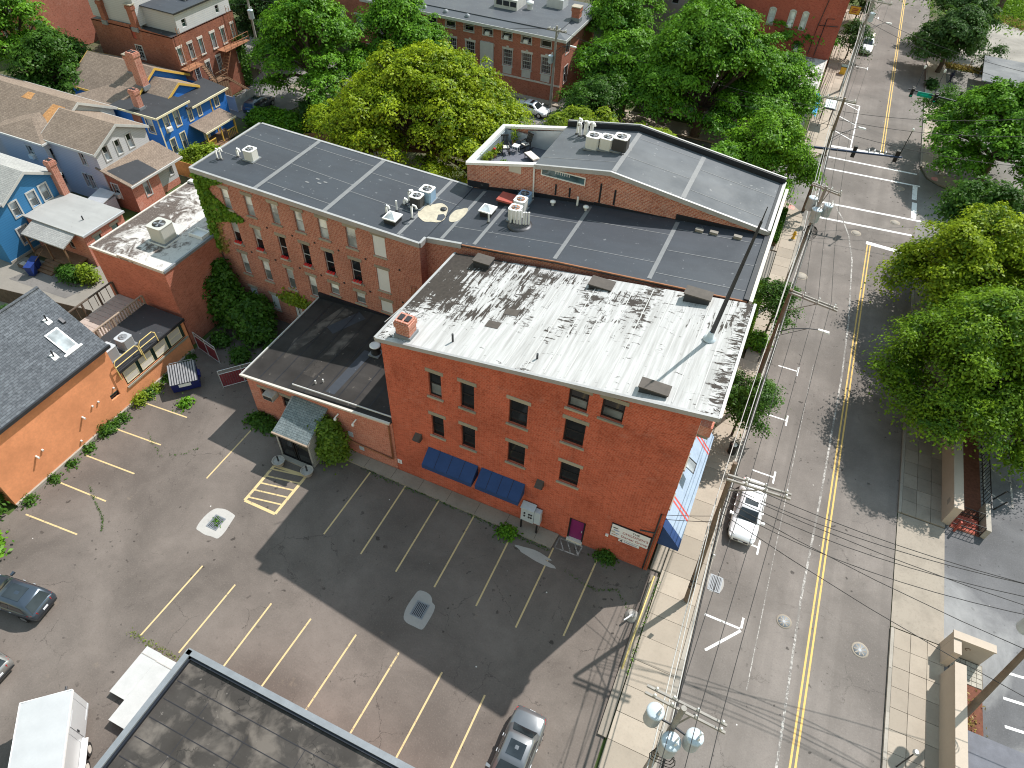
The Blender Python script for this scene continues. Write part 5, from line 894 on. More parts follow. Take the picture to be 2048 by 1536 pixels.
# timber deck behind
dk = thing('roof_deck', 'timber deck with slatted railings between orange building and brick block', 'deck', (-43, 23.5, 0))
for k in range(14): bx('plank', 'wood_deck', dk, -44.2, -41.02, 20.2+k*.42, 20.6+k*.42, 2.85, 2.9)
bx('deck_frame', 'wood_dark', dk, -44.15, -41.05, 20.25, 26.0, 2.6, 2.84)
for x, y in ((-44, 20.4), (-44, 25.8), (-41.2, 20.4)): bx('post', 'wood_dark', dk, x-.08, x+.08, y-.08, y+.08, 0, 2.6)
for x, m, y0, y1 in ((-41.0, 'wood_rail', 20.0, 25.8), (-44.2, 'wood_dark', 20.2, 26.0)):
    n = 4; L = (y1-y0)/n
    for k in range(n+1): bx('rail_post', m, dk, x-.06, x+.06, y0+k*L-.06, y0+k*L+.06, 2.9, 4.05)
    bx('top_rail', m, dk, x-.07, x+.07, y0, y1, 4.05, 4.12)
    for k in range(24 if m == 'wood_rail' else 10): yy = y0+.12+k*(y1-y0-.2)/(24 if m == 'wood_rail' else 10); bx('baluster', m, dk, x-.02, x+.02, yy, yy+(.1 if m == 'wood_rail' else .04), 3.0, 4.049)
# ---------------------------------------------------------------- houses to the west
def eaves(ro, m, *segs):
    for a, c, z in segs: edge(ro, a, c, z, z, m, .12, .03, .16, 'gutter')
# light blue house with brick addition
b = thing('light_blue_house', 'light blue clapboard house with white trimmed gable and grey shingle roof', 'house', (-63, 31, 0))
BX = -59.0; Y0, Y1 = 27.2, 34.5
bh = [(29.5, 30.15, 3.4, 4.7), (31.25, 31.95, 3.4, 4.75), (32.5, 33.2, 3.42, 4.82), (29.0, 29.9, .95, 2.45)]
hs = [(a-Y0, c-Y0, d, e) for a, c, d, e in bh]
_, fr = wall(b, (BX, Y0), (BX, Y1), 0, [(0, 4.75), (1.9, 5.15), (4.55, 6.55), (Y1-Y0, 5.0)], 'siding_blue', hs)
for h in hs: window(b, fr, h, 'white_paint', 'glass_cloud', 'glass_grey', trim=.13)
wall(b, (-75, Y0), (BX, Y0), 0, 4.75, 'siding_blue'); wall(b, (BX, Y1), (-75, Y1), 0, 5.0, 'siding_blue')
ro = gable_roof(b, -75, BX, 29.1, Y1, 5.15, 6.6, 'x', 'shingle_pale', .28, 'white_paint', yr=31.75)
MB().prism([(-75, 26.95, 4.75), (BX+.28, 26.95, 4.75), (BX+.28, 29.05, 5.2), (-75, 29.05, 5.2)], .1).build('roof', 'shingle_pale', b); MB().box(-75, BX+.3, 26.85, 26.94, 4.6, 4.78).build('gutter', 'white_paint', ro)
chimney(b, -59.0+.32, 34.25, 0.2, 6.6, .6, .62, 'brick_chimney')
o = MB().box(BX, BX+.06, Y0-.02, Y1, 0, .25).build('foundation', 'concrete_kerb', b)
b = thing('brick_addition', 'one storey brick addition with pale flat roof and shingled porch canopy', 'house extension', (-55.5, 32.3, 0))
AX0, AX1, Y0, Y1, AZ = -58.93, -52.2, 30.2, 34.4, 3.3
_, fr = wall(b, (AX1, Y0), (AX1, Y1), 0, AZ-.08, 'brick_annex', [(.85, 1.55, 1.15, 2.55), (2.75, 3.45, 1.15, 2.55)])
for h in ((.85, 1.55, 1.15, 2.55), (2.75, 3.45, 1.15, 2.55)): window(b, fr, h, 'black_frame', 'glass_teal', 'glass_grey', 'stone_lintel', 'stone_lintel')
_, fr = wall(b, (AX0, Y0), (AX1, Y0), 0, AZ-.08, 'brick_annex', [(2.6, 3.5, .75, 2.75), (4.2, 4.9, 1.2, 2.5)]); window(b, fr, (4.2, 4.9, 1.2, 2.5), 'white_paint', 'glass_dark', 'glass_dark'); MB().fb(fr, 2.65, 3.45, -.15, -.1, .75, 2.7).build('door', 'stone_pale', b)
wall(b, (AX1, Y1), (AX0, Y1), 0, AZ-.08, 'brick_annex')
ro = slab(b, [(AX0, Y0-.15, AZ), (AX1+.15, Y0-.15, AZ), (AX1+.15, Y1+.15, AZ), (AX0, Y1+.15, AZ)], .13, 'roof_light'); eaves(ro, 'metal_light', ((AX1+.2, Y0-.15), (AX1+.2, Y1+.15), AZ-.02)); MB().tube((-53.9, 31.9, AZ), (-53.9, 31.9, AZ+.4), .06).build('vent_pipe', 'metal_dark', ro)
p_ = MB().prism([(-57.9, 28.6, 2.65), (-53.0, 28.6, 2.65), (-53.0, Y0-.02, 3.2), (-57.9, Y0-.02, 3.2)], .1).build('porch_canopy', 'shingle_pale', b)
for x in (-57.7, -55.4, -53.2): MB().box(x-.06, x+.06, 28.7, 28.82, 0, 2.56).build('post', 'wood_brown', p_)
MB().box(-57.8, -53.05, 28.7, Y0-.01, .55, .7).build('porch_floor', 'wood_brown', b)
for k in range(4): bx('step', 'wood_brown', b, -56.2, -54.6, 27.45+k*.31, 27.75+k*.31, 0, .14+k*.14)
MB().tube((-56.15, 27.5, .9), (-56.15, 28.7, 1.5), .03).build('handrail', 'wood_brown', b)
for x, y, l in ((-56.1, 26.95, 'dark blue wheeled bin, nearer one by the porch steps'), (-56.5, 27.7, 'dark blue wheeled bin, further one by the porch steps')):
    o = thing('wheeled_bin', l, 'bin', (x, y, 0), R(20), 'blue wheeled bins'); MB().hexa([(-.24, -.26, .05), (.24, -.26, .05), (.24, .26, .05), (-.24, .26, .05), (-.3, -.34, .95), (.3, -.34, .95), (.3, .34, .95), (-.3, .34, .95)]).build('body', 'bin_blue', o, False); MB().prism([(-.32, -.36, 1.0), (.32, -.36, 1.0), (.32, .4, 1.06), (-.32, .4, 1.06)], .05).build('lid', 'bin_blue', o, False)
    for s in (-1, 1): MB().tube((s*.26, .28, .1), (s*.32, .28, .1), .1).build('wheel', 'tyre', o, False)
for k, (x, y) in enumerate(((-57.6, 27.4), (-57.1, 27.9))): o = thing('stacked_planks', 'weathered timber offcut leaning by the blue house, %s' % ('nearer one' if k == 0 else 'further one'), 'timber', (x, y, 0), R(30*k), 'timber offcuts'); MB().box(-.5, .4, -.3, .3, 0, .35).build('board', 'wood_dark', o, False); MB().box(-.3, .35, -.22, .2, .352, .43).build('board', 'pot_pale', o, False)
# white house
b = thing('white_house', 'white clapboard house with tan shingle gables and brick rear wing', 'house', (-62, 41, 0))
Y0, Y1, YR = 38.1, 44.2, 41.1
gh = [(a-Y0, c-Y0, 4.35, 5.7) for a, c in ((39.0, 39.6), (40.45, 41.0), (41.85, 42.45))]
_, fr = wall(b, (-58, Y0), (-58, Y1), 0, [(0, 5.6), (YR-Y0, 7.05), (Y1-Y0, 5.6)], 'siding_white', gh)
for h in gh: window(b, fr, h, 'white_paint', 'glass_dark', 'glass_cloud', trim=.1)
sh_ = [(-60.2+64, -59.65+64, 3.9, 5.2), (-61.0+64, -60.45+64, 1.4, 2.85), (-60.3+64, -59.75+64, 1.4, 2.85)]
_, fr = wall(b, (-64, Y0), (-58, Y0), 0, 5.6, 'siding_shade_lav', sh_)  # same white siding on the sunless sides, shade painted into its colour
for h in sh_: window(b, fr, h, 'white_paint', 'glass_dark', 'glass_grey', trim=.1)
wall(b, (-58, Y1), (-64, Y1), 0, 5.6, 'siding_white'); gable_roof(b, -64.5, -58, Y0, Y1, 5.6, 7.05, 'x', 'shingle_tan', .25, 'white_paint', yr=YR)
mb_ = [(-82, 39.0), (-64, 39.0), (-64, 46)]
_, fr = wall(b, (-64, 38.6), (-64, 46), 0, [(0, 5.4), (3.8, 7.25), (7.4, 5.4)], 'siding_white'); wall(b, (-64, 46), (-85, 46), 0, 5.4, 'siding_white'); wall(b, (-85, 38.6), (-64, 38.6), 0, 5.4, 'siding_shade_lav')
rm = gable_roof(b, -85, -64, 38.6, 46, 5.4, 7.3, 'x', 'shingle_tan', .3, 'white_paint', yr=42.4)
# (the orange patches of newer shingle)
for (x0, x1, y0, y1) in ((-66.6, -64.6, 39.9, 41.6), (-66.0, -64.9, 39.4, 39.9), (-70.3, -69.0, 41.4, 42.1)):
    k = (7.3-5.4)/3.8; f = lambda y: 5.4+(y-38.6)*k+.115
    MB().quad((x0, y0, f(y0)), (x1, y0, f(y0)), (x1, y1, f(y1)), (x0+.4, y1, f(y1))).build('shingle_patch', 'shingle_orange', rm)
bh = (.35, .95, 3.2, 4.65), (.35, .95, .8, 2.1)
_, fr = wall(b, (-64.0+.05, 37.5), (-64.0+.05, 38.75), 0, 5.4, 'siding_white', bh)
for h in bh: window(b, fr, h, 'white_paint', 'glass_dark', 'glass_grey', trim=.1)
_, fr = wall(b, (-70, 37.5), (-63.95, 37.5), 0, 5.4, 'siding_shade_lav', [(3.4, 4.1, 3.3, 4.6)]); w = window(b, fr, (3.4, 4.1, 3.3, 4.6), 'white_paint', 'glass_dark', 'glass_grey', trim=.1); window_ac(w, fr, (3.4, 4.1, 3.3, 4.6)); wall(b, (-70, 39), (-70, 37.5), 0, 5.4, 'siding_shade_lav')
q = MB().add([(-70.3, 37.2, 5.42), (-63.6, 37.2, 5.42), (-63.6, 39.2, 5.55), (-66.9, 40.4, 6.55), (-70.3, 39.4, 5.7), (-66.9, 39.4, 6.4)], [(0, 1, 5), (1, 2, 3, 5), (0, 5, 3, 4)]).build('hip_roof', 'shingle_tan', b); MB().box(-70.3, -63.55, 37.1, 37.2, 5.3, 5.46).build('gutter', 'white_paint', q); MB().box(-63.6, -63.5, 37.1, 39, 5.3, 5.46).build('gutter', 'white_paint', q)
# brick wing and siding bay with lean-to roof
_, fr = wall(b, (-58.6, 38.2), (-55, 38.2), 0, [(0, 3.95), (3.6, 3.05)], 'brick_brown', [(1.05, 1.8, 1.2, 2.6)]); w = window(b, fr, (1.05, 1.8, 1.2, 2.6), 'white_paint', 'glass_grey', 'glass_dark', trim=.1); window_ac(w, fr, (1.05, 1.8, 1.2, 2.6))
_, fr = wall(b, (-55, 38.2), (-55, 41.5), 0, 3.05, 'brick_annex', [(1.35, 1.95, 1.2, 2.9)]); window(b, fr, (1.35, 1.95, 1.2, 2.9), 'white_paint', 'glass_cloud', 'glass_grey', trim=.1)
wall(b, (-55, 41.5), (-55.7, 41.5), 0, 3.05, 'siding_white'); _, fr = wall(b, (-55.7, 41.5), (-55.7, 44.3), .7, 3.2, 'siding_white', [(1.85, 2.35, 1.3, 2.6)]); window(b, fr, (1.85, 2.35, 1.3, 2.6), 'white_paint', 'glass_teal', 'glass_grey', trim=.08); wall(b, (-55.7, 41.5), (-55.7, 44.3), 0, .699, 'brick_annex', name='foundation'); wall(b, (-55.7, 44.3), (-58, 44.3), 0, 3.2, 'siding_white')
r2 = MB().prism([(-58.6, 37.95, 4.05), (-54.65, 37.95, 3.08), (-54.65, 44.55, 3.08), (-57.98, 44.55, 4.0)], .12).build('lean_to_roof', 'shingle_tan', b); MB().quad((-57.6, 38.3, 3.815), (-54.75, 38.3, 3.12), (-54.75, 41.4, 3.12), (-57.0, 41.4, 3.67)).build('tar_patch', 'roof_dark', r2); eaves(r2, 'white_paint', ((-54.6, 37.95), (-54.6, 44.55), 3.06), ((-58.6, 37.9), (-54.6, 37.9), 3.0)) if False else eaves(r2, 'white_paint', ((-54.6, 37.95), (-54.6, 44.55), 3.06))
o = thing('garden_shed', 'small pale grey shed roof box beside the white house', 'shed', (-57.6, 36.4, 0)); bx('wall', 'siding_shade_lav', o, -58.6, -56.9, 36.0, 37.6, 0, 1.7); MB().prism([(-58.7, 35.9, 1.75), (-56.8, 35.9, 1.75), (-56.8, 37.7, 2.1), (-58.7, 37.7, 2.1)], .06).build('roof', 'metal_light', o)
o = thing('board_fence', 'orange stained board fence behind the white house bay', 'fence', (-55.6, 45.5, 0))
for k in range(16): bx('board', 'wood_orange', o, -57.4+k*.22, -57.4+k*.22+.2, 45.45, 45.5, 0, 1.7)
# royal blue house with yellow trim
b = thing('royal_blue_house', 'royal blue clapboard house with yellow trim, brick chimneys and small porch', 'house', (-64, 51, 0))
hs = [(47.4, 48.0, 3.3, 5.0), (48.8, 49.45, 3.3, 5.0), (47.35, 47.95, .8, 2.45), (48.8, 49.4, .7, 2.5), (50.65, 51.1, 3.15, 4.35), (52.0, 52.45, 3.15, 4.35), (54.6, 55.15, 3.1, 4.4)]
hh = [(a-46.6, c-46.6, d, e) for a, c, d, e in hs]
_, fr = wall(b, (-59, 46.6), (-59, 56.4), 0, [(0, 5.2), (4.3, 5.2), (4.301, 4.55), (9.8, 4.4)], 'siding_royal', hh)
for i, h in enumerate(hh):
    w = window(b, fr, h, 'white_paint', 'glass_cloud', 'glass_grey', trim=.1, tm='cream_trim')
    if i == 0: window_ac(w, fr, h)
for u in (.0, 7.35): MB().fb(fr, u, u+.14, .0, .04, 0, 4.4 if u else 5.1).build('corner_board', 'cream_trim' if u == 0 else 'yellow_trim', b)
hs = [(4.1, 4.95, 3.3, 4.8), (4.1, 4.9, .9, 2.2)]
_, fr = wall(b, (-64.7, 46.6), (-59, 46.6), 0, 5.2, 'siding_royal', hs)
for h in hs: window(b, fr, h, 'white_paint', 'glass_cloud', 'glass_grey', trim=.1, tm='cream_trim')
MB().fb(fr, 2.4, 3.6, .0, .05, 0, 5.1).build('chimney_breast', 'brick_brown', b); wall(b, (-59, 56.4), (-66, 56.4), 0, 4.4, 'siding_royal')
rf = slab(b, [(-64.9, 46.35, 5.3), (-58.7, 46.35, 5.3), (-58.7, 51.05, 5.3), (-64.9, 51.05, 5.3)], .14, 'roof_dark', 'flat_roof'); eaves(rf, 'cream_trim', ((-58.66, 46.3), (-58.66, 51.05), 5.26), ((-64.9, 46.3), (-58.66, 46.3), 5.26))
rl = slab(b, [(-62, 50.5, 5.0), (-58.7, 50.5, 4.6), (-58.7, 56.7, 4.45), (-62, 56.7, 4.9)], .12, 'roof_dark', 'flat_roof'); eaves(rl, 'cream_trim', ((-58.66, 51.1), (-58.66, 56.7), 4.5))
_, fr = wall(b, (-64.2, 48.8), (-64.2, 56.4), 0, [(0, 5.0), (3.6, 7.0), (7.6, 5.0)], 'siding_royal'); wall(b, (-73, 48.8), (-64.2, 48.8), 0, 5.0, 'siding_royal'); gable_roof(b, -73, -64.2, 48.8, 56.4, 5.0, 7.0, 'x', 'shingle_tan', .3, 'yellow_trim', yr=52.4)
_, fr = wall(b, (-61.0, 49.9), (-61.0, 54.6), 4.4, [(0, 5.0), (2.3, 6.15), (4.7, 5.0)], 'siding_royal'); gable_roof(b, -64.4, -61.0, 49.9, 54.6, 5.0, 6.15, 'x', 'shingle_tan', .2, 'yellow_trim', yr=52.2)
wall(b, (-70, 46.4), (-64.7, 46.4), 0, 4.9, 'siding_royal'); MB().prism([(-71, 46.1, 4.85), (-64.6, 46.1, 4.85), (-64.3, 49.6, 5.75), (-67.5, 49.6, 5.75)], .12).build('hip_roof', 'shingle_tan', b)
chimney(b, -64.2, 50.6, 5.6, 9.3, .95, .8); chimney(b, -66.2, 51.6, 6.3, 8.3, .75, .65, pots=False); chimney(b, -61.6, 47.2, 5.2, 7.3, .75, .6)
pr = MB().prism([(-58.98, 50.3, 2.85), (-56.9, 50.3, 2.4), (-56.9, 55.0, 2.4), (-58.98, 55.0, 2.85)], .1).build('porch_roof', 'shingle_tan', b); edge(pr, (-56.86, 50.3), (-56.86, 55.0), 2.38, 2.38, 'cream_trim', .1, .02, .14, 'gutter')
for y in (50.5, 52.6, 54.8): bx('porch_post', 'yellow_trim', pr, -57.12, -57.0, y-.06, y+.06, .5, 2.28)
bx('porch_floor', 'wood_brown', pr, -58.98, -56.95, 50.4, 54.9, .4, .5)
for y0, y1 in ((50.6, 51.6), (53.4, 54.8)):
    bx('porch_rail', 'yellow_trim', pr, -57.1, -57.02, y0, y1, 1.25, 1.32)
    for k in range(6): yy = y0+.08+k*(y1-y0-.16)/5; bx('baluster', 'yellow_trim', pr, -57.08, -57.04, yy-.02, yy+.02, .5, 1.249)
for k in range(3): bx('porch_step', 'wood_brown', pr, -56.94+k*.3, -56.66+k*.3, 51.7, 53.3, .0, .4-.13*k)
bx('door', 'board_white', b, -58.99, -58.93, 51.8, 52.7, .5, 2.4)
# brown brick building with grey siding top
b = thing('brown_brick_building', 'tall brown brick building with grey clapboard attic storey and rusty fire escape', 'building', (-70.5, 61, 0))
X0, X1, Y0, Y1 = -76.2, -64.6, 56.4, 66.2
hs = [(56.65, 57.3), (58.3, 58.9), (59.95, 60.5), (61.9, 62.5), (63.6, 64.15), (65.3, 65.75)]
hh = [(a-Y0, c-Y0, 5.85, 7.45) for a, c in hs]+[(a-Y0, c-Y0, 3.2, 4.85) for a, c in (hs[1], (60.1, 60.65), hs[3], hs[5])]+[(58.4-Y0, 59-Y0, .6, 2.2), (60.2-Y0, 60.8-Y0, .6, 2.2)]
_, fr = wall(b, (X1, Y0), (X1, Y1), 0, 8.75, 'brick_brown', hh)
for i, h in enumerate(hh): window(b, fr, h, 'white_paint', 'glass_teal' if i in (0, 2, 3, 4, 5) else 'glass_dark', 'glass_cloud' if i < 6 else 'glass_grey', 'stone_pale', 'stone_pale', trim=.06, mun=3 if i in (1, 6, 7, 8, 10, 11) else 0)
sh2 = [(-70.5-X0, -69.9-X0, 7.6, 9.0), (-70.5-X0, -69.6-X0, 5.5, 6.95)]
_, fs = wall(b, (X0, Y0), (X1, Y0), 0, [(0, 8.75), (3.5, 9.1), (7.4, 9.1), (7.401, 8.95), (X1-X0, 8.75)], 'brick_brown', sh2); MB().fb(fs, sh2[0][0], sh2[0][1], -.2, -.14, 7.6, 9.0).build('bricked_window', 'hatch_red', b); window(b, fs, sh2[1], 'white_paint', 'glass_dark', 'glass_dark', trim=.08, mun=3)
wall(b, (X1, Y1), (X0, Y1), 0, 8.75, 'brick_brown'); slab(b, [(X0, Y0, 8.72), (X1, Y0, 8.72), (X1, Y1, 8.72), (X0, Y1, 8.72)], .1, 'roof_dark')
at = [(58.5-57.7, 59.15-57.7, 9.1, 9.9), (63.8-57.7, 64.35-57.7, 9.05, 9.85)]
_, fr2 = wall(b, (-64.75, 57.7), (-64.75, 66.1), 8.73, 10.75, 'siding_white', at, name='attic_wall')
for h in at: window(b, fr2, h, 'white_paint', 'glass_dark', 'green_paint', fw=.04)
wall(b, (-70, 57.7), (-64.75, 57.7), 8.73, 10.75, 'siding_shade_grey', name='attic_wall'); wall(b, (-76, 56.75), (-69.2, 56.75), 9.0, 12.6, 'siding_shade_grey', name='attic_wall'); wall(b, (-69.2, 56.75), (-69.2, 66), 9.0, 12.6, 'siding_white', name='attic_wall')  # south attic faces carry their shade in a darker siding colour
ra = slab(b, [(-69.3, 57.5, 10.95), (-64.6, 57.5, 10.85), (-64.6, 66.2, 10.85), (-69.3, 66.2, 10.95)], .12, 'roof_grey', 'attic_roof'); edge(ra, (-64.55, 57.5), (-64.55, 66.2), 10.82, 10.82, 'metal_dark', .1, .03, .14, 'gutter'); bx('skylight', 'skylight_glass', ra, -67.2, -66.0, 61, 63.2, 10.95, 11.1)
slab(b, [(-76, 56.6, 12.65), (-69.1, 56.6, 12.65), (-69.1, 66, 12.65), (-76, 66, 12.65)], .1, 'roof_grey', 'attic_roof')
chimney(b, -69.6, 56.55, 8.6, 11.2, .75, .5, 'brick_brown', pots=False); chimney(b, -74.0, 56.55, 8.6, 11.0, .6, .5, 'brick_brown', pots=False)
fe = thing('fire_escape', 'rusty fire escape with landings and stairs on the brown brick wall', 'fire escape', (-63.9, 61, 0))
def landing(y0, y1, z, m='rust'):
    bx('landing', m, fe, -64.5, -63.2, y0, y1, z-.06, z)
    for zz in (.5, 1.0): MB().tube((-63.22, y0, z+zz), (-63.22, y1, z+zz), .03).build('rail', m, fe)
    n = max(2, int((y1-y0)/.9))
    for k in range(n+1): yy = y0+(y1-y0)*k/n; MB().tube((-63.22, yy, z), (-63.22, yy, z+1.0), .025).build('baluster', m, fe)
landing(56.2, 58.6, 5.5); landing(62.2, 66.4, 5.6); landing(59.8, 61.6, 3.0, 'wood_brown')
def stair(p, q, m, n=9, w=.8):
    p = Vector(p); q = Vector(q)
    for dx in (0, w): MB().tube(p+Vector((dx, 0, 0)), q+Vector((dx, 0, 0)), .05).build('stringer', m, fe)
    for k in range(n): c = p.lerp(q, (k+.5)/n); MB().box(c.x, c.x+w, c.y-.12, c.y+.12, c.z-.02, c.z+.02).build('tread', m, fe)
stair((-64.1, 58.6, 5.5), (-64.1, 59.9, 3.0), 'wood_brown'); stair((-64.1, 63.2, 5.6), (-64.1, 61.4, 3.0), 'rust'); stair((-64.1, 61.5, 3.0), (-64.1, 64.6, .3), 'wood_brown', 12)
for k in range(8): bx('screen_board', 'wood_brown', fe, -63.3, -63.24, 58.7+k*.36, 58.7+k*.36+.3, .4+.15*(7-k), 3.4-.12*k)
for y in (57.1, 65): MB().tube((-64.4, y, 5.5), (-64.4, y, 9.6), .03).build('ladder_rail', 'rust', fe); MB().tube((-63.95, y, 5.5), (-63.95, y, 9.6), .03).build('ladder_rail', 'rust', fe); [MB().tube((-64.4, y, 5.7+k*.4), (-63.95, y, 5.7+k*.4), .02).build('rung', 'rust', fe) for k in range(10)]
o = thing('vinyl_fence', 'white vinyl panel fence around the driveway corner', 'fence', (-61.8, 63, 0))
for (xa, ya), (xb, yb) in (((-61.0, 59.6), (-60.9, 66.0)), ((-63.6, 59.8), (-61.1, 59.6))):
    L = math.hypot(xb-xa, yb-ya); n = max(1, int(L/2)); f_ = FR((xa, ya), (xb, yb))
    for k in range(n+1): MB().fb(f_, k*L/n-.06, k*L/n+.06, -.06, .06, 0, 1.95).build('post', 'white_paint', o)
    for k in range(n):
        MB().fb(f_, k*L/n+.07, (k+1)*L/n-.07, -.03, .03, 1.6, 1.72).build('rail', 'white_paint', o)
        nb = 9
        for j in range(nb): u = k*L/n+.08+j*(L/n-.16)/nb; MB().fb(f_, u, u+(L/n-.16)/nb-.006, -.02, .02, .05, 1.6).build('board', 'white_paint', o)
# brick house and pink house in the far corner
b = thing('far_brick_house', 'red brick house with tall white windows behind the corner trees', 'house', (-98, 64, 0))
_, fr = wall(b, (-106, 60), (-91.6, 60), 0, 11, 'brick_town', [(11.9, 12.9, 1.2, 3.0), (13.1-.4, 14.1-.4, 5.6, 7.6), (9.6, 10.7, 5.0, 7.4), (9.6, 10.7, 1.5, 3.5), (7, 8, 1.5, 3.5), (7, 8, 5.6, 7.6)])
for h in ((11.9, 12.9, 1.2, 3.0), (12.7, 13.7, 5.6, 7.6), (9.6, 10.7, 5.0, 7.4), (9.6, 10.7, 1.5, 3.5), (7, 8, 1.5, 3.5), (7, 8, 5.6, 7.6)): window(b, fr, h, 'white_paint', 'glass_cloud', 'glass_grey', 'stone_pale', 'white_paint', fw=.12)
wall(b, (-91.6, 60), (-91.6, 70), 0, 11, 'brick_town'); slab(b, [(-106, 59.9, 11.2), (-91.4, 59.9, 11.2), (-91.4, 70, 11.2), (-106, 70, 11.2)], .2, 'roof_dark')
b = thing('pink_stucco_house', 'dusty pink house with dark roof half hidden by trees', 'house', (-88, 74, 0))
_, fr = wall(b, (-94, 72), (-84.5, 72), 0, 6.5, 'pink_house', [(7, 7.9, 1, 3)]); window(b, fr, (7, 7.9, 1, 3), 'black_frame'); wall(b, (-84.5, 72), (-84.5, 80), 0, 6.5, 'pink_house'); gable_roof(b, -94, -84.5, 72, 80, 6.5, 9, 'x', 'shingle_slate', .3)

# ---------------------------------------------------------------- buildings to the north
b = thing('brick_school', 'brick building with white sash windows, white cornice and dark flat roof', 'building', (-42, 88, 0))
X0, X1, Y0, Y1, TZ = -56, -28.2, 80.2, 92, 8.0
up = [(-30.95+k*-2.58, -29.65+k*-2.58, 6.4, 7.75) for k in range(10)]; dn = [(-30.75+k*-2.58, -29.55+k*-2.58, 3.3, 5.2) for k in range(10)]
hh = [(a-X0, c-X0, d, e) for a, c, d, e in up+dn if a > X0+.3]
_, fr = wall(b, (X0, Y0), (X1, Y0), 0, TZ-.3, 'brick_town', hh)
for i, h in enumerate(hh):
    lo = h[2] < 5
    w = window(b, fr, h, 'white_paint', 'glass_grey' if not lo else 'glass_dark', 'glass_dark', 'stone_pale' if lo else None, 'white_paint', trim=.08, mun=4 if lo else 0, fw=.08)
    if not lo and i in (1, 2, 3): window_ac(w, fr, h)
    if lo:
        MB().fb(fr, h[0], h[1], -.02, .04, h[2]-1.0, h[2]-.14).build('apron_panel', 'white_paint', w); MB().fb(fr, (h[0]+h[1])/2-.15, (h[0]+h[1])/2+.15, .02, .09, h[3]+.27, h[3]+.45).build('keystone', 'stone_pale', w)
wall(b, (X1, Y0), (X1, Y1), 0, TZ-.3, 'brick_town', [(1.2, 2.4, 5.5, 7.4), (1.2, 2.4, 2, 4)]); f3 = FR((X1, Y0), (X1, Y1))
for z in (5.5, 2): window(b, f3, (1.2, 2.4, z, z+(1.9 if z > 3 else 2)), 'white_paint', 'glass_grey', 'glass_dark', trim=.08)
MB().fb(fr, 0, X1-X0, 0, .08, 2.0, 2.2).build('belt_course', 'stone_pale', b); MB().fb(fr, X1-X0-10.8, X1-X0-9.0, 0, .25, 0, 5.6).build('door_surround', 'white_paint', b)
rt = slab(b, [(X0, Y0+.9, TZ+.15), (X1-.9, Y0+.9, TZ+.15), (X1-.9, Y1, TZ+.15), (X0, Y1, TZ+.15)], .4, 'roof_town'); sl_ = MB().add([(X0, Y0-.5, TZ-.25), (X1+.5, Y0-.5, TZ-.25), (X1-.9, Y0+.89, TZ+.05), (X0, Y0+.89, TZ+.05), (X1+.5, Y1, TZ-.25), (X1-.9, Y1, TZ+.05)], [(0, 1, 2, 3), (1, 4, 5, 2)]).build('cornice_slope', 'roof_pale', b)
MB().box(X0, X1+.5, Y0-.55, Y0-.48, TZ-.55, TZ-.22).build('cornice', 'white_paint', b); MB().box(X1+.5, X1+.56, Y0-.55, Y1, TZ-.55, TZ-.22).build('cornice', 'white_paint', b); MB().box(X0, X1+.45, Y0-.47, Y0-.0, TZ-.55, TZ-.45).build('soffit', 'white_paint', b)
for k in range(4): x = -50+k*3.0; MB().lathe((x, Y0+.4, TZ-.1), [(.35, 0), (.3, .2), (.12, .3)], 10).build('roof_vent', 'metal_grey', sl_)
q = bx('roof_monitor', 'white_paint', rt, -39.3, -36.2, 84.6, 87.5, TZ+.15, TZ+1.3); [bx('pane', 'glass_dark', q, -39.0+k*.95, -38.2+k*.95, 84.57, 84.6, TZ+.55, TZ+1.1) for k in range(3)]
q = bx('roof_monitor', 'metal_light', rt, -33.6, -31.4, 88, 90, TZ+.15, TZ+1.2); MB().lathe((-35.1, 86.2, TZ+.15), [(.35, 0), (.35, .5), (.5, .6), (.45, .85), (.1, .95)], 12).build('roof_fan', 'metal_white', rt)
chimney(b, -28.8, 86.0, TZ, TZ+1.5, 1.0, .9, 'brick_town', pots=False)
b = thing('red_brick_block', 'tall red brick side wall with arched white windows beside far sidewalk', 'building', (-5, 110, 0))
rh = [(-5.25, -4.6, 6.65, 8.5), (-3.65, -3.05, 6.65, 8.55), (-7.8, -7.1, 6.6, 8.4), (-3.6, -2.9, 4.0, 5.25)]
hh = [(a+14, c+14, d, e) for a, c, d, e in rh]
_, fr = wall(b, (-14, 101.6), (1.15, 101.6), 0, 13.5, 'brick_red', hh)
for i, h in enumerate(hh):
    w = window(b, fr, h, 'white_paint' if i < 3 else 'black_frame', 'glass_shade' if i < 3 else 'glass_dark', 'glass_shade' if i < 2 else 'glass_cloud', None, 'stone_lintel', trim=.1 if i < 3 else 0)
    if i < 3: c = (h[0]+h[1])/2; MB().add([fr.p(c+(h[1]-h[0]+.2)/2*math.cos(k*math.pi/8), .03, h[3]+.28*math.sin(k*math.pi/8)) for k in range(9)], [tuple(range(9))]).build('arch', 'white_paint', w)
    if i in (0, 3): window_ac(w, fr, h)
wall(b, (1.15, 101.6), (1.15, 150), 0, 13.5, 'brick_red', [(3+k*4, 4.2+k*4, 4.5, 7) for k in range(10)]); f3 = FR((1.15, 101.6), (1.15, 150))
for k in range(10): window(b, f3, (3+k*4, 4.2+k*4, 4.5, 7), 'white_paint', 'glass_dark', 'glass_grey')
slab(b, [(-14, 101.6, 13.5), (1.2, 101.6, 13.5), (1.2, 150, 13.5), (-14, 150, 13.5)], .2, 'roof_dark')
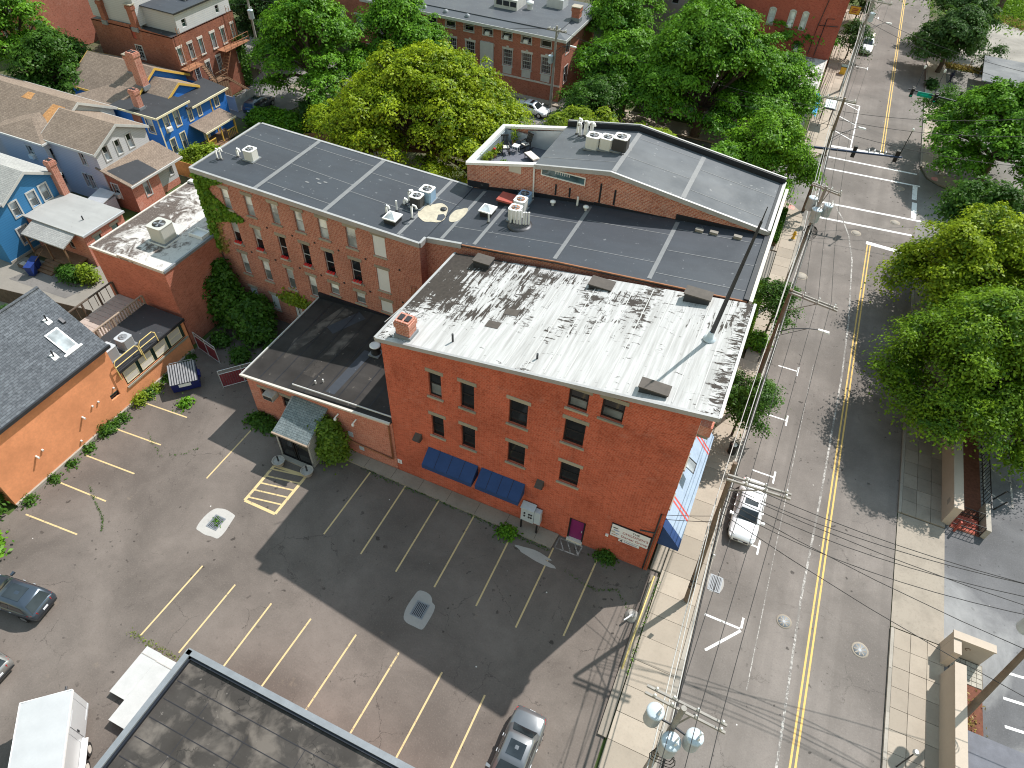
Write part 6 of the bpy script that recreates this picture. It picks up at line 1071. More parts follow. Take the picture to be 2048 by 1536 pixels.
for pts_ in ([(-1.6, 101.5, 3.9), (-1.5, 101.5, 7.5), (.9, 101.5, 7.7)], [(-.8, 101.5, 3.9), (-.7, 101.5, 8.4), (.2, 101.5, 8.5)], [(-1.5, 101.5, 7.4), (-1.2, 101.5, 10.5)]): MB().path(pts_, .05).build('conduit', 'metal_dark', b)
b = thing('flat_roof_shop', 'low shop with patchy white flat roof behind the street trees', 'shop', (-8, 92, 0))
wall(b, (-18, 84.4), (.85, 84.4), 0, 3.5, 'transformer_grey'); wall(b, (.85, 84.4), (.85, 101.5), 0, 3.5, 'stucco_cream', [(1+k*3.2, 3.4+k*3.2, .3, 2.6) for k in range(5)]); f3 = FR((.85, 84.4), (.85, 101.5)); [MB().fb(f3, 1+k*3.2, 3.4+k*3.2, -.2, -.14, .3, 2.6).build('shop_window', 'glass_dark', b) for k in range(5)]
rs = slab(b, [(-18, 84.3, 3.6), (.95, 84.3, 3.6), (.95, 101.5, 3.6), (-18, 101.5, 3.6)], .15, 'roof_shop') if 'roof_shop' in M else slab(b, [(-18, 84.3, 3.6), (.95, 84.3, 3.6), (.95, 101.5, 3.6), (-18, 101.5, 3.6)], .15, 'roof_peeled_old')
edge(rs, (1.0, 84.3), (1.0, 101.5), 3.6, 3.6, 'stone_pale', .2, .1, .3)
a = thing('cyan_shop_awning', 'bright cyan blue awning on the low shop by the crossing', 'awning', (1.3, 89, 2.4)); MB().prism([(.95, 86.1, 3.2), (1.75, 86.1, 2.6), (1.75, 92.2, 2.6), (.95, 92.2, 3.2)], .04).build('cloth', 'awning_cyan', a); MB().box(1.73, 1.76, 86.1, 92.2, 2.3, 2.59).build('valance', 'awning_cyan', a)
a = thing('lit_shelter', 'white roofed bus shelter on the sidewalk beyond the crossing', 'shelter', (3, 91, 0)); MB().prism([(2.35, 89.6, 2.55), (3.7, 89.6, 2.55), (3.6, 92.1, 2.65), (2.4, 92.1, 2.65)], .1).build('roof', 'tent_white', a)
for x, y in ((2.45, 89.7), (3.55, 89.7), (2.45, 91.9), (3.55, 91.9)): MB().tube((x, y, .13), (x, y, 2.5), .04).build('post', 'metal_dark', a)
MB().box(2.36, 3.68, 89.5, 89.56, 2.4, 2.5).build('edge', 'metal_dark', a)
a = thing('hanging_shop_sign', 'yellow sign board with red lettering on post by far sidewalk', 'sign', (2.7, 126.2, 0)); bx('board', 'black_frame', a, 1.85, 3.45, 126.2, 126.35, 2.4, 3.6); bx('face', 'yellow_sign', a, 1.92, 3.38, 126.19, 126.199, 2.46, 3.54); MB().tube((3.7, 126.3, .1), (3.7, 126.3, 3.7), .07).build('post', 'metal_dark', a); txt('Inn', a, 'ink_red', 2.25, 126.18, 2.8, .6, RS) if False else None
for z in (2.75, 3.0, 3.22): bx('print', 'ink_red', a, 2.2+.1*(z > 3), 3.1-.15*(z < 2.9), 126.18, 126.189, z-.06, z+.06)
# building with a balcony seen between the trees
b = thing('orange_brick_block', 'orange brick block glimpsed behind the big trees across the side street', 'building', (-68, 92, 0)); _, fr = wall(b, (-78, 84), (-57.5, 84), 0, 10, 'brick_orange', [(3+k*3, 4.2+k*3, z, z+2) for k in range(6) for z in (2, 6)])
for k in range(6):
    for z in (2, 6): window(b, fr, (3+k*3, 4.2+k*3, z, z+2), 'white_paint', 'glass_cloud', 'glass_grey', 'stone_pale')
wall(b, (-57.5, 84), (-57.5, 96), 0, 10, 'brick_orange'); slab(b, [(-78, 84, 10.2), (-57.3, 84, 10.2), (-57.3, 96, 10.2), (-78, 96, 10.2)], .2, 'roof_dark')
b = thing('salmon_building', 'salmon coloured building wall between far tree crowns', 'building', (-24, 112, 0)); _, fr = wall(b, (-34, 108), (-17, 108), 0, 9, 'pink_house', [(3+k*3, 4+k*3, 5, 7) for k in range(5)]); [window(b, fr, (3+k*3, 4+k*3, 5, 7), 'white_paint') for k in range(5)]; wall(b, (-17, 108), (-17, 120), 0, 9, 'terracotta'); slab(b, [(-34, 108, 9.2), (-17, 108, 9.2), (-17, 120, 9.2), (-34, 120, 9.2)], .2, 'roof_light')

# ---------------------------------------------------------------- foreground flat roof
b = thing('foreground_building', 'low building with dark tarred flat roof and grey parapet cap', 'building', (-10, 0, 0))
FX0, FX1, FY0, FY1, FZ = -18.9, 0.6, -18, 6.3, 3.9
FX1 = -4.0
for p, q in (((FX0, FY0), (FX1, FY0)), ((FX1, FY0), (FX1, FY1)), ((FX1, FY1), (FX0, FY1)), ((FX0, FY1), (FX0, FY0))): wall(b, p, q, 0, FZ+.1, 'brick_annex')
ro = slab(b, [(FX0+.05, FY0, FZ), (FX1-.05, FY0, FZ), (FX1-.05, FY1-.05, FZ), (FX0+.05, FY1-.05, FZ)], .1, 'roof_fore')
for p, q in (((FX0-.05, FY1+.05), (FX0-.05, FY0)), ((FX1, FY1+.07), (FX0-.05, FY1+.07))): edge(ro, p, q, FZ+.2, FZ+.2, 'metal_grey', .30, .06, .3, 'parapet_cap'); edge(ro, (p[0]+(.26 if p[0] < -10 and q[0] < -10 else 0), p[1]-(.26 if p[1] == q[1] else 0)), (q[0]+(.26 if p[0] < -10 and q[0] < -10 else 0), q[1]-(.26 if p[1] == q[1] else 0)), FZ, FZ, 'flash_black', .16, .16, .1, 'parapet_lining')
zq = lambda x, y: FZ
for y in (5.0, 4.1, 3.2, 2.3, 1.4, .5): strip(zq, FX0+.4, y, FX1-.2, y+.05, .035, .012).build('seam', 'ink_black', ro)
for x in (-16.5, -13.9, -11.2, -8.4, -5.8): strip(zq, x, 1.0+(x*7 % 3)*.3, x+.03, 5.4-(x*5 % 3)*.4, .03, .0125).build('seam', 'ink_black', ro)
# ---------------------------------------------------------------- vehicles (built nose towards +Y, origin on the ground)
def loft(secs, smooth=True):
    """secs: list of (y, [(x,z)..half outline from the bottom out and up to the centre])"""
    n = len(secs[0][1]); full = 2*n-1; vs = []; fs = []
    for y, h in secs:
        vs += [(x, y, z) for x, z in h]+[(-x, y, z) for x, z in reversed(h[:-1])]
    for k in range(len(secs)-1):
        for i in range(full-1): a = k*full+i; fs.append((a, a+full, a+full+1, a+1))
    fs.append(tuple(range(full))); fs.append(tuple(range(len(secs)*full-1, (len(secs)-1)*full-1, -1)))
    return MB().add(vs, fs, smooth)
def car(label, loc, rz, paint, L=4.7, Wd=1.82, Ht=1.45, kind='sedan', group='parked cars', sunroof=True, plate=True, name='parked_car'):
    o = thing(name, label, 'car', (loc[0], loc[1], loc[2] if len(loc) > 2 else 0), rz, group); h = L/2; w = Wd/2
    hatch_ = kind == 'hatch'; suv = kind == 'suv'
    zb = .92 if not suv else 1.02                      # belt line
    rear = .98 if kind == 'sedan' else zb+.04
    #          y      half width   top z
    st = [(-h, .80*w, .72), (-h+.06, .90*w, rear-.06), (-h+.3, .96*w, rear), (-h*.62, w, rear+.01), (-h*.3, w, zb+.02), (0, w, zb), (h*.3, w, zb), (h*.45, .99*w, zb-.02), (h*.7, .97*w, zb-.12), (h-.3, .92*w, zb-.2), (h-.08, .82*w, zb-.3), (h, .70*w, zb-.42)]
    secs = []
    for y, ww, zt in st:
        lo = .3 if -h+.2 < y < h-.2 else .36
        secs.append((y, [(0, lo-.05), (ww*.86, lo-.05), (ww*.97, lo+.08), (ww, min(lo+.3, zt-.12)), (ww*.985, max(zt-.2, lo+.32)), (ww*.93, zt-.05), (ww*.80, zt+.0), (ww*.45, zt+.035), (0, zt+.045)]))
    body = loft(secs).build('body', paint, o, False)
    # greenhouse: base rectangle on the belt, roof panel above
    if kind == 'sedan': b0, r0, r1, b1 = -h*.66, -h*.36, h*.12, h*.5
    elif hatch_: b0, r0, r1, b1 = -h*.97, -h*.72, h*.1, h*.48
    else: b0, r0, r1, b1 = -h*.95, -h*.8, h*.08, h*.42
    def ring(z, ya, yb, ww): return [(-ww, ya, z), (ww, ya, z), (ww, yb, z), (-ww, yb, z)]
    wb, wt, zt = .90*w, .70*w, Ht
    gsec = []
    for t, zz, ww in ((0, zb-.06, wb), (.5, (zb+zt)/2, (wb+wt)/2+.03), (.86, zt-.07, wt+.045), (1, zt-.02, wt-.05)):
        ya = b0+(r0-b0)*t; yb = b1+(r1-b1)*t; gsec.append((zz, ya, yb, ww))
    vs = []; fs = []
    for zz, ya, yb, ww in gsec:
        m_ = (ya+yb)/2; c = .12
        vs += [(-ww+c, ya, zz), (ww-c, ya, zz), (ww, ya+c, zz), (ww, m_, zz), (ww, yb-c, zz), (ww-c, yb, zz), (-ww+c, yb, zz), (-ww, yb-c, zz), (-ww, m_, zz), (-ww, ya+c, zz)]
    for k in range(3):
        for i in range(10): fs.append((k*10+i, k*10+(i+1) % 10, (k+1)*10+(i+1) % 10, (k+1)*10+i))
    vs.append((0, (gsec[3][1]+gsec[3][2])/2, zt+.03)); fs += [(30+i, 30+(i+1) % 10, 40) for i in range(10)]
    cab = MB().add(vs, fs, True).build('roof', paint, o, False)
    # glazing, slightly proud of the cabin
    def lerp(k, t): a, c = gsec[0], gsec[2]; return a[k]+(c[k]-a[k])*t
    def pane(nm, pts_): MB().add(pts_, [tuple(range(len(pts_)))]).build(nm, 'glass_car', o, False)
    for end, sgn in ((1, -1), (2, 1)):
        t0, t1 = .16, .97; y0 = lerp(end, t0)+sgn*.02; y1 = lerp(end, t1)+sgn*.035; w0 = lerp(3, t0)-.15; w1 = lerp(3, t1)-.16; z0 = lerp(0, t0)+.015; z1 = lerp(0, t1)+.015
        ym = (y0+y1)/2+sgn*.03
        p_ = [(-w0, y0, z0), (w0, y0, z0), (w1, y1, z1), (-w1, y1, z1)]
        pane('windscreen' if sgn > 0 else 'rear_window', p_ if sgn < 0 else p_[::-1])
    for s in (-1, 1):
        for (fa, fb_) in ((.10, .47), (.51, .90)):
            t0, t1 = .26, .90; x0 = lerp(3, t0)+.028; x1 = lerp(3, t1)+.03; z0 = lerp(0, t0); z1 = lerp(0, t1)
            ya0 = lerp(1, t0)+(lerp(2, t0)-lerp(1, t0))*fa; yb0 = lerp(1, t0)+(lerp(2, t0)-lerp(1, t0))*fb_; ya1 = lerp(1, t1)+(lerp(2, t1)-lerp(1, t1))*fa; yb1 = lerp(1, t1)+(lerp(2, t1)-lerp(1, t1))*fb_
            p_ = [(s*x0, ya0, z0), (s*x0, yb0, z0), (s*x1, yb1, z1), (s*x1, ya1, z1)]; pane('side_window', p_ if s > 0 else p_[::-1])
    if sunroof: ya, yb = gsec[3][1], gsec[3][2]; a = ya+(yb-ya)*(.25 if sunroof == 2 else .55); c = ya+(yb-ya)*.88; MB().prism([(-.42, a, zt+.022), (.42, a, zt+.022), (.42, c, zt+.022), (-.42, c, zt+.022)], .03).build('sunroof', 'glass_car', o, False)
    for y in (-h*.60, h*.60):
        for s in (-1, 1):
            wl = MB().tube((s*(w-.21), y, .33), (s*(w+.005), y, .33), .33, None, 20).build('tyre', 'tyre', o, False); MB().tube((s*(w-.1), y, .33), (s*(w+.012), y, .33), .21, None, 14).build('rim', 'rim', wl, False)
            MB().lathe((0, 0, 0), [(.0, 0)]*2, 3) if False else None
    for s in (-1, 1):
        MB().hexa([(s*.50*w, h-.16, zb-.34), (s*.86*w, h-.34, zb-.32), (s*.88*w, h-.52, zb-.28), (s*.55*w, h-.32, zb-.3), (s*.50*w, h-.18, zb-.2), (s*.84*w, h-.36, zb-.17), (s*.87*w, h-.56, zb-.14), (s*.55*w, h-.36, zb-.165)][:: 1]).build('headlight', 'lamp_clear', o, False)
        MB().hexa([(s*.52*w, -h-.01, rear-.24), (s*.86*w, -h+.12, rear-.24), (s*.93*w, -h+.36, rear-.22), (s*.55*w, -h+.2, rear-.24), (s*.52*w, -h+.02, rear-.08), (s*.86*w, -h+.16, rear-.06), (s*.93*w, -h+.4, rear-.05), (s*.55*w, -h+.2, rear-.08)]).build('taillight', 'lamp_red', o, False)
        MB().hexa([(s*w*.96, h*.36, zb+.0), (s*(w+.2), h*.34, zb+.02), (s*(w+.2), h*.42, zb+.02), (s*w*.96, h*.42, zb), (s*w*.96, h*.36, zb+.12), (s*(w+.19), h*.34, zb+.15), (s*(w+.19), h*.41, zb+.15), (s*w*.96, h*.41, zb+.12)]).build('mirror', paint, o, False)
        MB().box(s*w-.01, s*w+.02, -h*.02, h*.05, zb-.14, zb-.1).build('door_handle', 'metal_light', o, False); MB().box(s*w-.01, s*w+.02, -h*.34, -h*.28, zb-.14, zb-.1).build('door_handle', 'metal_light', o, False)
    MB().box(-.5*w, .5*w, h-.06, h+.012, .42, .56).build('grille', 'metal_dark', o, False); MB().box(-.8*w, .8*w, -h-.015, -h+.1, .36, .46).build('bumper', 'metal_dark', o, False)
    if plate: MB().box(-.16, .16, h-.02, h+.025, .40, .5).build('licence_plate', 'sign_white', o, False); MB().box(-.16, .16, -h-.03, -h+.02, .6, .72).build('licence_plate', 'sign_white', o, False)
    return o
car('silver sedan parked at the kerb below the striped awning', (5.2, 29.25), R(180), 'paint_pearl', 4.85, 1.82, 1.46)
car('dark slate hatchback with black glass roof at the lot edge', (-31.85, 5.25), R(97), 'paint_slate', 4.3, 1.8, 1.46, 'hatch', sunroof=2)
car('champagne silver car cut by the picture edge near the trailer', (-31.0, 1.75), R(92), 'paint_champagne', 4.6, 1.8, 1.46, 'hatch', sunroof=False)
car('grey sedan with dark roof beside the sidewalk end of the lot', (-2.7, 9.5), R(180), 'paint_graphite', 4.8, 1.84, 1.45, sunroof=2)
car('white sedan on the side street between the tree crowns', (-30.0, 76.2), R(-97), 'paint_pearl', 4.5, 1.8, 1.42)
car('white pickup sized car parked under the far sidewalk tree', (5.8, 119.5), R(180), 'paint_pearl', 5.2, 1.9, 1.7, 'suv', sunroof=False)
car('pale grey car showing under the far side of the yellow green tree', (-47.5, 72.3), R(85), 'paint_silver', 4.6, 1.8, 1.5, 'suv')
car('dark car at the white vinyl fence corner', (-59.3, 61.5), R(5), 'paint_slate', 4.5, 1.8, 1.5, 'suv')
car('white van sized car behind the yellow green tree crown', (-46.0, 78.0), R(95), 'paint_pearl', 5.2, 1.95, 2.0, 'suv', sunroof=False)
car('white car beyond the terrace vent pipes', (-22.0, 72.6), R(90), 'paint_pearl', 4.6, 1.8, 1.5)
# enclosed trailer
c0 = Vector((-23.66, 2.72, 0)); dl = Vector((2.39, -2.74, 0)).normalized(); dw = Vector((-1.74, -1.53, 0)).normalized()
tr = thing('cargo_trailer', 'white enclosed cargo trailer with rippled roof and exposed wheel', 'trailer', tuple(c0)); TL, TW, T0, T1 = 6.5, 2.33, .45, 2.3
def tp(u, v, z): q = c0+dl*u+dw*v; return (q.x, q.y, z)
MB().hexa([tp(0, TW, T0), tp(TL, TW, T0), tp(TL, 0, T0), tp(0, 0, T0), tp(0, TW, T1), tp(TL, TW, T1), tp(TL, 0, T1), tp(0, 0, T1)]).build('body', 'trailer_white', tr)
vs = []; fs = []; n = 40
for k in range(n+1):
    u = -.02+(TL+.04)*k/n; dz = .032*math.sin(u*6.5)
    vs += [tp(u, .02, T1+.02), tp(u, TW*.5, T1+.11+dz), tp(u, TW-.02, T1+.02)]
fs = [f for k in range(n) for f in ((k*3, k*3+1, k*3+4, k*3+3), (k*3+1, k*3+2, k*3+5, k*3+4))]
MB().add(vs, fs, True).build('roof', 'trailer_white', tr)
for v in (-.02, TW-.03): MB().hexa([tp(-.03, v+.05, T1-.1), tp(TL, v+.05, T1-.1), tp(TL, v, T1-.1), tp(-.03, v, T1-.1), tp(-.03, v+.05, T1+.04), tp(TL, v+.05, T1+.04), tp(TL, v, T1+.04), tp(-.03, v, T1+.04)]).build('roof_trim', 'metal_white', tr)
MB().hexa([tp(-.05, TW, T1-.1), tp(0, TW, T1-.1), tp(0, 0, T1-.1), tp(-.05, 0, T1-.1), tp(-.05, TW, T1+.06), tp(0, TW, T1+.06), tp(0, 0, T1+.06), tp(-.05, 0, T1+.06)]).build('roof_trim', 'metal_white', tr)
MB().hexa([tp(.9, -.002, .55), tp(1.7, -.002, .55), tp(1.7, -.03, .55), tp(.9, -.03, .55), tp(.9, -.002, 2.1), tp(1.7, -.002, 2.1), tp(1.7, -.03, 2.1), tp(.9, -.03, 2.1)]).build('side_door', 'trailer_white', tr)
w = MB().tube(tp(2.3, -.02, .34), tp(2.3, -.26, .34), .34, None, 18).build('wheel', 'tyre', tr); MB().tube(tp(2.3, -.2, .34), tp(2.3, -.275, .34), .2, None, 14).build('rim', 'stone_pale', w); w = MB().tube(tp(3.15, -.02, .34), tp(3.15, -.26, .34), .34, None, 18).build('wheel', 'tyre', tr); MB().tube(tp(3.15, -.2, .34), tp(3.15, -.275, .34), .2, None, 14).build('rim', 'stone_pale', w)
MB().hexa([tp(1.85, -.02, .72), tp(3.6, -.02, .72), tp(3.6, -.3, .68), tp(1.85, -.3, .68), tp(1.85, -.02, .76), tp(3.6, -.02, .76), tp(3.6, -.3, .72), tp(1.85, -.3, .72)]).build('fender', 'metal_white', tr)
for u in (.3, 2.0, 3.9, 5.2): MB().hexa([tp(u, -.001, T0+.05), tp(u+.03, -.001, T0+.05), tp(u+.03, -.012, T0+.05), tp(u, -.012, T0+.05), tp(u, -.001, T1-.12), tp(u+.03, -.001, T1-.12), tp(u+.03, -.012, T1-.12), tp(u, -.012, T1-.12)]).build('seam', 'metal_light', tr)
MB().hexa([tp(1.6, -.03, 1.15), tp(1.68, -.03, 1.15), tp(1.68, -.06, 1.15), tp(1.6, -.06, 1.15), tp(1.6, -.03, 1.4), tp(1.68, -.03, 1.4), tp(1.68, -.06, 1.4), tp(1.6, -.06, 1.4)]).build('door_latch', 'metal_dark', tr)
MB().hexa([tp(0.02, -.002, T0-.02), tp(TL, -.002, T0-.02), tp(TL, -.03, T0-.02), tp(.02, -.03, T0-.02), tp(.02, -.002, T0+.1), tp(TL, -.002, T0+.1), tp(TL, -.03, T0+.1), tp(.02, -.03, T0+.1)]).build('skirt', 'metal_light', tr)
MB().tube(tp(0, TW/2, .45), tp(-1.2, TW/2, .45), .06).build('drawbar', 'metal_dark', tr); MB().hexa([tp(-.45, TW*.8, .5), tp(-.05, TW*.8, .5), tp(-.05, TW*.6, .5), tp(-.45, TW*.6, .5), tp(-.45, TW*.8, 1.0), tp(-.05, TW*.8, 1.0), tp(-.05, TW*.6, 1.0), tp(-.45, TW*.6, 1.0)]).build('tool_box', 'bin_blue', tr) if False else None
# stacked white door panels
for lb, x0, x1, y0, y1, zb_, n_ in (('white door panels stacked flat, shorter stack away from the parapet', -23.2, -22.18, 3.62, 6.25, .12, 3), ('white door panels stacked flat, longer stack against the foreground parapet', -22.1, -21.02, 2.55, 6.2, .06, 5)):
    o = thing('panel_stack', lb, 'panel stack', ((x0+x1)/2, (y0+y1)/2, 0), 0, 'white panel stacks'); z = zb_
    for yy in (y0+.3, y1-.3): bx('bearer', 'wood_brown', o, x0+.02, x1-.02, yy-.06, yy+.06, 0, zb_)
    for k in range(n_):
        d = .03*((k*7) % 3); bx('panel', 'wood_orange' if k < n_-1 else 'white_paint', o, x0+(d if k < n_-1 else 0), x1-(0 if k == n_-1 else d*.5), y0+(.05 if k < n_-1 else 0), y1, z, z+(.09 if k < n_-1 else .05)); z += .095
    bx('strap', 'pot_pale', o, x0+.0, x1, y1-.42, y1-.38, z-.04, z-.025)
# dumpster
D0 = thing('dumpster', 'navy blue dumpster with ribbed grey lid by the orange wall', 'dumpster', (-35.3, 22.6, 0), R(46))
MB().hexa([(-.95, -.75, .15), (.95, -.75, .15), (.95, .65, .15), (-.95, .65, .15), (-.95, -.95, 1.1), (.95, -.95, 1.1), (.95, .75, 1.45), (-.95, .75, 1.45)]).build('bin', 'dumpster_blue', D0, False)
for k in range(11): x0 = -.95+k*.174; MB().prism([(x0, -1.0, 1.14), (x0+.1, -1.0, 1.14), (x0+.1, .8, 1.52), (x0, .8, 1.52)], .05).build('lid_rib', 'lid_grey', D0, False)
MB().prism([(-.97, -1.0, 1.11), (.97, -1.0, 1.11), (.97, .8, 1.475), (-.97, .8, 1.475)], .02).build('lid', 'metal_dark', D0, False); MB().box(-.42, .42, -.955, -.9, .72, 1.0).build('label_plate', 'sign_white', D0, False)
for s in (-1, 1): MB().box(s*.96-.05, s*.96+.12*s+.05, -.3, .3, .7, .95).build('lift_pocket', 'dumpster_blue', D0, False)
MB().tube((-.8, .95, 1.5), (.8, .95, 1.5), .03).build('lid_bar', 'metal_grey', D0, False); [MB().tube((s*.8, .76, 1.3), (s*.8, .95, 1.5), .03).build('bar_arm', 'metal_grey', D0, False) for s in (-1, 1)]
# chain link gates with maroon slats
def slat_fence(label, p, q, h=1.75, n=None, top=.35):
    o = thing('slatted_gate', label, 'gate', (*p, 0), 0, 'maroon slatted gates'); f_ = FR(p, q); L = f_.L; n = n or int(L/.16)
    for k in range(n): u = k*L/n; MB().fb(f_, u+.01, u+L/n-.01, -.015, .015, .1, h-top).build('slat', 'maroon', o)
    MB().quad(f_.p(0, 0, h-top), f_.p(L, 0, h-top), f_.p(L, 0, h), f_.p(0, 0, h)).build('mesh_panel', 'chainlink', o)
    for u in (0, L/2, L): MB().tube(f_.p(u, .03, 0), f_.p(u, .03, h), .035).build('post', 'metal_light', o)
    for z in (.1, h-top, h): MB().tube(f_.p(0, .03, z), f_.p(L, .03, z), .025).build('rail', 'metal_light', o)
slat_fence('maroon slatted gate leaf swung open at the orange wing', (-37.2, 26.0), (-34.6, 25.4)); slat_fence('maroon slatted gate leaf swung open beside the annex corner', (-32.7, 23.5), (-30.6, 25.9))
# ---------------------------------------------------------------- utility poles, wires, signals and street furniture
def lerp3(a, c, t): return Vector(a).lerp(Vector(c), t)
def pole(label, base, top, arms=(), trafos=(), lamp=None, m='pole_wood', r=.17, name='utility_pole', coil=False):
    o = thing(name, label, 'utility pole', base, 0, 'utility poles'); MB().path([lerp3(base, top, k/6) for k in range(7)], [r*(1.15-.5*k/6) for k in range(7)], 10).build('pole', m, o)
    for (xa, ya), (xb, yb), z in arms:
        for dy in (-.14, .14): f_ = FR((xa, ya+dy), (xb, yb+dy)); MB().fb(f_, 0, f_.L, -.045, .045, z-.06, z+.06).build('crossarm', 'pole_grey', o)
        f_ = FR((xa, ya), (xb, yb))
        for t in (.12, .34, .64, .94) if xb-xa < 3.2 and xa < top[0]-.6 else (.3, .6, .92):
            q = f_.p(f_.L*t, .14, z+.06); MB().lathe(q, [(.03, 0), (.06, .05), (.05, .1), (.07, .14), (.03, .2)], 10).build('insulator', 'porcelain', o); q = f_.p(f_.L*t, -.14, z+.06); MB().lathe(q, [(.03, 0), (.06, .05), (.05, .1), (.07, .14), (.03, .2)], 10).build('insulator', 'porcelain', o)
        c = lerp3(base, top, .83); MB().tube(c, f_.p(f_.L*.62, 0, z-.08), .035).build('brace', 'pole_grey', o)
    for x, y, z, rr, h in trafos:
        t = MB().lathe((x, y, z), [(rr*.9, 0), (rr, .06), (rr, h), (rr*1.06, h+.02), (rr*1.06, h+.05), (rr*.8, h+.10), (.05, h+.12)], 18).build('transformer', 'transformer_grey', o)
        for a in (-.6, .5): MB().tube((x+rr*.5*math.cos(a), y+rr*.5*math.sin(a), z+h+.1), (x+rr*.6*math.cos(a), y+rr*.6*math.sin(a), z+h+.42), .04).build('bushing', 'porcelain', t)
        c = lerp3(base, top, (z+h*.5)/top[2]); MB().tube((x, y, z+h*.6), c, .05).build('bracket', 'metal_dark', o)
    if coil:
        c = lerp3(base, top, .68)
        for k in range(5): MB().path([(c.x+.15+(.25+.07*k)*math.cos(a), c.y-.2-.1*k+.05*math.sin(3*a), c.z-.3+(.5+.05*k)*math.sin(a)) for a in [i*2*math.pi/12 for i in range(13)]], .02, 4).build('cable_loop', 'wire_black', o)
    if lamp:
        (lx, ly, lz), z0 = lamp; c = lerp3(base, top, z0/top[2]); p = [c, Vector((c.x+(lx-c.x)*.3, c.y+(ly-c.y)*.3, z0+(lz-z0)*.75)), Vector((c.x+(lx-c.x)*.65, c.y+(ly-c.y)*.65, lz+.05)), Vector((lx-.35, ly, lz+.02))]
        MB().path(p, .035).build('lamp_arm', 'metal_dark', o); MB().tube(c+Vector((0, 0, -.35)), p[2], .018).build('lamp_stay', 'metal_dark', o)
        MB().hexa([(lx-.4, ly-.09, lz-.06), (lx+.35, ly-.15, lz-.07), (lx+.35, ly+.15, lz-.07), (lx-.4, ly+.09, lz-.06), (lx-.4, ly-.07, lz+.06), (lx+.3, ly-.1, lz+.05), (lx+.3, ly+.1, lz+.05), (lx-.4, ly+.07, lz+.06)]).build('lamp_head', 'metal_white', o)
    return o
P0t, P1t, P2t, P3bt, P3t, P4t = (3.19, 11.05, 11.2), (2.6, 23.3, 11.4), (3.1, 38.9, 11.2), (3.65, 53.0, 11.3), (3.35, 70.4, 11.3), (3.75, 102.2, 11.3)
pole('utility pole with three grey transformers over the near sidewalk', (3.15, 10.6, 0), P0t, [((1.7, 11.25), (4.85, 11.1), 10.9)], [(2.35, 11.0, 8.9, .34, .95), (3.25, 10.35, 8.4, .37, 1.0), (4.0, 10.75, 8.9, .33, .9)], m='pole_grey', coil=True)
p1 = pole('leaning wooden pole with black graffiti near its foot', (3.13, 21.7, .1), P1t, [((2.45, 22.7), (5.5, 22.85), 10.9)], m='pole_wood')
pole('brown wooden pole with street lamp above the peeling roof building', (3.45, 39.9, .1), P2t, [((3.0, 38.95), (6.05, 38.4), 11.0)], lamp=((6.15, 39.9, 8.0), 7.2))
pole('wooden pole with a cluster of transformers before the crossing', (3.6, 53.4, .1), P3bt, [((2.6, 53.5), (4.85, 52.8), 11.0)], [(3.1, 53.6, 8.8, .35, 1.0), (3.65, 52.7, 8.4, .38, 1.0), (4.35, 53.2, 8.8, .33, .9)], m='pole_grey', coil=True)
pole('wooden pole with street lamp on the corner past the crossing hedge', (3.53, 69.0, .1), P3t, [((1.5, 70.45), (4.45, 70.5), 11.0)], lamp=((6.0, 72.4, 8.1), 7.4))
pole('wooden pole with street lamp beside the far flat roof shop', (3.94, 101.9, .1), P4t, [((3.0, 102.2), (6.0, 102.1), 11.0)], [(4.2, 101.6, 8.9, .33, .9)], lamp=((6.7, 105.4, 8.0), 7.2), m='pole_grey')
pole('far wooden pole further up the left sidewalk', (4.1, 140, .1), (4.1, 140, 11.2), [((2.8, 140), (5.6, 140), 10.9)], m='pole_grey')
PRt = (18.28, 23.7, 10.6)
pole('dark leaning pole with transformer behind the cream wall', (18.17, 21.33, 0), PRt, [((17.2, 23.7), (19.6, 23.7), 10.3)], [(17.75, 23.3, 6.9, .36, .95)], m='pole_wood', coil=True)
pole('dark thick pole standing in grass beyond the far lot', (25.0, 149.0, 0), (25.3, 149, 11), m='bark', r=.42)
pole('tall grey pole at the driveway beside the brown brick building', (-63.8, 68.1, 0), (-63.6, 68.0, 10.5), [((-64.9, 68), (-62.5, 68), 10.0)], [(-63.3, 67.7, 7.6, .33, .9)], m='pole_grey')
pole('grey pole with white street lamp arm before the brick school', (-28.7, 85.0-6.2, 0), (-28.6, 78.8, 9.5), [((-29.8, 78.8), (-27.4, 78.8), 9.0)], [(-29.0, 78.5, 5.4, .3, .8)], lamp=((-26.6, 79.4, 7.4), 6.6), m='pole_grey')
# black graffiti strokes wrapped on the leaning pole
for k in range(7):
    z = 1.4+k*.17; c = lerp3((3.13, 21.7, .1), P1t, z/11.3); s = (-1)**k
    MB().path([(c.x+.2*math.cos(a), c.y+.2*math.sin(a), z+.10*s*math.sin(a*2+k)) for a in [R(-150+i*20) for i in range(7)]], .022, 4).build('graffiti', 'ink_black', p1)
MB().hexa([(3.3, 22.15, 4.6), (3.5, 22.1, 4.6), (3.5, 22.14, 4.6), (3.3, 22.19, 4.6), (3.3, 22.15, 5.0), (3.5, 22.1, 5.0), (3.5, 22.14, 5.0), (3.3, 22.19, 5.0)]).build('pole_plate', 'sign_white', p1)
def wire(label, pts, r=.014, sag=.5, m='wire_black', group='overhead wires', name='overhead_wire', n=10):
    out = []
    for a, c in zip(pts, pts[1:]):
        a = Vector(a); c = Vector(c); s = sag*(a-c).length/16
        for k in range(n): t = k/n; q = a.lerp(c, t); q.z -= s*4*t*(1-t); out.append(q)
    out.append(Vector(pts[-1])); return tag(MB().path(out, r, 5).build(name, m), label, 'wire', group)
far = (4.1, 140, 11.1)
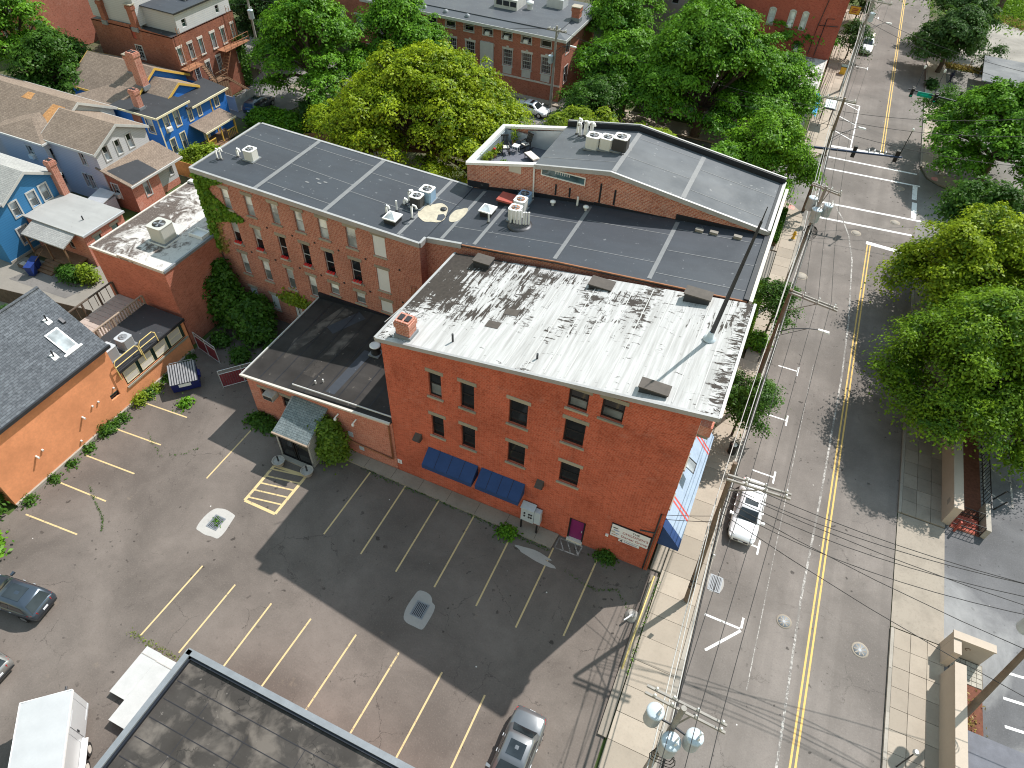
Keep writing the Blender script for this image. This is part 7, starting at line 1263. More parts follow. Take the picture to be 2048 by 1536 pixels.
for i, dx in enumerate((.62, 1.45, 2.25)):
    wire('thin overhead wire along the street, %s' % ('innermost on the crossarms', 'middle one on the crossarms', 'outermost on the crossarms')[i], [(P0t[0]-1.1+dx+.2, -12, 11.2), (P0t[0]-1.1+dx+.2, 11.1, 11.2), (P1t[0]+dx+.25, 22.75, 11.2), (P2t[0]+dx+.2, 38.7, 11.3), (P3bt[0]-1.0+dx*.9, 53.2, 11.3), (P3t[0]-1.2+dx, 70.5, 11.3), (P4t[0]-.4+dx, 102.2, 11.3), (3.2+dx, 140, 11.2)], .016, .3)
for i, (dx, z, r, m) in enumerate(((.22, 7.6, .05, 'wire_black'), (.3, 7.0, .035, 'wire_grey'), (-.25, 6.7, .03, 'wire_grey'), (.34, 6.4, .045, 'wire_black'), (.05, 8.3, .025, 'wire_grey'), (-.3, 9.0, .022, 'wire_grey'), (.4, 5.9, .03, 'wire_black'))):
    def at(b0, t0, zz): return lerp3(b0, t0, zz/t0[2])+Vector((dx, 0, 0))
    wire('cable of the thick bundle hung between the poles, %s' % ('heaviest black one', 'upper pale one', 'pale one on the building side', 'second black one', 'topmost slack pale one', 'highest thin pale one', 'lowest black one')[i], [(3.15+dx, -12, z), at((3.15, 10.6, 0), P0t, z), at((3.13, 21.7, 0), P1t, z), at((3.45, 39.9, 0), P2t, z), at((3.6, 53.4, 0), P3bt, z), at((3.53, 69, 0), P3t, z), at((3.94, 101.9, 0), P4t, z), (4.1+dx, 140, z)], r, .35+.12*(i % 3), m, 'cables of the bundle')
for i, (za, zb, ex, ey, sg_) in enumerate(((9.8, 10.2, 18.3, 23.7, .9), (9.2, 9.4, 18.3, 23.6, 1.1), (8.4, 8.2, 18.25, 23.4, 1.2), (10.4, 10.3, 19.4, 23.7, .8))):
    wire('wire crossing the street to the dark leaning pole, %s' % ('second from top', 'third from top', 'lowest one', 'topmost one')[i], [lerp3((3.13, 21.7, 0), P1t, za/11.4), (ex, ey, zb)], .02, sg_, group='wires crossing the street')
for i, (zz, ey, ez) in enumerate(((9.6, 41, 9.5), (8.8, 36, 8.8), (7.9, 31, 8.2))): wire('wire slanting from the leaning pole over the far lot, %s' % ('highest', 'middle', 'lowest')[i], [lerp3((3.13, 21.7, 0), P1t, zz/11.4), (44, ey-14, ez)], .02, 1.0, group='wires over the far lot')
for i, (a, c) in enumerate((((3.5, 69.5, 9.6), (21, 76, 9.3)), ((3.5, 69.5, 8.6), (22, 71.5, 8.4)), ((3.6, 70, 10.2), (24, 82, 9.5)), ((3.94, 101.9, 9.5), (24, 93, 9)), ((3.94, 101.9, 8.8), (24, 90, 8.6)))): wire('wire crossing above the junction, %s' % ('nearer thin one', 'lowest one', 'higher one', 'far upper one', 'far lower one')[i], [a, c], .022, .5, group='wires above the junction')
for i, (a, c) in enumerate((((-63.7, 68.0, 9.8), (-28.6, 78.8, 9.2)), ((-28.6, 78.8, 9.1), (3.4, 70.4, 10.0)), ((-28.6, 78.8, 7.6), (3.4, 70.4, 8.6)), ((-63.7, 68, 9.0), (-110, 60, 9)))): wire('wire along the side street, %s' % ('left stretch', 'upper right stretch', 'lower right stretch', 'far left stretch')[i], [a, c], .022, .4, group='side street wires')
wire('service wire dropping to the striped awning corner', [lerp3((3.13, 21.7, 0), P1t, .62), (.3, 22.7, 5.6)], .018, .3, group='service drops'); wire('service wire dropping to the meter cabinet wall', [lerp3((3.13, 21.7, 0), P1t, .66), (.12, 22.5, 6.2)], .015, .25, group='service drops'); wire('pale service wire to the royal blue house front', [(-50, 52, 7), (-58.9, 48.3, 2.9)], .03, .3, 'white_paint', group='service drops') if False else None
# traffic signals
def head(par, x, y, z, lit='signal_green', ry=1):
    h = MB().box(x-.17, x+.17, y-.15, y+.15, z-.55, z+.55).build('signal_head', 'black_frame', par)
    for k, m in ((.34, 'metal_dark'), (0, 'metal_dark'), (-.34, lit)): MB().tube((x, y-.15*ry, z+k), (x, y-.2*ry, z+k), .13).build('lens', m, h)
    for k in (.34, 0, -.34): MB().hexa([(x-.15, y-.16*ry, z+k+.12), (x+.15, y-.16*ry, z+k+.12), (x+.15, y-.4*ry, z+k+.10), (x-.15, y-.4*ry, z+k+.10), (x-.15, y-.16*ry, z+k+.15), (x+.15, y-.16*ry, z+k+.15), (x+.15, y-.4*ry, z+k+.13), (x-.15, y-.4*ry, z+k+.13)]).build('visor', 'black_frame', h)
o = thing('traffic_signal', 'dark mast arm traffic signal reaching over the crossing from the shaded corner', 'traffic signal', (.9, 69.3, 0), 0, 'mast arm signals')
MB().tube((.9, 69.3, .1), (.9, 69.3, 7.2), .16, .11, 10).build('post', 'metal_navy' if 'metal_navy' in M else 'metal_dark', o); MB().tube((.9, 69.3, 6.5), (10.2, 70.7, 6.9), .13, .08, 10).build('mast_arm', 'metal_navy' if 'metal_navy' in M else 'metal_dark', o); head(o, 5.95, 70.2, 6.7, 'metal_dark', -1); head(o, 9.7, 70.75, 6.9, 'metal_dark', -1)
MB().tube((9.9, 70.7, 6.9), (10.05, 71.0, 9.4), .04).build('sensor_post', 'metal_dark', o); MB().lathe((10.05, 71, 9.4), [(.1, 0), (.12, .15), (.05, .25)], 8).build('sensor', 'metal_white', o)
for x in (7.2, 7.7, 8.2, 8.7): MB().box(x-.03, x+.03, 70.1+(x-5)*.14, 70.5+(x-5)*.14, 6.62+(x-5)*.03, 6.95+(x-5)*.03).build('band', 'metal_light', o)
o = thing('traffic_signal', 'mast arm signal showing green with green street name sign', 'traffic signal', (15.6, 90.2, 0), 0, 'mast arm signals')
MB().tube((15.6, 90.2, .1), (15.75, 90.4, 6.9), .17, .12, 10).build('post', 'metal_dark', o); MB().tube((15.75, 90.4, 5.7), (10.5, 91.2, 5.75), .10, .07, 10).build('mast_arm', 'metal_dark', o); head(o, 11.0, 91.0, 5.6); head(o, 13.5, 90.7, 5.6)
s = MB().box(11.55, 13.1, 90.78, 90.83, 5.35, 5.85).build('name_sign', 'green_sign', o); MB().box(11.9, 12.7, 90.765, 90.78, 5.54, 5.66).build('lettering_strip', 'signal_green', s)
for x, y in ((11.2, 91.4), (13.3, 91.3)): MB().tube((x, y, 5.8), (x+.1, y+.9, 7.9), .035).build('sensor_post', 'metal_dark', o); MB().lathe((x+.1, y+.9, 7.85), [(.1, 0), (.13, .2), (.05, .35)], 8).build('sensor', 'metal_white', o)
o = thing('pedestrian_signal', 'low pedestrian signal post on the far right corner', 'signal', (16.3, 84.0, .12)); MB().tube((16.3, 84, .1), (16.3, 84, 3.0), .06).build('post', 'metal_dark', o); bx('head', 'black_frame', o, 15.8, 16.25, 83.7, 84.0, 2.3, 2.9); bx('face', 'hatch_red', o, 15.85, 16.2, 83.68, 83.699, 2.35, 2.85); MB().lathe((16.3, 84, .1), [(.3, 0), (.3, .1), (.1, .2)], 10).build('base', 'metal_grey', o)
# hydrant
o = thing('fire_hydrant', 'yellow fire hydrant on the pale sidewalk slabs', 'hydrant', (3.3, 63.3, .13)); MB().lathe((3.3, 63.3, .13), [(.18, 0), (.18, .05), (.12, .07), (.12, .55), (.15, .58), (.15, .63), (.1, .75), (.03, .82)], 14).build('barrel', 'hydrant_yellow', o)
for a, c in (((3.1, 63.3), (3.5, 63.3)), ((3.3, 63.1), (3.3, 63.3))): MB().tube((*a, .58), (*c, .58), .07).build('outlet', 'hydrant_yellow', o)
# yellow pipe guard rail along the lot
o = thing('pipe_rail', 'low yellow pipe rail on concrete base between lot and sidewalk', 'railing', (.9, 19.5, 0))
MB().path([(.92, 22.1, .55), (.9, 20, .55), (.88, 18, .52), (.86, 16.6, .45), (.86, 16.2, .1)], .055).build('rail', 'pipe_yellow', o)
for y in (22.0, 20.2, 18.4): MB().tube((.9, y, 0), (.9, y, .55), .045).build('post', 'pipe_yellow', o)
MB().box(.72, 1.2, 12.5, 22.4, -.02, .13).build('base_kerb', 'concrete_old', o)
o = thing('bollard', 'white splashed round concrete post footing beside the yellow pipe rail', 'bollard', (.45, 19.4, 0)); MB().lathe((.45, 19.4, 0), [(.42, 0), (.4, .1), (.22, .2), (.2, .3)], 16).build('footing', 'concrete_patch', o); MB().tube((.45, 19.4, .25), (.1, 18.8, .35), .06).build('stub', 'metal_light', o)
MB().tube((1.25, 24.4, .22), (3.0, 24.3, .22), .05).build('x', 'rust') if False else None
# cream walls, fences and entrances across the street
def cream_wall(label, y0, y1, x=17.1, h=1.8, w=.5):
    o = thing('cream_wall', label, 'wall', (x, (y0+y1)/2, 0), 0, 'cream garden walls'); bx('body', 'stucco_cream', o, x, x+w, y0, y1, 0, h); bx('coping', 'stucco_cream', o, x-.04, x+w+.04, y0-.04, y1+.04, h+.001, h+.1); return o
cw = cream_wall('long cream rendered garden wall under the street trees', 34.3, 66.5); bx('vent_grille', 'concrete_kerb', cw, 17.085, 17.1, 35.2, 35.6, .9, 1.3); cream_wall('cream rendered garden wall beside the reddish planting bed', 12, 23.4)
o = thing('entry_pier', 'cream rendered angled entrance wall at the driveway', 'wall', (17.5, 25.2, 0)); bx('body', 'stucco_cream', o, 17.1, 19.2, 25.0, 25.4, 0, 1.7); bx('body', 'stucco_cream', o, 17.1, 17.5, 24.1, 24.99, 0, 1.7); bx('coping', 'stucco_cream', o, 17.06, 19.24, 24.96, 25.44, 1.701, 1.8); MB().path([(18.1+.12*math.cos(a), 24.985, 1.1+.12*math.sin(a)) for a in [i*.7 for i in range(8)]], .02, 4).build('house_emblem', 'wood_brown', o)
bed = struct('planting_bed', MB().prism([(17.6, 12, .06), (19.3, 12, .06), (19.3, 23.5, .06), (17.6, 23.5, .06)], .1), 'mulch_red'); pv = struct('paver_path', MB().box(17.62, 19.35, 23.52, 24.98, -.02, .05), 'dirt')
for i in range(6):
    for j in range(5): o_ = bx('paver', 'paver', pv, 17.64+i*.28, 17.9+i*.28, 23.55+j*.28, 23.8+j*.28, .03, .075+.01*((i*3+j) % 2))
struct('courtyard', MB().box(17.62, 19.6, 34.2, 50, -.02, .04), 'mulch_red')
o = thing('iron_fence', 'black iron picket fence beside the reddish courtyard bed', 'fence', (19.5, 40, 0))
for k in range(40): y = 36+k*.34; bx('picket', 'black_frame', o, 19.68, 19.71, y, y+.03, 0, 1.2)
for z in (.2, 1.15): bx('rail', 'black_frame', o, 19.67, 19.72, 35.9, 49.6, z, z+.05)
o = thing('entrance_gate', 'black iron gate and handrails over the brick entrance steps', 'gate', (18.3, 34.5, 0))
for y in (34.25, 35.4): [MB().tube((17.65, y, z), (19.4, y, z), .03).build('rail', 'black_frame', o) for z in (.45, 1.0)]; [MB().tube((17.65+k*.22, y, 0), (17.65+k*.22, y, 1.0), .018).build('picket', 'black_frame', o) for k in range(9)]
for k in range(4): bx('step', 'brick_red', o, 17.7, 19.3, 34.35+k*.25, 34.6+k*.25, 0, .05+.1*(k+1)) if False else bx('step', 'brick_red', o, 17.7, 19.3, 34.3+k*.26, 34.55+k*.26, .0, .06+.05*k)
bx('post', 'hatch_red', o, 17.85, 17.97, 33.95, 34.07, 0, 1.05); bx('low_wall', 'concrete_kerb', o, 19.45, 19.75, 34.2, 36.5, 0, .9)
for y in (37.0, 37.9): o = tag(MB().tube((20.4, y, 0), (20.75, y+.1, 1.0), .05).build('parking_post', 'metal_dark'), 'short dark leaning post in the far lot, %s' % ('nearer one' if y < 37.5 else 'further one'), 'post', 'lot posts')
o = thing('grey_utility_box', 'grey blue flat topped kiosk behind the cream wall at the picture corner', 'kiosk', (18.6, 18, 0)); bx('body', 'transformer_grey', o, 17.7, 20.6, 14.5, 20.0, 0, 1.45); bx('roof', 'deck_grey', o, 17.62, 20.7, 14.4, 20.1, 1.451, 1.55)
o = thing('street_sign', 'small round headed sign post on the right sidewalk', 'sign', (15.1, 17.4, .13)); MB().tube((15.1, 17.4, .1), (15.1, 17.5, 2.2), .035).build('post', 'metal_dark', o); MB().lathe((15.1, 17.5, 2.2), [(.14, 0), (.16, .08), (.1, .2)], 10).build('meter_head', 'metal_light', o)
for x, y, l in ((3.3, 44.2, 'dark parking post beside the brown pole'), (3.35, 41.0, 'dark parking post in front of the lower street tree')): o = thing('parking_meter', l, 'parking meter', (x, y, .13), 0, 'parking meters'); MB().tube((x, y, .13), (x, y, 1.25), .035).build('post', 'metal_dark', o); MB().lathe((x, y, 1.2), [(.07, 0), (.1, .1), (.08, .3)], 10).build('head', 'metal_dark', o)
o = thing('litter_bin', 'black litter bin with rubbish under the lower street tree', 'bin', (3.25, 34.0, .13)); MB().lathe((3.25, 34, .13), [(.28, 0), (.32, .8), (.34, .82), (.26, .84)], 14).build('drum', 'black_frame', o); MB().lathe((3.25, 34, .9), [(.24, 0), (.18, .15), (.05, .2)], 8).build('rubbish', 'metal_light', o)
o = thing('yellow_bin', 'yellow green box on the far sidewalk beside a pole', 'box', (3.5, 108, .13)); bx('case', 'yellow_sign', o, 3.2, 3.9, 107.6, 108.4, .13, 1.1); bx('lid', 'green_paint', o, 3.15, 3.95, 107.55, 108.45, 1.101, 1.2)
# wire fence posts along the far lot
o = thing('wire_fence', 'sagging wire fence with rusty posts along the far lot', 'fence', (22, 118.5, 0))
for x in (17.6, 19.9, 22.0, 22.8, 25.9, 29): MB().tube((x, 118.6, 0), (x+.1, 118.9, 1.5), .04).build('post', 'rust', o)
for z in (.7, 1.4): MB().path([(17.6, 118.7, z), (22, 118.7, z-.1), (26, 118.7, z-.05), (32, 118.7, z)], .012, 4).build('strand', 'metal_grey', o)
o = thing('grey_canopy', 'grey flat canopy roof beside the far lot', 'canopy', (24, 113, 0)); MB().prism([(20.3, 108, 2.6), (32, 107, 2.6), (32, 117, 2.7), (20.9, 117.5, 2.7)], .15).build('roof', 'roof_pale', o); [MB().tube((x, y, 0), (x, y, 2.5), .08).build('post', 'metal_dark', o) for x, y in ((20.9, 108.6), (21.3, 117), (31, 108), (31, 116.5))]
# dark board fence of the rear lane
o = thing('dark_board_fence', 'dark weathered board fence along the rear lane', 'fence', (-52, 24, 0))
f_ = FR((-60, 22.6), (-46.0, 24.6))
for k in range(56): MB().fb(f_, k*.25+.01, k*.25+.24, -.02, .02, 0, 1.55).build('board', 'wood_dark', o)
o = thing('brown_board_fence', 'brown board fence in the back yard under the big tree', 'fence', (-46, 57.6, 0)); f_ = FR((-49, 56.3), (-44.2, 60))
for k in range(24): MB().fb(f_, k*.25+.01, k*.25+.24, -.02, .02, 0, 1.6).build('board', 'wood_brown', o)
o = thing('yard_shed', 'low yard shed with pale roof and red trim under the tree', 'shed', (-40, 55, 0)); bx('wall', 'wood_brown', o, -43, -37.3, 53.5, 56, 0, 1.9); MB().prism([(-43.2, 53.3, 2.0), (-37.1, 53.3, 2.0), (-37.1, 56.2, 2.3), (-43.2, 56.2, 2.3)], .08).build('roof', 'stone_pale', o); bx('trim', 'flower_red', o, -43.25, -42.6, 53.2, 53.29, 1.85, 2.05)
# the walker
def person(label, loc, rz):
    J = {'pel': (0, 0, .92), 'sp': (0, .03, 1.12), 'ch': (0, .06, 1.34), 'nk': (0, .09, 1.50), 'hd': (0, .12, 1.66), 'ht': (0, .13, 1.76)}
    E_ = [('pel', 'sp', .15, .15), ('sp', 'ch', .15, .17), ('ch', 'nk', .17, .06), ('nk', 'hd', .06, .10), ('hd', 'ht', .10, .07)]
    for s, n, f in ((-1, 'l', .28), (1, 'r', -.24)):
        J.update({n+'hip': (s*.1, 0, .88), n+'kn': (s*.11, f*.6+.04, .5), n+'an': (s*.11, f, .09), n+'to': (s*.12, f+.18, .04), n+'sh': (s*.2, .06, 1.42), n+'el': (s*.26, -f*.5, 1.14), n+'wr': (s*.24, -f*.5+.2, .95), n+'ha': (s*.23, -f*.5+.27, .9)})
        E_ += [('pel', n+'hip', .15, .11), (n+'hip', n+'kn', .11, .075), (n+'kn', n+'an', .075, .05), (n+'an', n+'to', .05, .04), ('ch', n+'sh', .17, .08), (n+'sh', n+'el', .07, .05), (n+'el', n+'wr', .05, .035), (n+'wr', n+'ha', .035, .04)]
    names = list(J); me = bpy.data.meshes.new('person'); me.from_pydata([J[n] for n in names], [(names.index(a), names.index(c)) for a, c, _, _ in E_], [])
    o = bpy.data.objects.new('person', me); COL.objects.link(o); o.location = loc; o.rotation_euler = (0, 0, rz); md = o.modifiers.new('skin', 'SKIN'); rad = {}
    for a, c, r0, r1 in E_: rad.setdefault(a, r0); rad[c] = r1
    for i, n in enumerate(names): me.skin_vertices[0].data[i].radius = (rad[n], rad[n])
    me.skin_vertices[0].data[0].use_root = True; o.modifiers.new('sub', 'SUBSURF').levels = 1; o.data.materials.append(M['cloth_navy']); tag(o, label, 'person')
    return o
person('person in dark clothes walking off the far right sidewalk', (17.35, 112.0, .02), R(-60))
# ---------------------------------------------------------------- vegetation
def leaves(name, m, C_, N_, size, parent=None, seed=1, tint=None, aspect=.55, off=(0, 0, 0)):
    """C_: leaf centres (n,3), N_: leaf normals (n,3): one small folded blade each"""
    g = np.random.default_rng(seed); n = len(C_); N_ = N_/np.linalg.norm(N_, axis=1, keepdims=True)
    r = g.normal(size=(n, 3)); a = np.cross(N_, r); a /= np.linalg.norm(a, axis=1, keepdims=True)+1e-9; b = np.cross(N_, a)
    L = (size*g.uniform(.6, 1.25, n))[:, None]; Wd = L*aspect
    droop = N_*L*.18
    V = np.stack([C_-a*L-droop, C_+b*Wd, C_+a*L-droop, C_-b*Wd], 1).reshape(-1, 3)-np.array(off)
    me = bpy.data.meshes.new(name); me.vertices.add(4*n); me.vertices.foreach_set('co', V.astype(np.float32).ravel())
    me.loops.add(4*n); me.loops.foreach_set('vertex_index', np.arange(4*n, dtype=np.int32)); me.polygons.add(n); me.polygons.foreach_set('loop_start', np.arange(0, 4*n, 4, dtype=np.int32))
    at = me.attributes.new('tint', 'FLOAT', 'FACE'); at.data.foreach_set('value', (g.uniform(0, 1, n) if tint is None else tint).astype(np.float32))
    me.update(calc_edges=True); me.materials.append(M[m]); o = bpy.data.objects.new(name, me); COL.objects.link(o)
    if parent is not None: o.parent = parent
    return o
def crown_points(lobes, n, seed, clump=16, spread=(.42, .42, .14), low=-.45, shell=(.55, 1.05), gap=.0):
    """tufts (flat drooping sprays of leaves) set on and inside the lobes, with pockets left empty"""
    g = np.random.default_rng(seed); lb = np.array(lobes, float); wts = lb[:, 3]*lb[:, 4]+lb[:, 3]*lb[:, 5]; wts /= wts.sum()
    k = max(1, n//clump); K = k*4; idx = g.choice(len(lb), K, p=wts)
    d = g.normal(size=(K*3, 3)); d /= np.linalg.norm(d, axis=1, keepdims=True); d = d[d[:, 2] > low][:K]; idx = idx[:len(d)]
    L = lb[idx]; ph = L[:, :1]*1.7
    bum = 1+.20*np.sin(5*d[:, 0]+ph[:, 0])*np.cos(4*d[:, 1]+ph[:, 0]*2)+.12*np.sin(9*d[:, 2]+7*d[:, 0]+ph[:, 0])
    rf = shell[0]+(shell[1]-shell[0])*g.beta(2.4, 1.2, len(d)); c = L[:, :3]+d*L[:, 3:6]*(rf*bum)[:, None]
    if gap > 0:
        w = 1.15; f = np.sin(w*1.9*c[:, 0]+1.4*np.sin(w*1.3*c[:, 1]))+np.sin(w*2.1*c[:, 1]+1.4*np.sin(w*1.7*c[:, 2]+2))+np.sin(w*2.6*c[:, 2]+1.4*np.sin(w*1.5*c[:, 0]+4)); ok = f > np.quantile(f, gap); c = c[ok]; d = d[ok]
    c = c[:k]; d = d[:k]; k = len(c); sc = g.uniform(.65, 1.35, k)
    tc = np.clip(g.normal(.5, .28, k), 0, 1); o = g.normal(size=(k, clump, 3))*np.array(spread)*sc[:, None, None]
    rr = (o[:, :, :2]**2).sum(2); o[:, :, 2] -= np.minimum(rr*.55, .8)
    C_ = (c[:, None, :]+o).reshape(-1, 3); D = np.repeat(d, clump, 0)
    out = np.concatenate([o[:, :, :2], np.zeros((k, clump, 1))], 2).reshape(-1, 3)
    N_ = D*.35+np.array([0, 0, .9])+out*.8+g.normal(size=C_.shape)*.34
    t = np.clip(np.repeat(tc, clump)*.75+g.uniform(0, .4, len(C_))-.1, 0, 1)
    return C_, N_, t
def tree(label, x, y, lobes, m, n, size=.3, trunk_r=.25, seed=1, group='trees', name='street_tree', clump=70, spread=(.48, .48, .10), low=-.45, fork=None, bark='bark', shell=(.35, 1.12), aspect=.55, gap=.46):
    n = int(n*1.45); size *= .62
    o = thing(name, label, 'tree', (x, y, 0), 0, group); lb = [(x+a, y+b_, z, rx, ry, rz) for a, b_, z, rx, ry, rz in lobes]
    C_, N_, t = crown_points(lb, n, seed, clump, spread, low, shell, gap); leaves('crown', m, C_, N_, size, o, seed, t, aspect, (x, y, 0))
    zmin = min(l[2]-l[5] for l in lb); fz = fork or max(1.2, zmin+.4); mb = MB(); q = random.Random(seed)
    mb.path([(x, y, -.1), (x+q.uniform(-.1, .1), y, fz*.5), (x+q.uniform(-.15, .15), y+q.uniform(-.1, .1), fz)], [trunk_r*1.25, trunk_r, trunk_r*.85], 9)
    tk = mb.build('trunk', bark, o)
    for i, l in enumerate(lb):
        e = Vector((l[0], l[1], l[2]+l[5]*.3)); s = Vector((x, y, fz-.15)); md = s.lerp(e, .5)+Vector((q.uniform(-.4, .4), q.uniform(-.4, .4), .3))
        MB().path([s, md, e], [trunk_r*.6, trunk_r*.38, trunk_r*.12], 6).build('limb', bark, tk)
        for k in range(4):
            d = Vector((q.uniform(-1, 1), q.uniform(-1, 1), q.uniform(-.1, .7))); e2 = Vector((l[0]+d.x*l[3]*.75, l[1]+d.y*l[4]*.75, l[2]+d.z*l[5]*.8)); MB().path([md, md.lerp(e2, .55)+Vector((0, 0, .25)), e2], [trunk_r*.3, trunk_r*.2, trunk_r*.06], 5).build('branch', bark, tk)
    return o
def lob(seed, n, rx, ry, z0, z1, r0, r1, flat=.6):
    q = random.Random(seed); out = []
    for k in range(n):
        a = 2*math.pi*(k*.382+q.uniform(-.06, .06)); t = math.sqrt((k+.5)/n); z = z1-(z1-z0)*(t**1.7)*q.uniform(.75, 1.1); r = q.uniform(r0, r1); out.append((rx*t*math.cos(a), ry*t*math.sin(a), z, r, r, r*flat))
    return out
tree('huge spreading yellow green tree behind the long grey roof', -32.6, 55.6, lob(3, 50, 10.2, 8.4, 4.4, 13.2, 1.5, 2.7), 'leaf_yellow', 84000, .25, .5, 3, name='shade_tree', low=-.3)
tree('mid green tree between brown brick building and yellow green tree', -52.6, 65.0, lob(5, 24, 6.6, 5.6, 3.6, 12.0, 1.5, 2.5), 'leaf_bright', 40000, .26, .4, 5, name='shade_tree', low=-.3)
tree('bright green tree behind the mid green one at picture top', -46.0, 72.2, lob(6, 14, 4.8, 4.0, 5, 11.5, 1.5, 2.4), 'leaf_bright', 22000, .28, .35, 6, name='shade_tree')
tree('dark green tree beside the tall grey pole', -66.5, 74, lob(7, 9, 4.6, 4, 4, 9, 2, 2.8), 'leaf_dark', 15000, .3, .35, 7, name='shade_tree')
tree('large bright green tree nearest the brick school', -19.9, 80.2, lob(8, 18, 4.6, 4.4, 3.5, 9.4, 2.0, 2.9), 'leaf_bright', 26000, .29, .4, 8, name='shade_tree', low=-.3)
tree('tallest bright green tree of the clump beside the low shop', -10.6, 79.8, lob(9, 34, 8.2, 7.0, 3.6, 13.4, 1.6, 2.8), 'leaf_bright', 62000, .29, .5, 9, name='shade_tree', low=-.3)
tree('bright green tree of the clump nearest the low shop roof', -4.2, 83.0, lob(10, 15, 4.2, 4.0, 3.6, 9.0, 1.9, 2.7), 'leaf_bright', 24000, .28, .4, 10, name='shade_tree')
tree('open crowned grey green tree in front of the brick school corner', -21.0, 73.0, lob(11, 8, 3.2, 2.6, 3.2, 6.8, 1.4, 2.0), 'leaf_mid', 10000, .24, .25, 11, name='shade_tree')
tree('bright green corner tree overhanging the crossing', -1.8, 68.0, lob(12, 22, 4.2, 4.2, 3.0, 9.2, 1.0, 1.7), 'leaf_fresh', 26000, .24, .3, 12, name='corner_tree', low=-.35)
tree('lime green small tree behind the roof terrace vents', -18.6, 62.6, lob(13, 10, 3.6, 2.6, 4.6, 8.0, 1.1, 1.7), 'leaf_lime', 12000, .25, .2, 13, name='yard_tree')
tree('lime green small tree behind the ridged roof', -12.0, 59.0, lob(14, 9, 3.0, 2.4, 6.2, 9.4, 1.0, 1.6), 'leaf_lime', 10000, .25, .2, 14, name='yard_tree')
tree('bright low tree along the back of the ridged roof', -5.8, 57.5, lob(15, 9, 3.0, 2.2, 6.6, 9.8, 1.0, 1.5), 'leaf_bright', 9000, .25, .18, 15, name='yard_tree')
tree('yellow green tree on the right sidewalk nearer the crossing', 17.4, 56.6, lob(16, 28, 4.9, 6.0, 3.2, 9.8, 1.3, 2.2), 'leaf_yellow', 54000, .23, .35, 16, low=-.3)
tree('big yellow green tree overhanging the cream wall and street', 17.2, 44.2, lob(17, 32, 4.9, 6.2, 3.0, 10.2, 1.3, 2.3), 'leaf_yellow2', 76000, .20, .42, 17, low=-.3)
tree('shaded green tree behind the yellow green sidewalk trees', 22.6, 50.5, lob(18, 18, 5.0, 6.4, 3.4, 8.8, 1.5, 2.4), 'leaf_yellow2', 30000, .26, .35, 18)
tree('green tree between the crossing and the yellow green sidewalk tree', 18.2, 65.6, lob(19, 9, 3.6, 3.2, 3.2, 7.8, 1.6, 2.3), 'leaf_mid', 17000, .26, .3, 19)
tree('bright spreading tree on the far right corner', 20.6, 84.4, lob(20, 24, 6.0, 6.2, 3.8, 9.8, 1.5, 2.4), 'leaf_bright', 42000, .29, .3, 20, low=-.3)
tree('thin grey green tree at the far right kerb', 16.2, 92.0, lob(21, 6, 2.2, 2.4, 3.6, 6.0, 1.1, 1.6), 'leaf_mid', 6000, .22, .16, 21, spread=(.5, .5, .2))
tree('dark green tree on the far right sidewalk casting shade on the street', 15.9, 115.5, lob(22, 10, 3.1, 4.2, 3.0, 8.0, 1.7, 2.4), 'leaf_dark2', 17000, .32, .3, 22)
tree('dark green tree behind the far right sidewalk tree', 17.2, 127.5, lob(23, 8, 3.2, 3.6, 3.5, 8.5, 1.7, 2.4), 'leaf_dark2', 13000, .34, .3, 23)
tree('small street tree in a bed between the poles by the long building', 3.2, 47.6, lob(24, 8, 1.7, 1.7, 2.7, 5.2, .7, 1.05), 'leaf_mid', 5200, .16, .08, 24, spread=(.28, .28, .1), clump=26)
tree('small street tree beside the peeling roof corner', 2.95, 35.6, lob(25, 9, 1.8, 2.0, 2.7, 5.4, .8, 1.15), 'leaf_mid', 6800, .16, .08, 25, spread=(.28, .28, .1), clump=26)
tree('small street tree at the far red brick block', 3.4, 113.5, lob(26, 6, 1.6, 1.8, 2.6, 5.0, .9, 1.3), 'leaf_dark2', 3600, .24, .09, 26)
tree('street tree behind the yellow far sign', 3.2, 131, lob(27, 6, 2.0, 2.4, 3.0, 6.6, 1.1, 1.6), 'leaf_dark2', 4500, .28, .1, 27)
tree('round dark leaved tree behind the white house roof', -77.8, 50.6, lob(28, 12, 4.3, 3.8, 2.6, 8.2, 1.7, 2.4), 'leaf_mid', 18000, .3, .3, 28, name='garden_tree')
tree('pale feathery tree at the left picture edge', -87.5, 54.0, lob(29, 9, 3.4, 3.4, 3.5, 10.5, 1.7, 2.4), 'leaf_bright', 12000, .28, .3, 29, name='garden_tree')
tree('bright feathery tree between pink house and brown brick building', -82.0, 70.5, lob(30, 10, 5.2, 3.6, 3.5, 10, 1.9, 2.7), 'leaf_bright', 16000, .3, .3, 30, name='garden_tree')
tree('lime sapling in the corner by the brown brick wall', -78.4, 55.2, lob(31, 4, 1.0, .9, 1.5, 4.6, .7, 1.0), 'leaf_lime', 2000, .24, .06, 31, name='sapling')
tree('bush tree at the dark fence behind the white garden', -62.0, 77.5, lob(32, 5, 2.4, 2, 2.4, 5, 1.2, 1.8), 'leaf_dark', 6000, .3, .2, 32, name='yard_tree')
tree('spindly sapling on the dry edge of the far lot', 21.9, 119.6, [(0, 0, 1.5, 1.0, 1.0, .9), (.9, .1, 1.4, .8, .7, .7), (.8, .3, 3.1, .6, .6, .55)], 'leaf_dark2', 1900, .26, .05, 33, name='sapling')
tree('lower limbs tree behind the school corner', -24.5, 90, lob(34, 9, 3.6, 3.6, 4, 10.5, 1.9, 2.6), 'leaf_bright', 15000, .3, .3, 34, name='shade_tree')
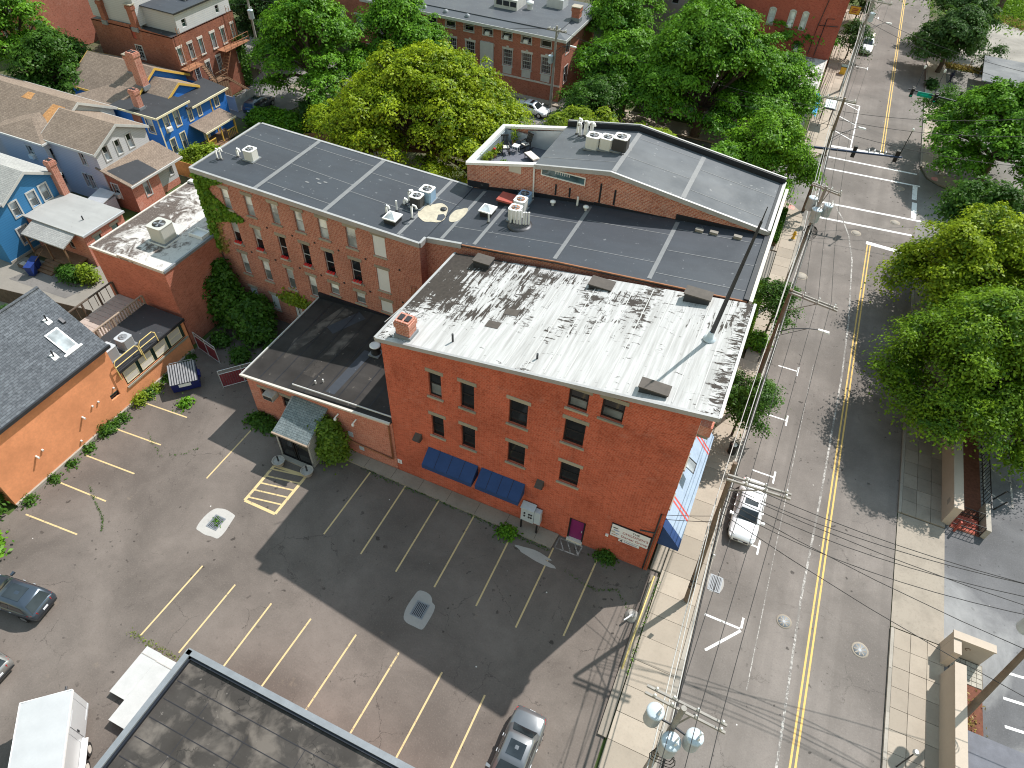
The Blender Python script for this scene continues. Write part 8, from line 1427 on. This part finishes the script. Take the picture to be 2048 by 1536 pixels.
for k, (x, y) in enumerate(((-14, 96), (-4, 107), (-40, 100), (-60, 100), (-27, 103))): tree('leafy treetop far behind the roofs, %s' % ('beyond the tallest clump tree', 'before the red brick block', 'beyond the school roof', 'beyond the orange block', 'beside the salmon wall')[k], x, y, lob(40+k, 8, 4, 4, 4, 10.5, 2, 2.8), 'leaf_bright', 9000, .36, .3, 40+k, name='far_tree', group='far treetops')
def bush(label, x, y, lobes, m, n, size=.16, seed=1, group='shrubs', name='shrub', cat='shrub'):
    o = thing(name, label, cat, (x, y, 0), 0, group); lb = [(x+a, y+b_, z, rx, ry, rz) for a, b_, z, rx, ry, rz in lobes]
    C_, N_, t = crown_points(lb, n, seed, 10, (.2, .2, .12), -.6, (.6, 1.05)); C_[:, 2] = np.maximum(C_[:, 2], .05); leaves('foliage', m, C_, N_, size, o, seed, t, .6, (x, y, 0))
    for k in range(4): q = random.Random(seed+k); MB().tube((x+q.uniform(-.2, .2), y+q.uniform(-.2, .2), 0), (x+q.uniform(-.5, .5), y+q.uniform(-.5, .5), lb[0][2]), .03).build('stem', 'bark', o)
    return o
bush('tall leafy shrub hugging the porch of the annex', -21.6, 21.5, [(0, 0, 1.1, .95, .75, 1.0), (.1, .1, 2.3, .8, .6, .8), (-.3, .3, 3.0, .55, .45, .5)], 'leaf_lime2', 5200, .12, 51)
bush('dark leafy shrub mass in the corner against the long building', -35.2, 29.6, [(0, 0, 1.6, 2.0, 1.5, 1.6), (-2.0, .3, 2.4, 1.3, 1.2, 2.2), (1.6, -.6, 1.1, 1.2, 1.1, 1.1), (-2.2, .9, 4.2, .8, .5, 1.2), (.8, .4, 2.2, 1.0, 1.0, .9)], 'leaf_mid', 15000, .17, 52)
bush('green shrub at the annex side wall behind the gate', -30.3, 27.6, [(0, 0, .9, 1.1, 1.2, .9), (.5, .9, 1.3, .8, .8, .8)], 'leaf_mid', 5000, .15, 53)
bush('leafy shrub at the left end of the orange wall', -38.6, 8.6, [(0, 0, 1.2, 1.0, 1.2, 1.2), (-.8, -.2, 2.0, 1.0, .9, 1.0)], 'leaf_mid', 5000, .15, 54); bush('bright green shrub at the lot edge above the slate hatchback', -36.3, 6.6, [(0, 0, .6, 1.0, .8, .6), (-.9, .3, .8, .8, .7, .7)], 'leaf_bright', 4000, .15, 55)
bush('rounded lime shrub behind the white house bay', -56.3, 47.9, [(0, 0, 1.0, 1.5, 1.2, 1.1), (1.2, .8, 1.0, 1.3, 1.1, 1.1), (-.8, -.6, .9, 1.0, .8, .9)], 'leaf_lime', 9000, .15, 56); bush('bright hedge shrub beside the white vinyl fence', -54.6, 58.2, [(0, 0, 1.1, 2.0, 1.5, 1.1), (2.0, .4, 1.0, 1.6, 1.3, 1.1), (-1.8, -.3, 1.0, 1.2, 1.1, 1.0)], 'leaf_bright', 13000, .16, 57)
bush('dark evergreen shrub behind the bright hedge', -50.6, 60.2, [(0, 0, 1.8, 1.2, 1.2, 1.9), (.8, .4, 1.2, 1.1, 1.0, 1.2)], 'leaf_dark', 6000, .16, 58); bush('low shrub beside the porch steps of the brick addition', -52.5, 28.0, [(0, 0, .6, .9, .6, .6), (-.9, .1, .5, .7, .5, .5)], 'leaf_mid', 3000, .13, 59); bush('lime shrub next to the low porch shrub', -51.1, 28.4, [(0, 0, .8, .6, .5, .8)], 'leaf_lime', 1800, .13, 60)
bush('shrub in the sidewalk bed under the small street tree', 2.8, 46.3, [(0, 0, .5, .6, .9, .45)], 'leaf_bright', 2000, .12, 61); bush('yellow flowered shrub at the deck corner', -44.9, 21.6, [(0, 0, 1.3, .5, .6, 1.3)], 'leaf_dry', 1500, .13, 62) 
bush('low weeds at the annex wall corner', -28.0, 22.0, [(0, 0, .25, .9, .5, .3), (1.0, -.2, .2, .6, .4, .2)], 'leaf_mid', 1500, .12, 63); bush('weed clump at the concrete apron by the meter cabinet', -8.4, 21.3, [(0, 0, .2, .45, .3, .25)], 'leaf_bright', 700, .1, 64); bush('weed clump at the brick wall foot under the sign', -2.2, 22.3, [(0, 0, .25, .4, .25, .3)], 'leaf_mid', 700, .1, 65); bush('weed tuft under the navy dumpster front', -34.0, 21.0, [(0, 0, .2, .3, .3, .2)], 'leaf_bright', 350, .1, 66)
bush('green shrubs along the dark gate behind the orange wing', -33.6, 26.6, [(0, 0, .4, .6, .5, .4), (-2.4, .6, .5, .6, .4, .5)], 'leaf_mid', 2200, .12, 67); bush('dark low hedge under the far right sidewalk tree', 15.2, 109.4, [(0, 0, .5, .7, 1.0, .5)], 'leaf_dark', 900, .2, 68); bush('pale evergreen sapling behind the shingle gable', -52.2, 21.4, [(0, 0, .9, .6, .6, 1.0)], 'leaf_dark', 1500, .13, 69)
# weeds along the orange wall and in cracks
def scatter(name, label, pts_, m, n, spread, size, seed, hz=.18):
    g = np.random.default_rng(seed); P = np.array(pts_, float); seg = g.integers(0, len(P)-1, n); t = g.uniform(0, 1, n)[:, None]; c = P[seg]*(1-t)+P[seg+1]*t
    C_ = np.column_stack([c+g.normal(size=(n, 2))*spread, np.abs(g.normal(size=n))*hz+.02]); N_ = g.normal(size=(n, 3))*.7+np.array([0, 0, .6]); return tag(leaves(name, m, C_, N_, size, None, seed, None, .35), label, None, None, 'stuff')
q = random.Random(5)
for k, y in enumerate((10.3, 12.2, 13.6, 15.0, 16.6, 17.3, 18.0, 19.9, 20.5, 21.2, 22.3, 23.6, 24.8)):
    r = (.25, .2, .15, .2, .5, .4, .3, .6, .45, .3, .22, .2, .25)[k]; bush('weed clump at the foot of the orange wall, number %s from the shrub end' % ('one', 'two', 'three', 'four', 'five', 'six', 'seven', 'eight', 'nine', 'ten', 'eleven', 'twelve', 'thirteen')[k], -37.0, y, [(0, 0, r*.5, .16+.2*r, r*.8, r*.6)], 'leaf_lime' if k in (7, 9) else 'leaf_mid', int(900*r)+60, .09, 70+k, 'weeds along the orange wall', 'weed_clump', 'weeds')
scatter('weeds', 'small weeds growing along cracks in the lot', [(-34.6, 12.8), (-33.2, 12.0), (-32.0, 11.4), (-31.2, 10.6)], 'leaf_mid', 170, .05, .06, 91, .03); scatter('weeds', 'small weeds in cracks near the stall lines', [(-34.4, 17.8), (-33.4, 17.2), (-32.2, 16.6), (-31.0, 17.4), (-30.4, 18.2)], 'leaf_mid', 90, .06, .06, 92, .03); scatter('weeds', 'weeds along the concrete apron edge', [(-19.5, 21.6), (-12, 21.55), (-5.6, 21.3)], 'leaf_mid', 420, .09, .08, 93, .05); scatter('weeds', 'weeds along the yellow pipe rail', [(1.2, 22.2), (1.2, 16)], 'leaf_bright', 420, .08, .08, 94, .08); scatter('weeds', 'weeds along the kerb by the panel stacks', [(-25, 6.5), (-20.9, 6.45)], 'leaf_lime', 220, .10, .06, 95, .05); scatter('weeds', 'weeds in the corner cracks of the lot', [(-4.2, 20.4), (-2.0, 20.0), (-.9, 20.6), (.3, 19.6)], 'leaf_mid', 150, .06, .06, 96, .03); scatter('weeds', 'weeds around the storm drain grate', [(-25.6, 14.3), (-25.1, 14.0)], 'leaf_bright', 90, .12, .08, 97, .03)
scatter('ground_cover', 'dry yellow grass along the far lot edge', [(17.3, 119.2), (33, 119.3)], 'leaf_dry', 5000, .5, .2, 98, .12); scatter('ground_cover', 'sunlit grass beyond the far lot', [(20, 152), (60, 152)], 'leaf_grass', 26000, 4.5, .35, 99, .25); scatter('ground_cover', 'dry grass fringe round the far lot', [(20.5, 147.3), (25, 147), (29, 143)], 'leaf_dry', 4500, .9, .25, 100, .12); scatter('ground_cover', 'rough back yard grass behind the long building', [(-52, 52), (-38, 50), (-22, 52)], 'leaf_grass', 14000, 2.6, .18, 101, .1); scatter('ground_cover', 'sparse plants in the reddish bed', [(18.4, 12), (18.6, 23)], 'leaf_dry', 900, .3, .1, 102, .1)
def hedge(label, x0, x1, y0, y1, h, m, n, seed):
    g = np.random.default_rng(seed); c = np.column_stack([g.uniform(x0, x1, n), g.uniform(y0, y1, n), h*g.beta(4, 1, n)]); N_ = g.normal(size=(n, 3))*.6+np.array([0, 0, .7]); o = thing('hedge', label, 'hedge', ((x0+x1)/2, (y0+y1)/2, 0), 0, 'clipped hedges'); leaves('foliage', m, c, N_, .12, o, seed, None, .5, ((x0+x1)/2, (y0+y1)/2, 0)); bx('core', 'soil', o, x0+.1, x1-.1, y0+.1, y1-.1, 0, h*.6)
hedge('narrow green hedge strip beside the long building front', 1.0, 2.15, 44.8, 54.3, .75, 'leaf_grass', 9000, 111); hedge('clipped hedge curving round the terrace building corner', .7, 2.0, 61.0, 67.3, .9, 'leaf_mid', 8000, 112)
# ivy on the long building's corner
g = np.random.default_rng(120); n = 9000
u = g.uniform(0, 1, n); v = g.uniform(0, 1, n); xx = -38.0+u**1.5*3.6; zz = 6.0+v*6.4
keep = (xx < -38+.55+2.6*np.clip((zz-7.0)/5.0, 0, 1)*(.6+.4*np.sin(zz*2.1))+.9*np.exp(-((zz-9.3)/.5)**2)*2.2) & (zz < 12.3)
C_ = np.column_stack([xx, 31.5-np.abs(g.normal(size=n))*.1-.03, zz])[keep]; N_ = np.array([0, -.8, .5])+g.normal(size=C_.shape)*.35
o = thing('wall_ivy', 'green ivy climbing the end of the long building wall', 'ivy', (-37.3, 31.4, 6), 0); leaves('leaves', 'leaf_grass', C_, N_, .14, o, 121, None, .7, (-37.3, 31.4, 6)); MB().path([(-37.9, 31.44, 0.1), (-37.7, 31.44, 5), (-37.5, 31.44, 9), (-37.2, 31.44, 12)], .04).build('stem', 'bark', o)
n = 2600; zz = g.uniform(5.6, 9.8, n); xx = -38.0-g.uniform(0, 1, n)*0+np.abs(g.normal(size=n))*.5; C_ = np.column_stack([xx, 31.46-np.abs(g.normal(size=n))*.06, zz]); leaves('leaves', 'leaf_dry', C_[:700], np.array([0, -.8, .5])+g.normal(size=(700, 3))*.35, .13, o, 122, None, .7, (-37.3, 31.4, 6))
n = 1500; xx = g.normal(-31.3, .55, n); zz = 2.6+np.abs(g.normal(size=n))*.45; C_ = np.column_stack([xx, 31.42-np.abs(g.normal(size=n))*.1, zz]); o = thing('window_vine', 'yellow green vine around a boarded ground window', 'vine', (-31.3, 31.4, 2), 0); leaves('leaves', 'leaf_lime', C_, np.array([0, -.8, .5])+g.normal(size=(n, 3))*.35, .13, o, 123, None, .7, (-31.3, 31.4, 2)); MB().path([(-31.2, 31.44, 0.1), (-31.3, 31.44, 2.8)], .03).build('stem', 'bark', o)
n = 2600; zz = g.uniform(.3, 6, n); yy = g.normal(66.0, .3, n); C_ = np.column_stack([-64.5+np.abs(g.normal(size=n))*.08, yy, zz]); o = thing('wall_ivy', 'dark ivy on the far corner of the brown brick building', 'ivy', (-64.5, 66, 0), 0); leaves('leaves', 'leaf_mid', C_, np.array([.8, 0, .5])+g.normal(size=(n, 3))*.35, .16, o, 124, None, .7, (-64.5, 66, 0)); MB().path([(-64.52, 66, 0.1), (-64.52, 66, 6)], .03).build('stem', 'bark', o)
# potted plants on the terrace
for k, (x, y, m, h) in enumerate(((-19.6, 41.0, 'leaf_lime', .5), (-19.55, 41.7, 'leaf_lime', .35), (-19.5, 42.4, 'flower', .3), (-19.4, 43.0, 'leaf_lime', .5), (-19.0, 44.8, 'leaf_lime', .9), (-18.2, 41.2, 'leaf_grass', .3))):
    o = thing('potted_plant', 'terrace pot plant, %s' % ('spiky one nearest the parapet corner', 'short one in the row', 'red flowered one', 'yellow topped one', 'tall leafy one behind the rocking chair', 'low bowl on the terrace floor')[k], 'potted plant', (x, y, 12.93), 0, 'terrace pot plants'); MB().lathe((x, y, 12.93), [(.12, 0), (.17, .28), (.14, .28)], 12).build('pot', 'metal_dark' if k % 2 else 'terracotta', o)
    c = np.random.default_rng(130+k).normal(size=(160, 3))*np.array([.13, .13, .35*h])+np.array([x, y, 13.2+h*.5]); leaves('foliage', 'leaf_lime' if m == 'flower' else m, c, np.random.default_rng(140+k).normal(size=(160, 3))+np.array([0, 0, .6]), .1, o, 150+k, None, .4, (x, y, 12.93))
    if m == 'flower': MB().lathe((x, y, 13.5), [(.05, 0), (.12, .06), (.05, .12)], 8).build('bloom', 'flower_red', o)
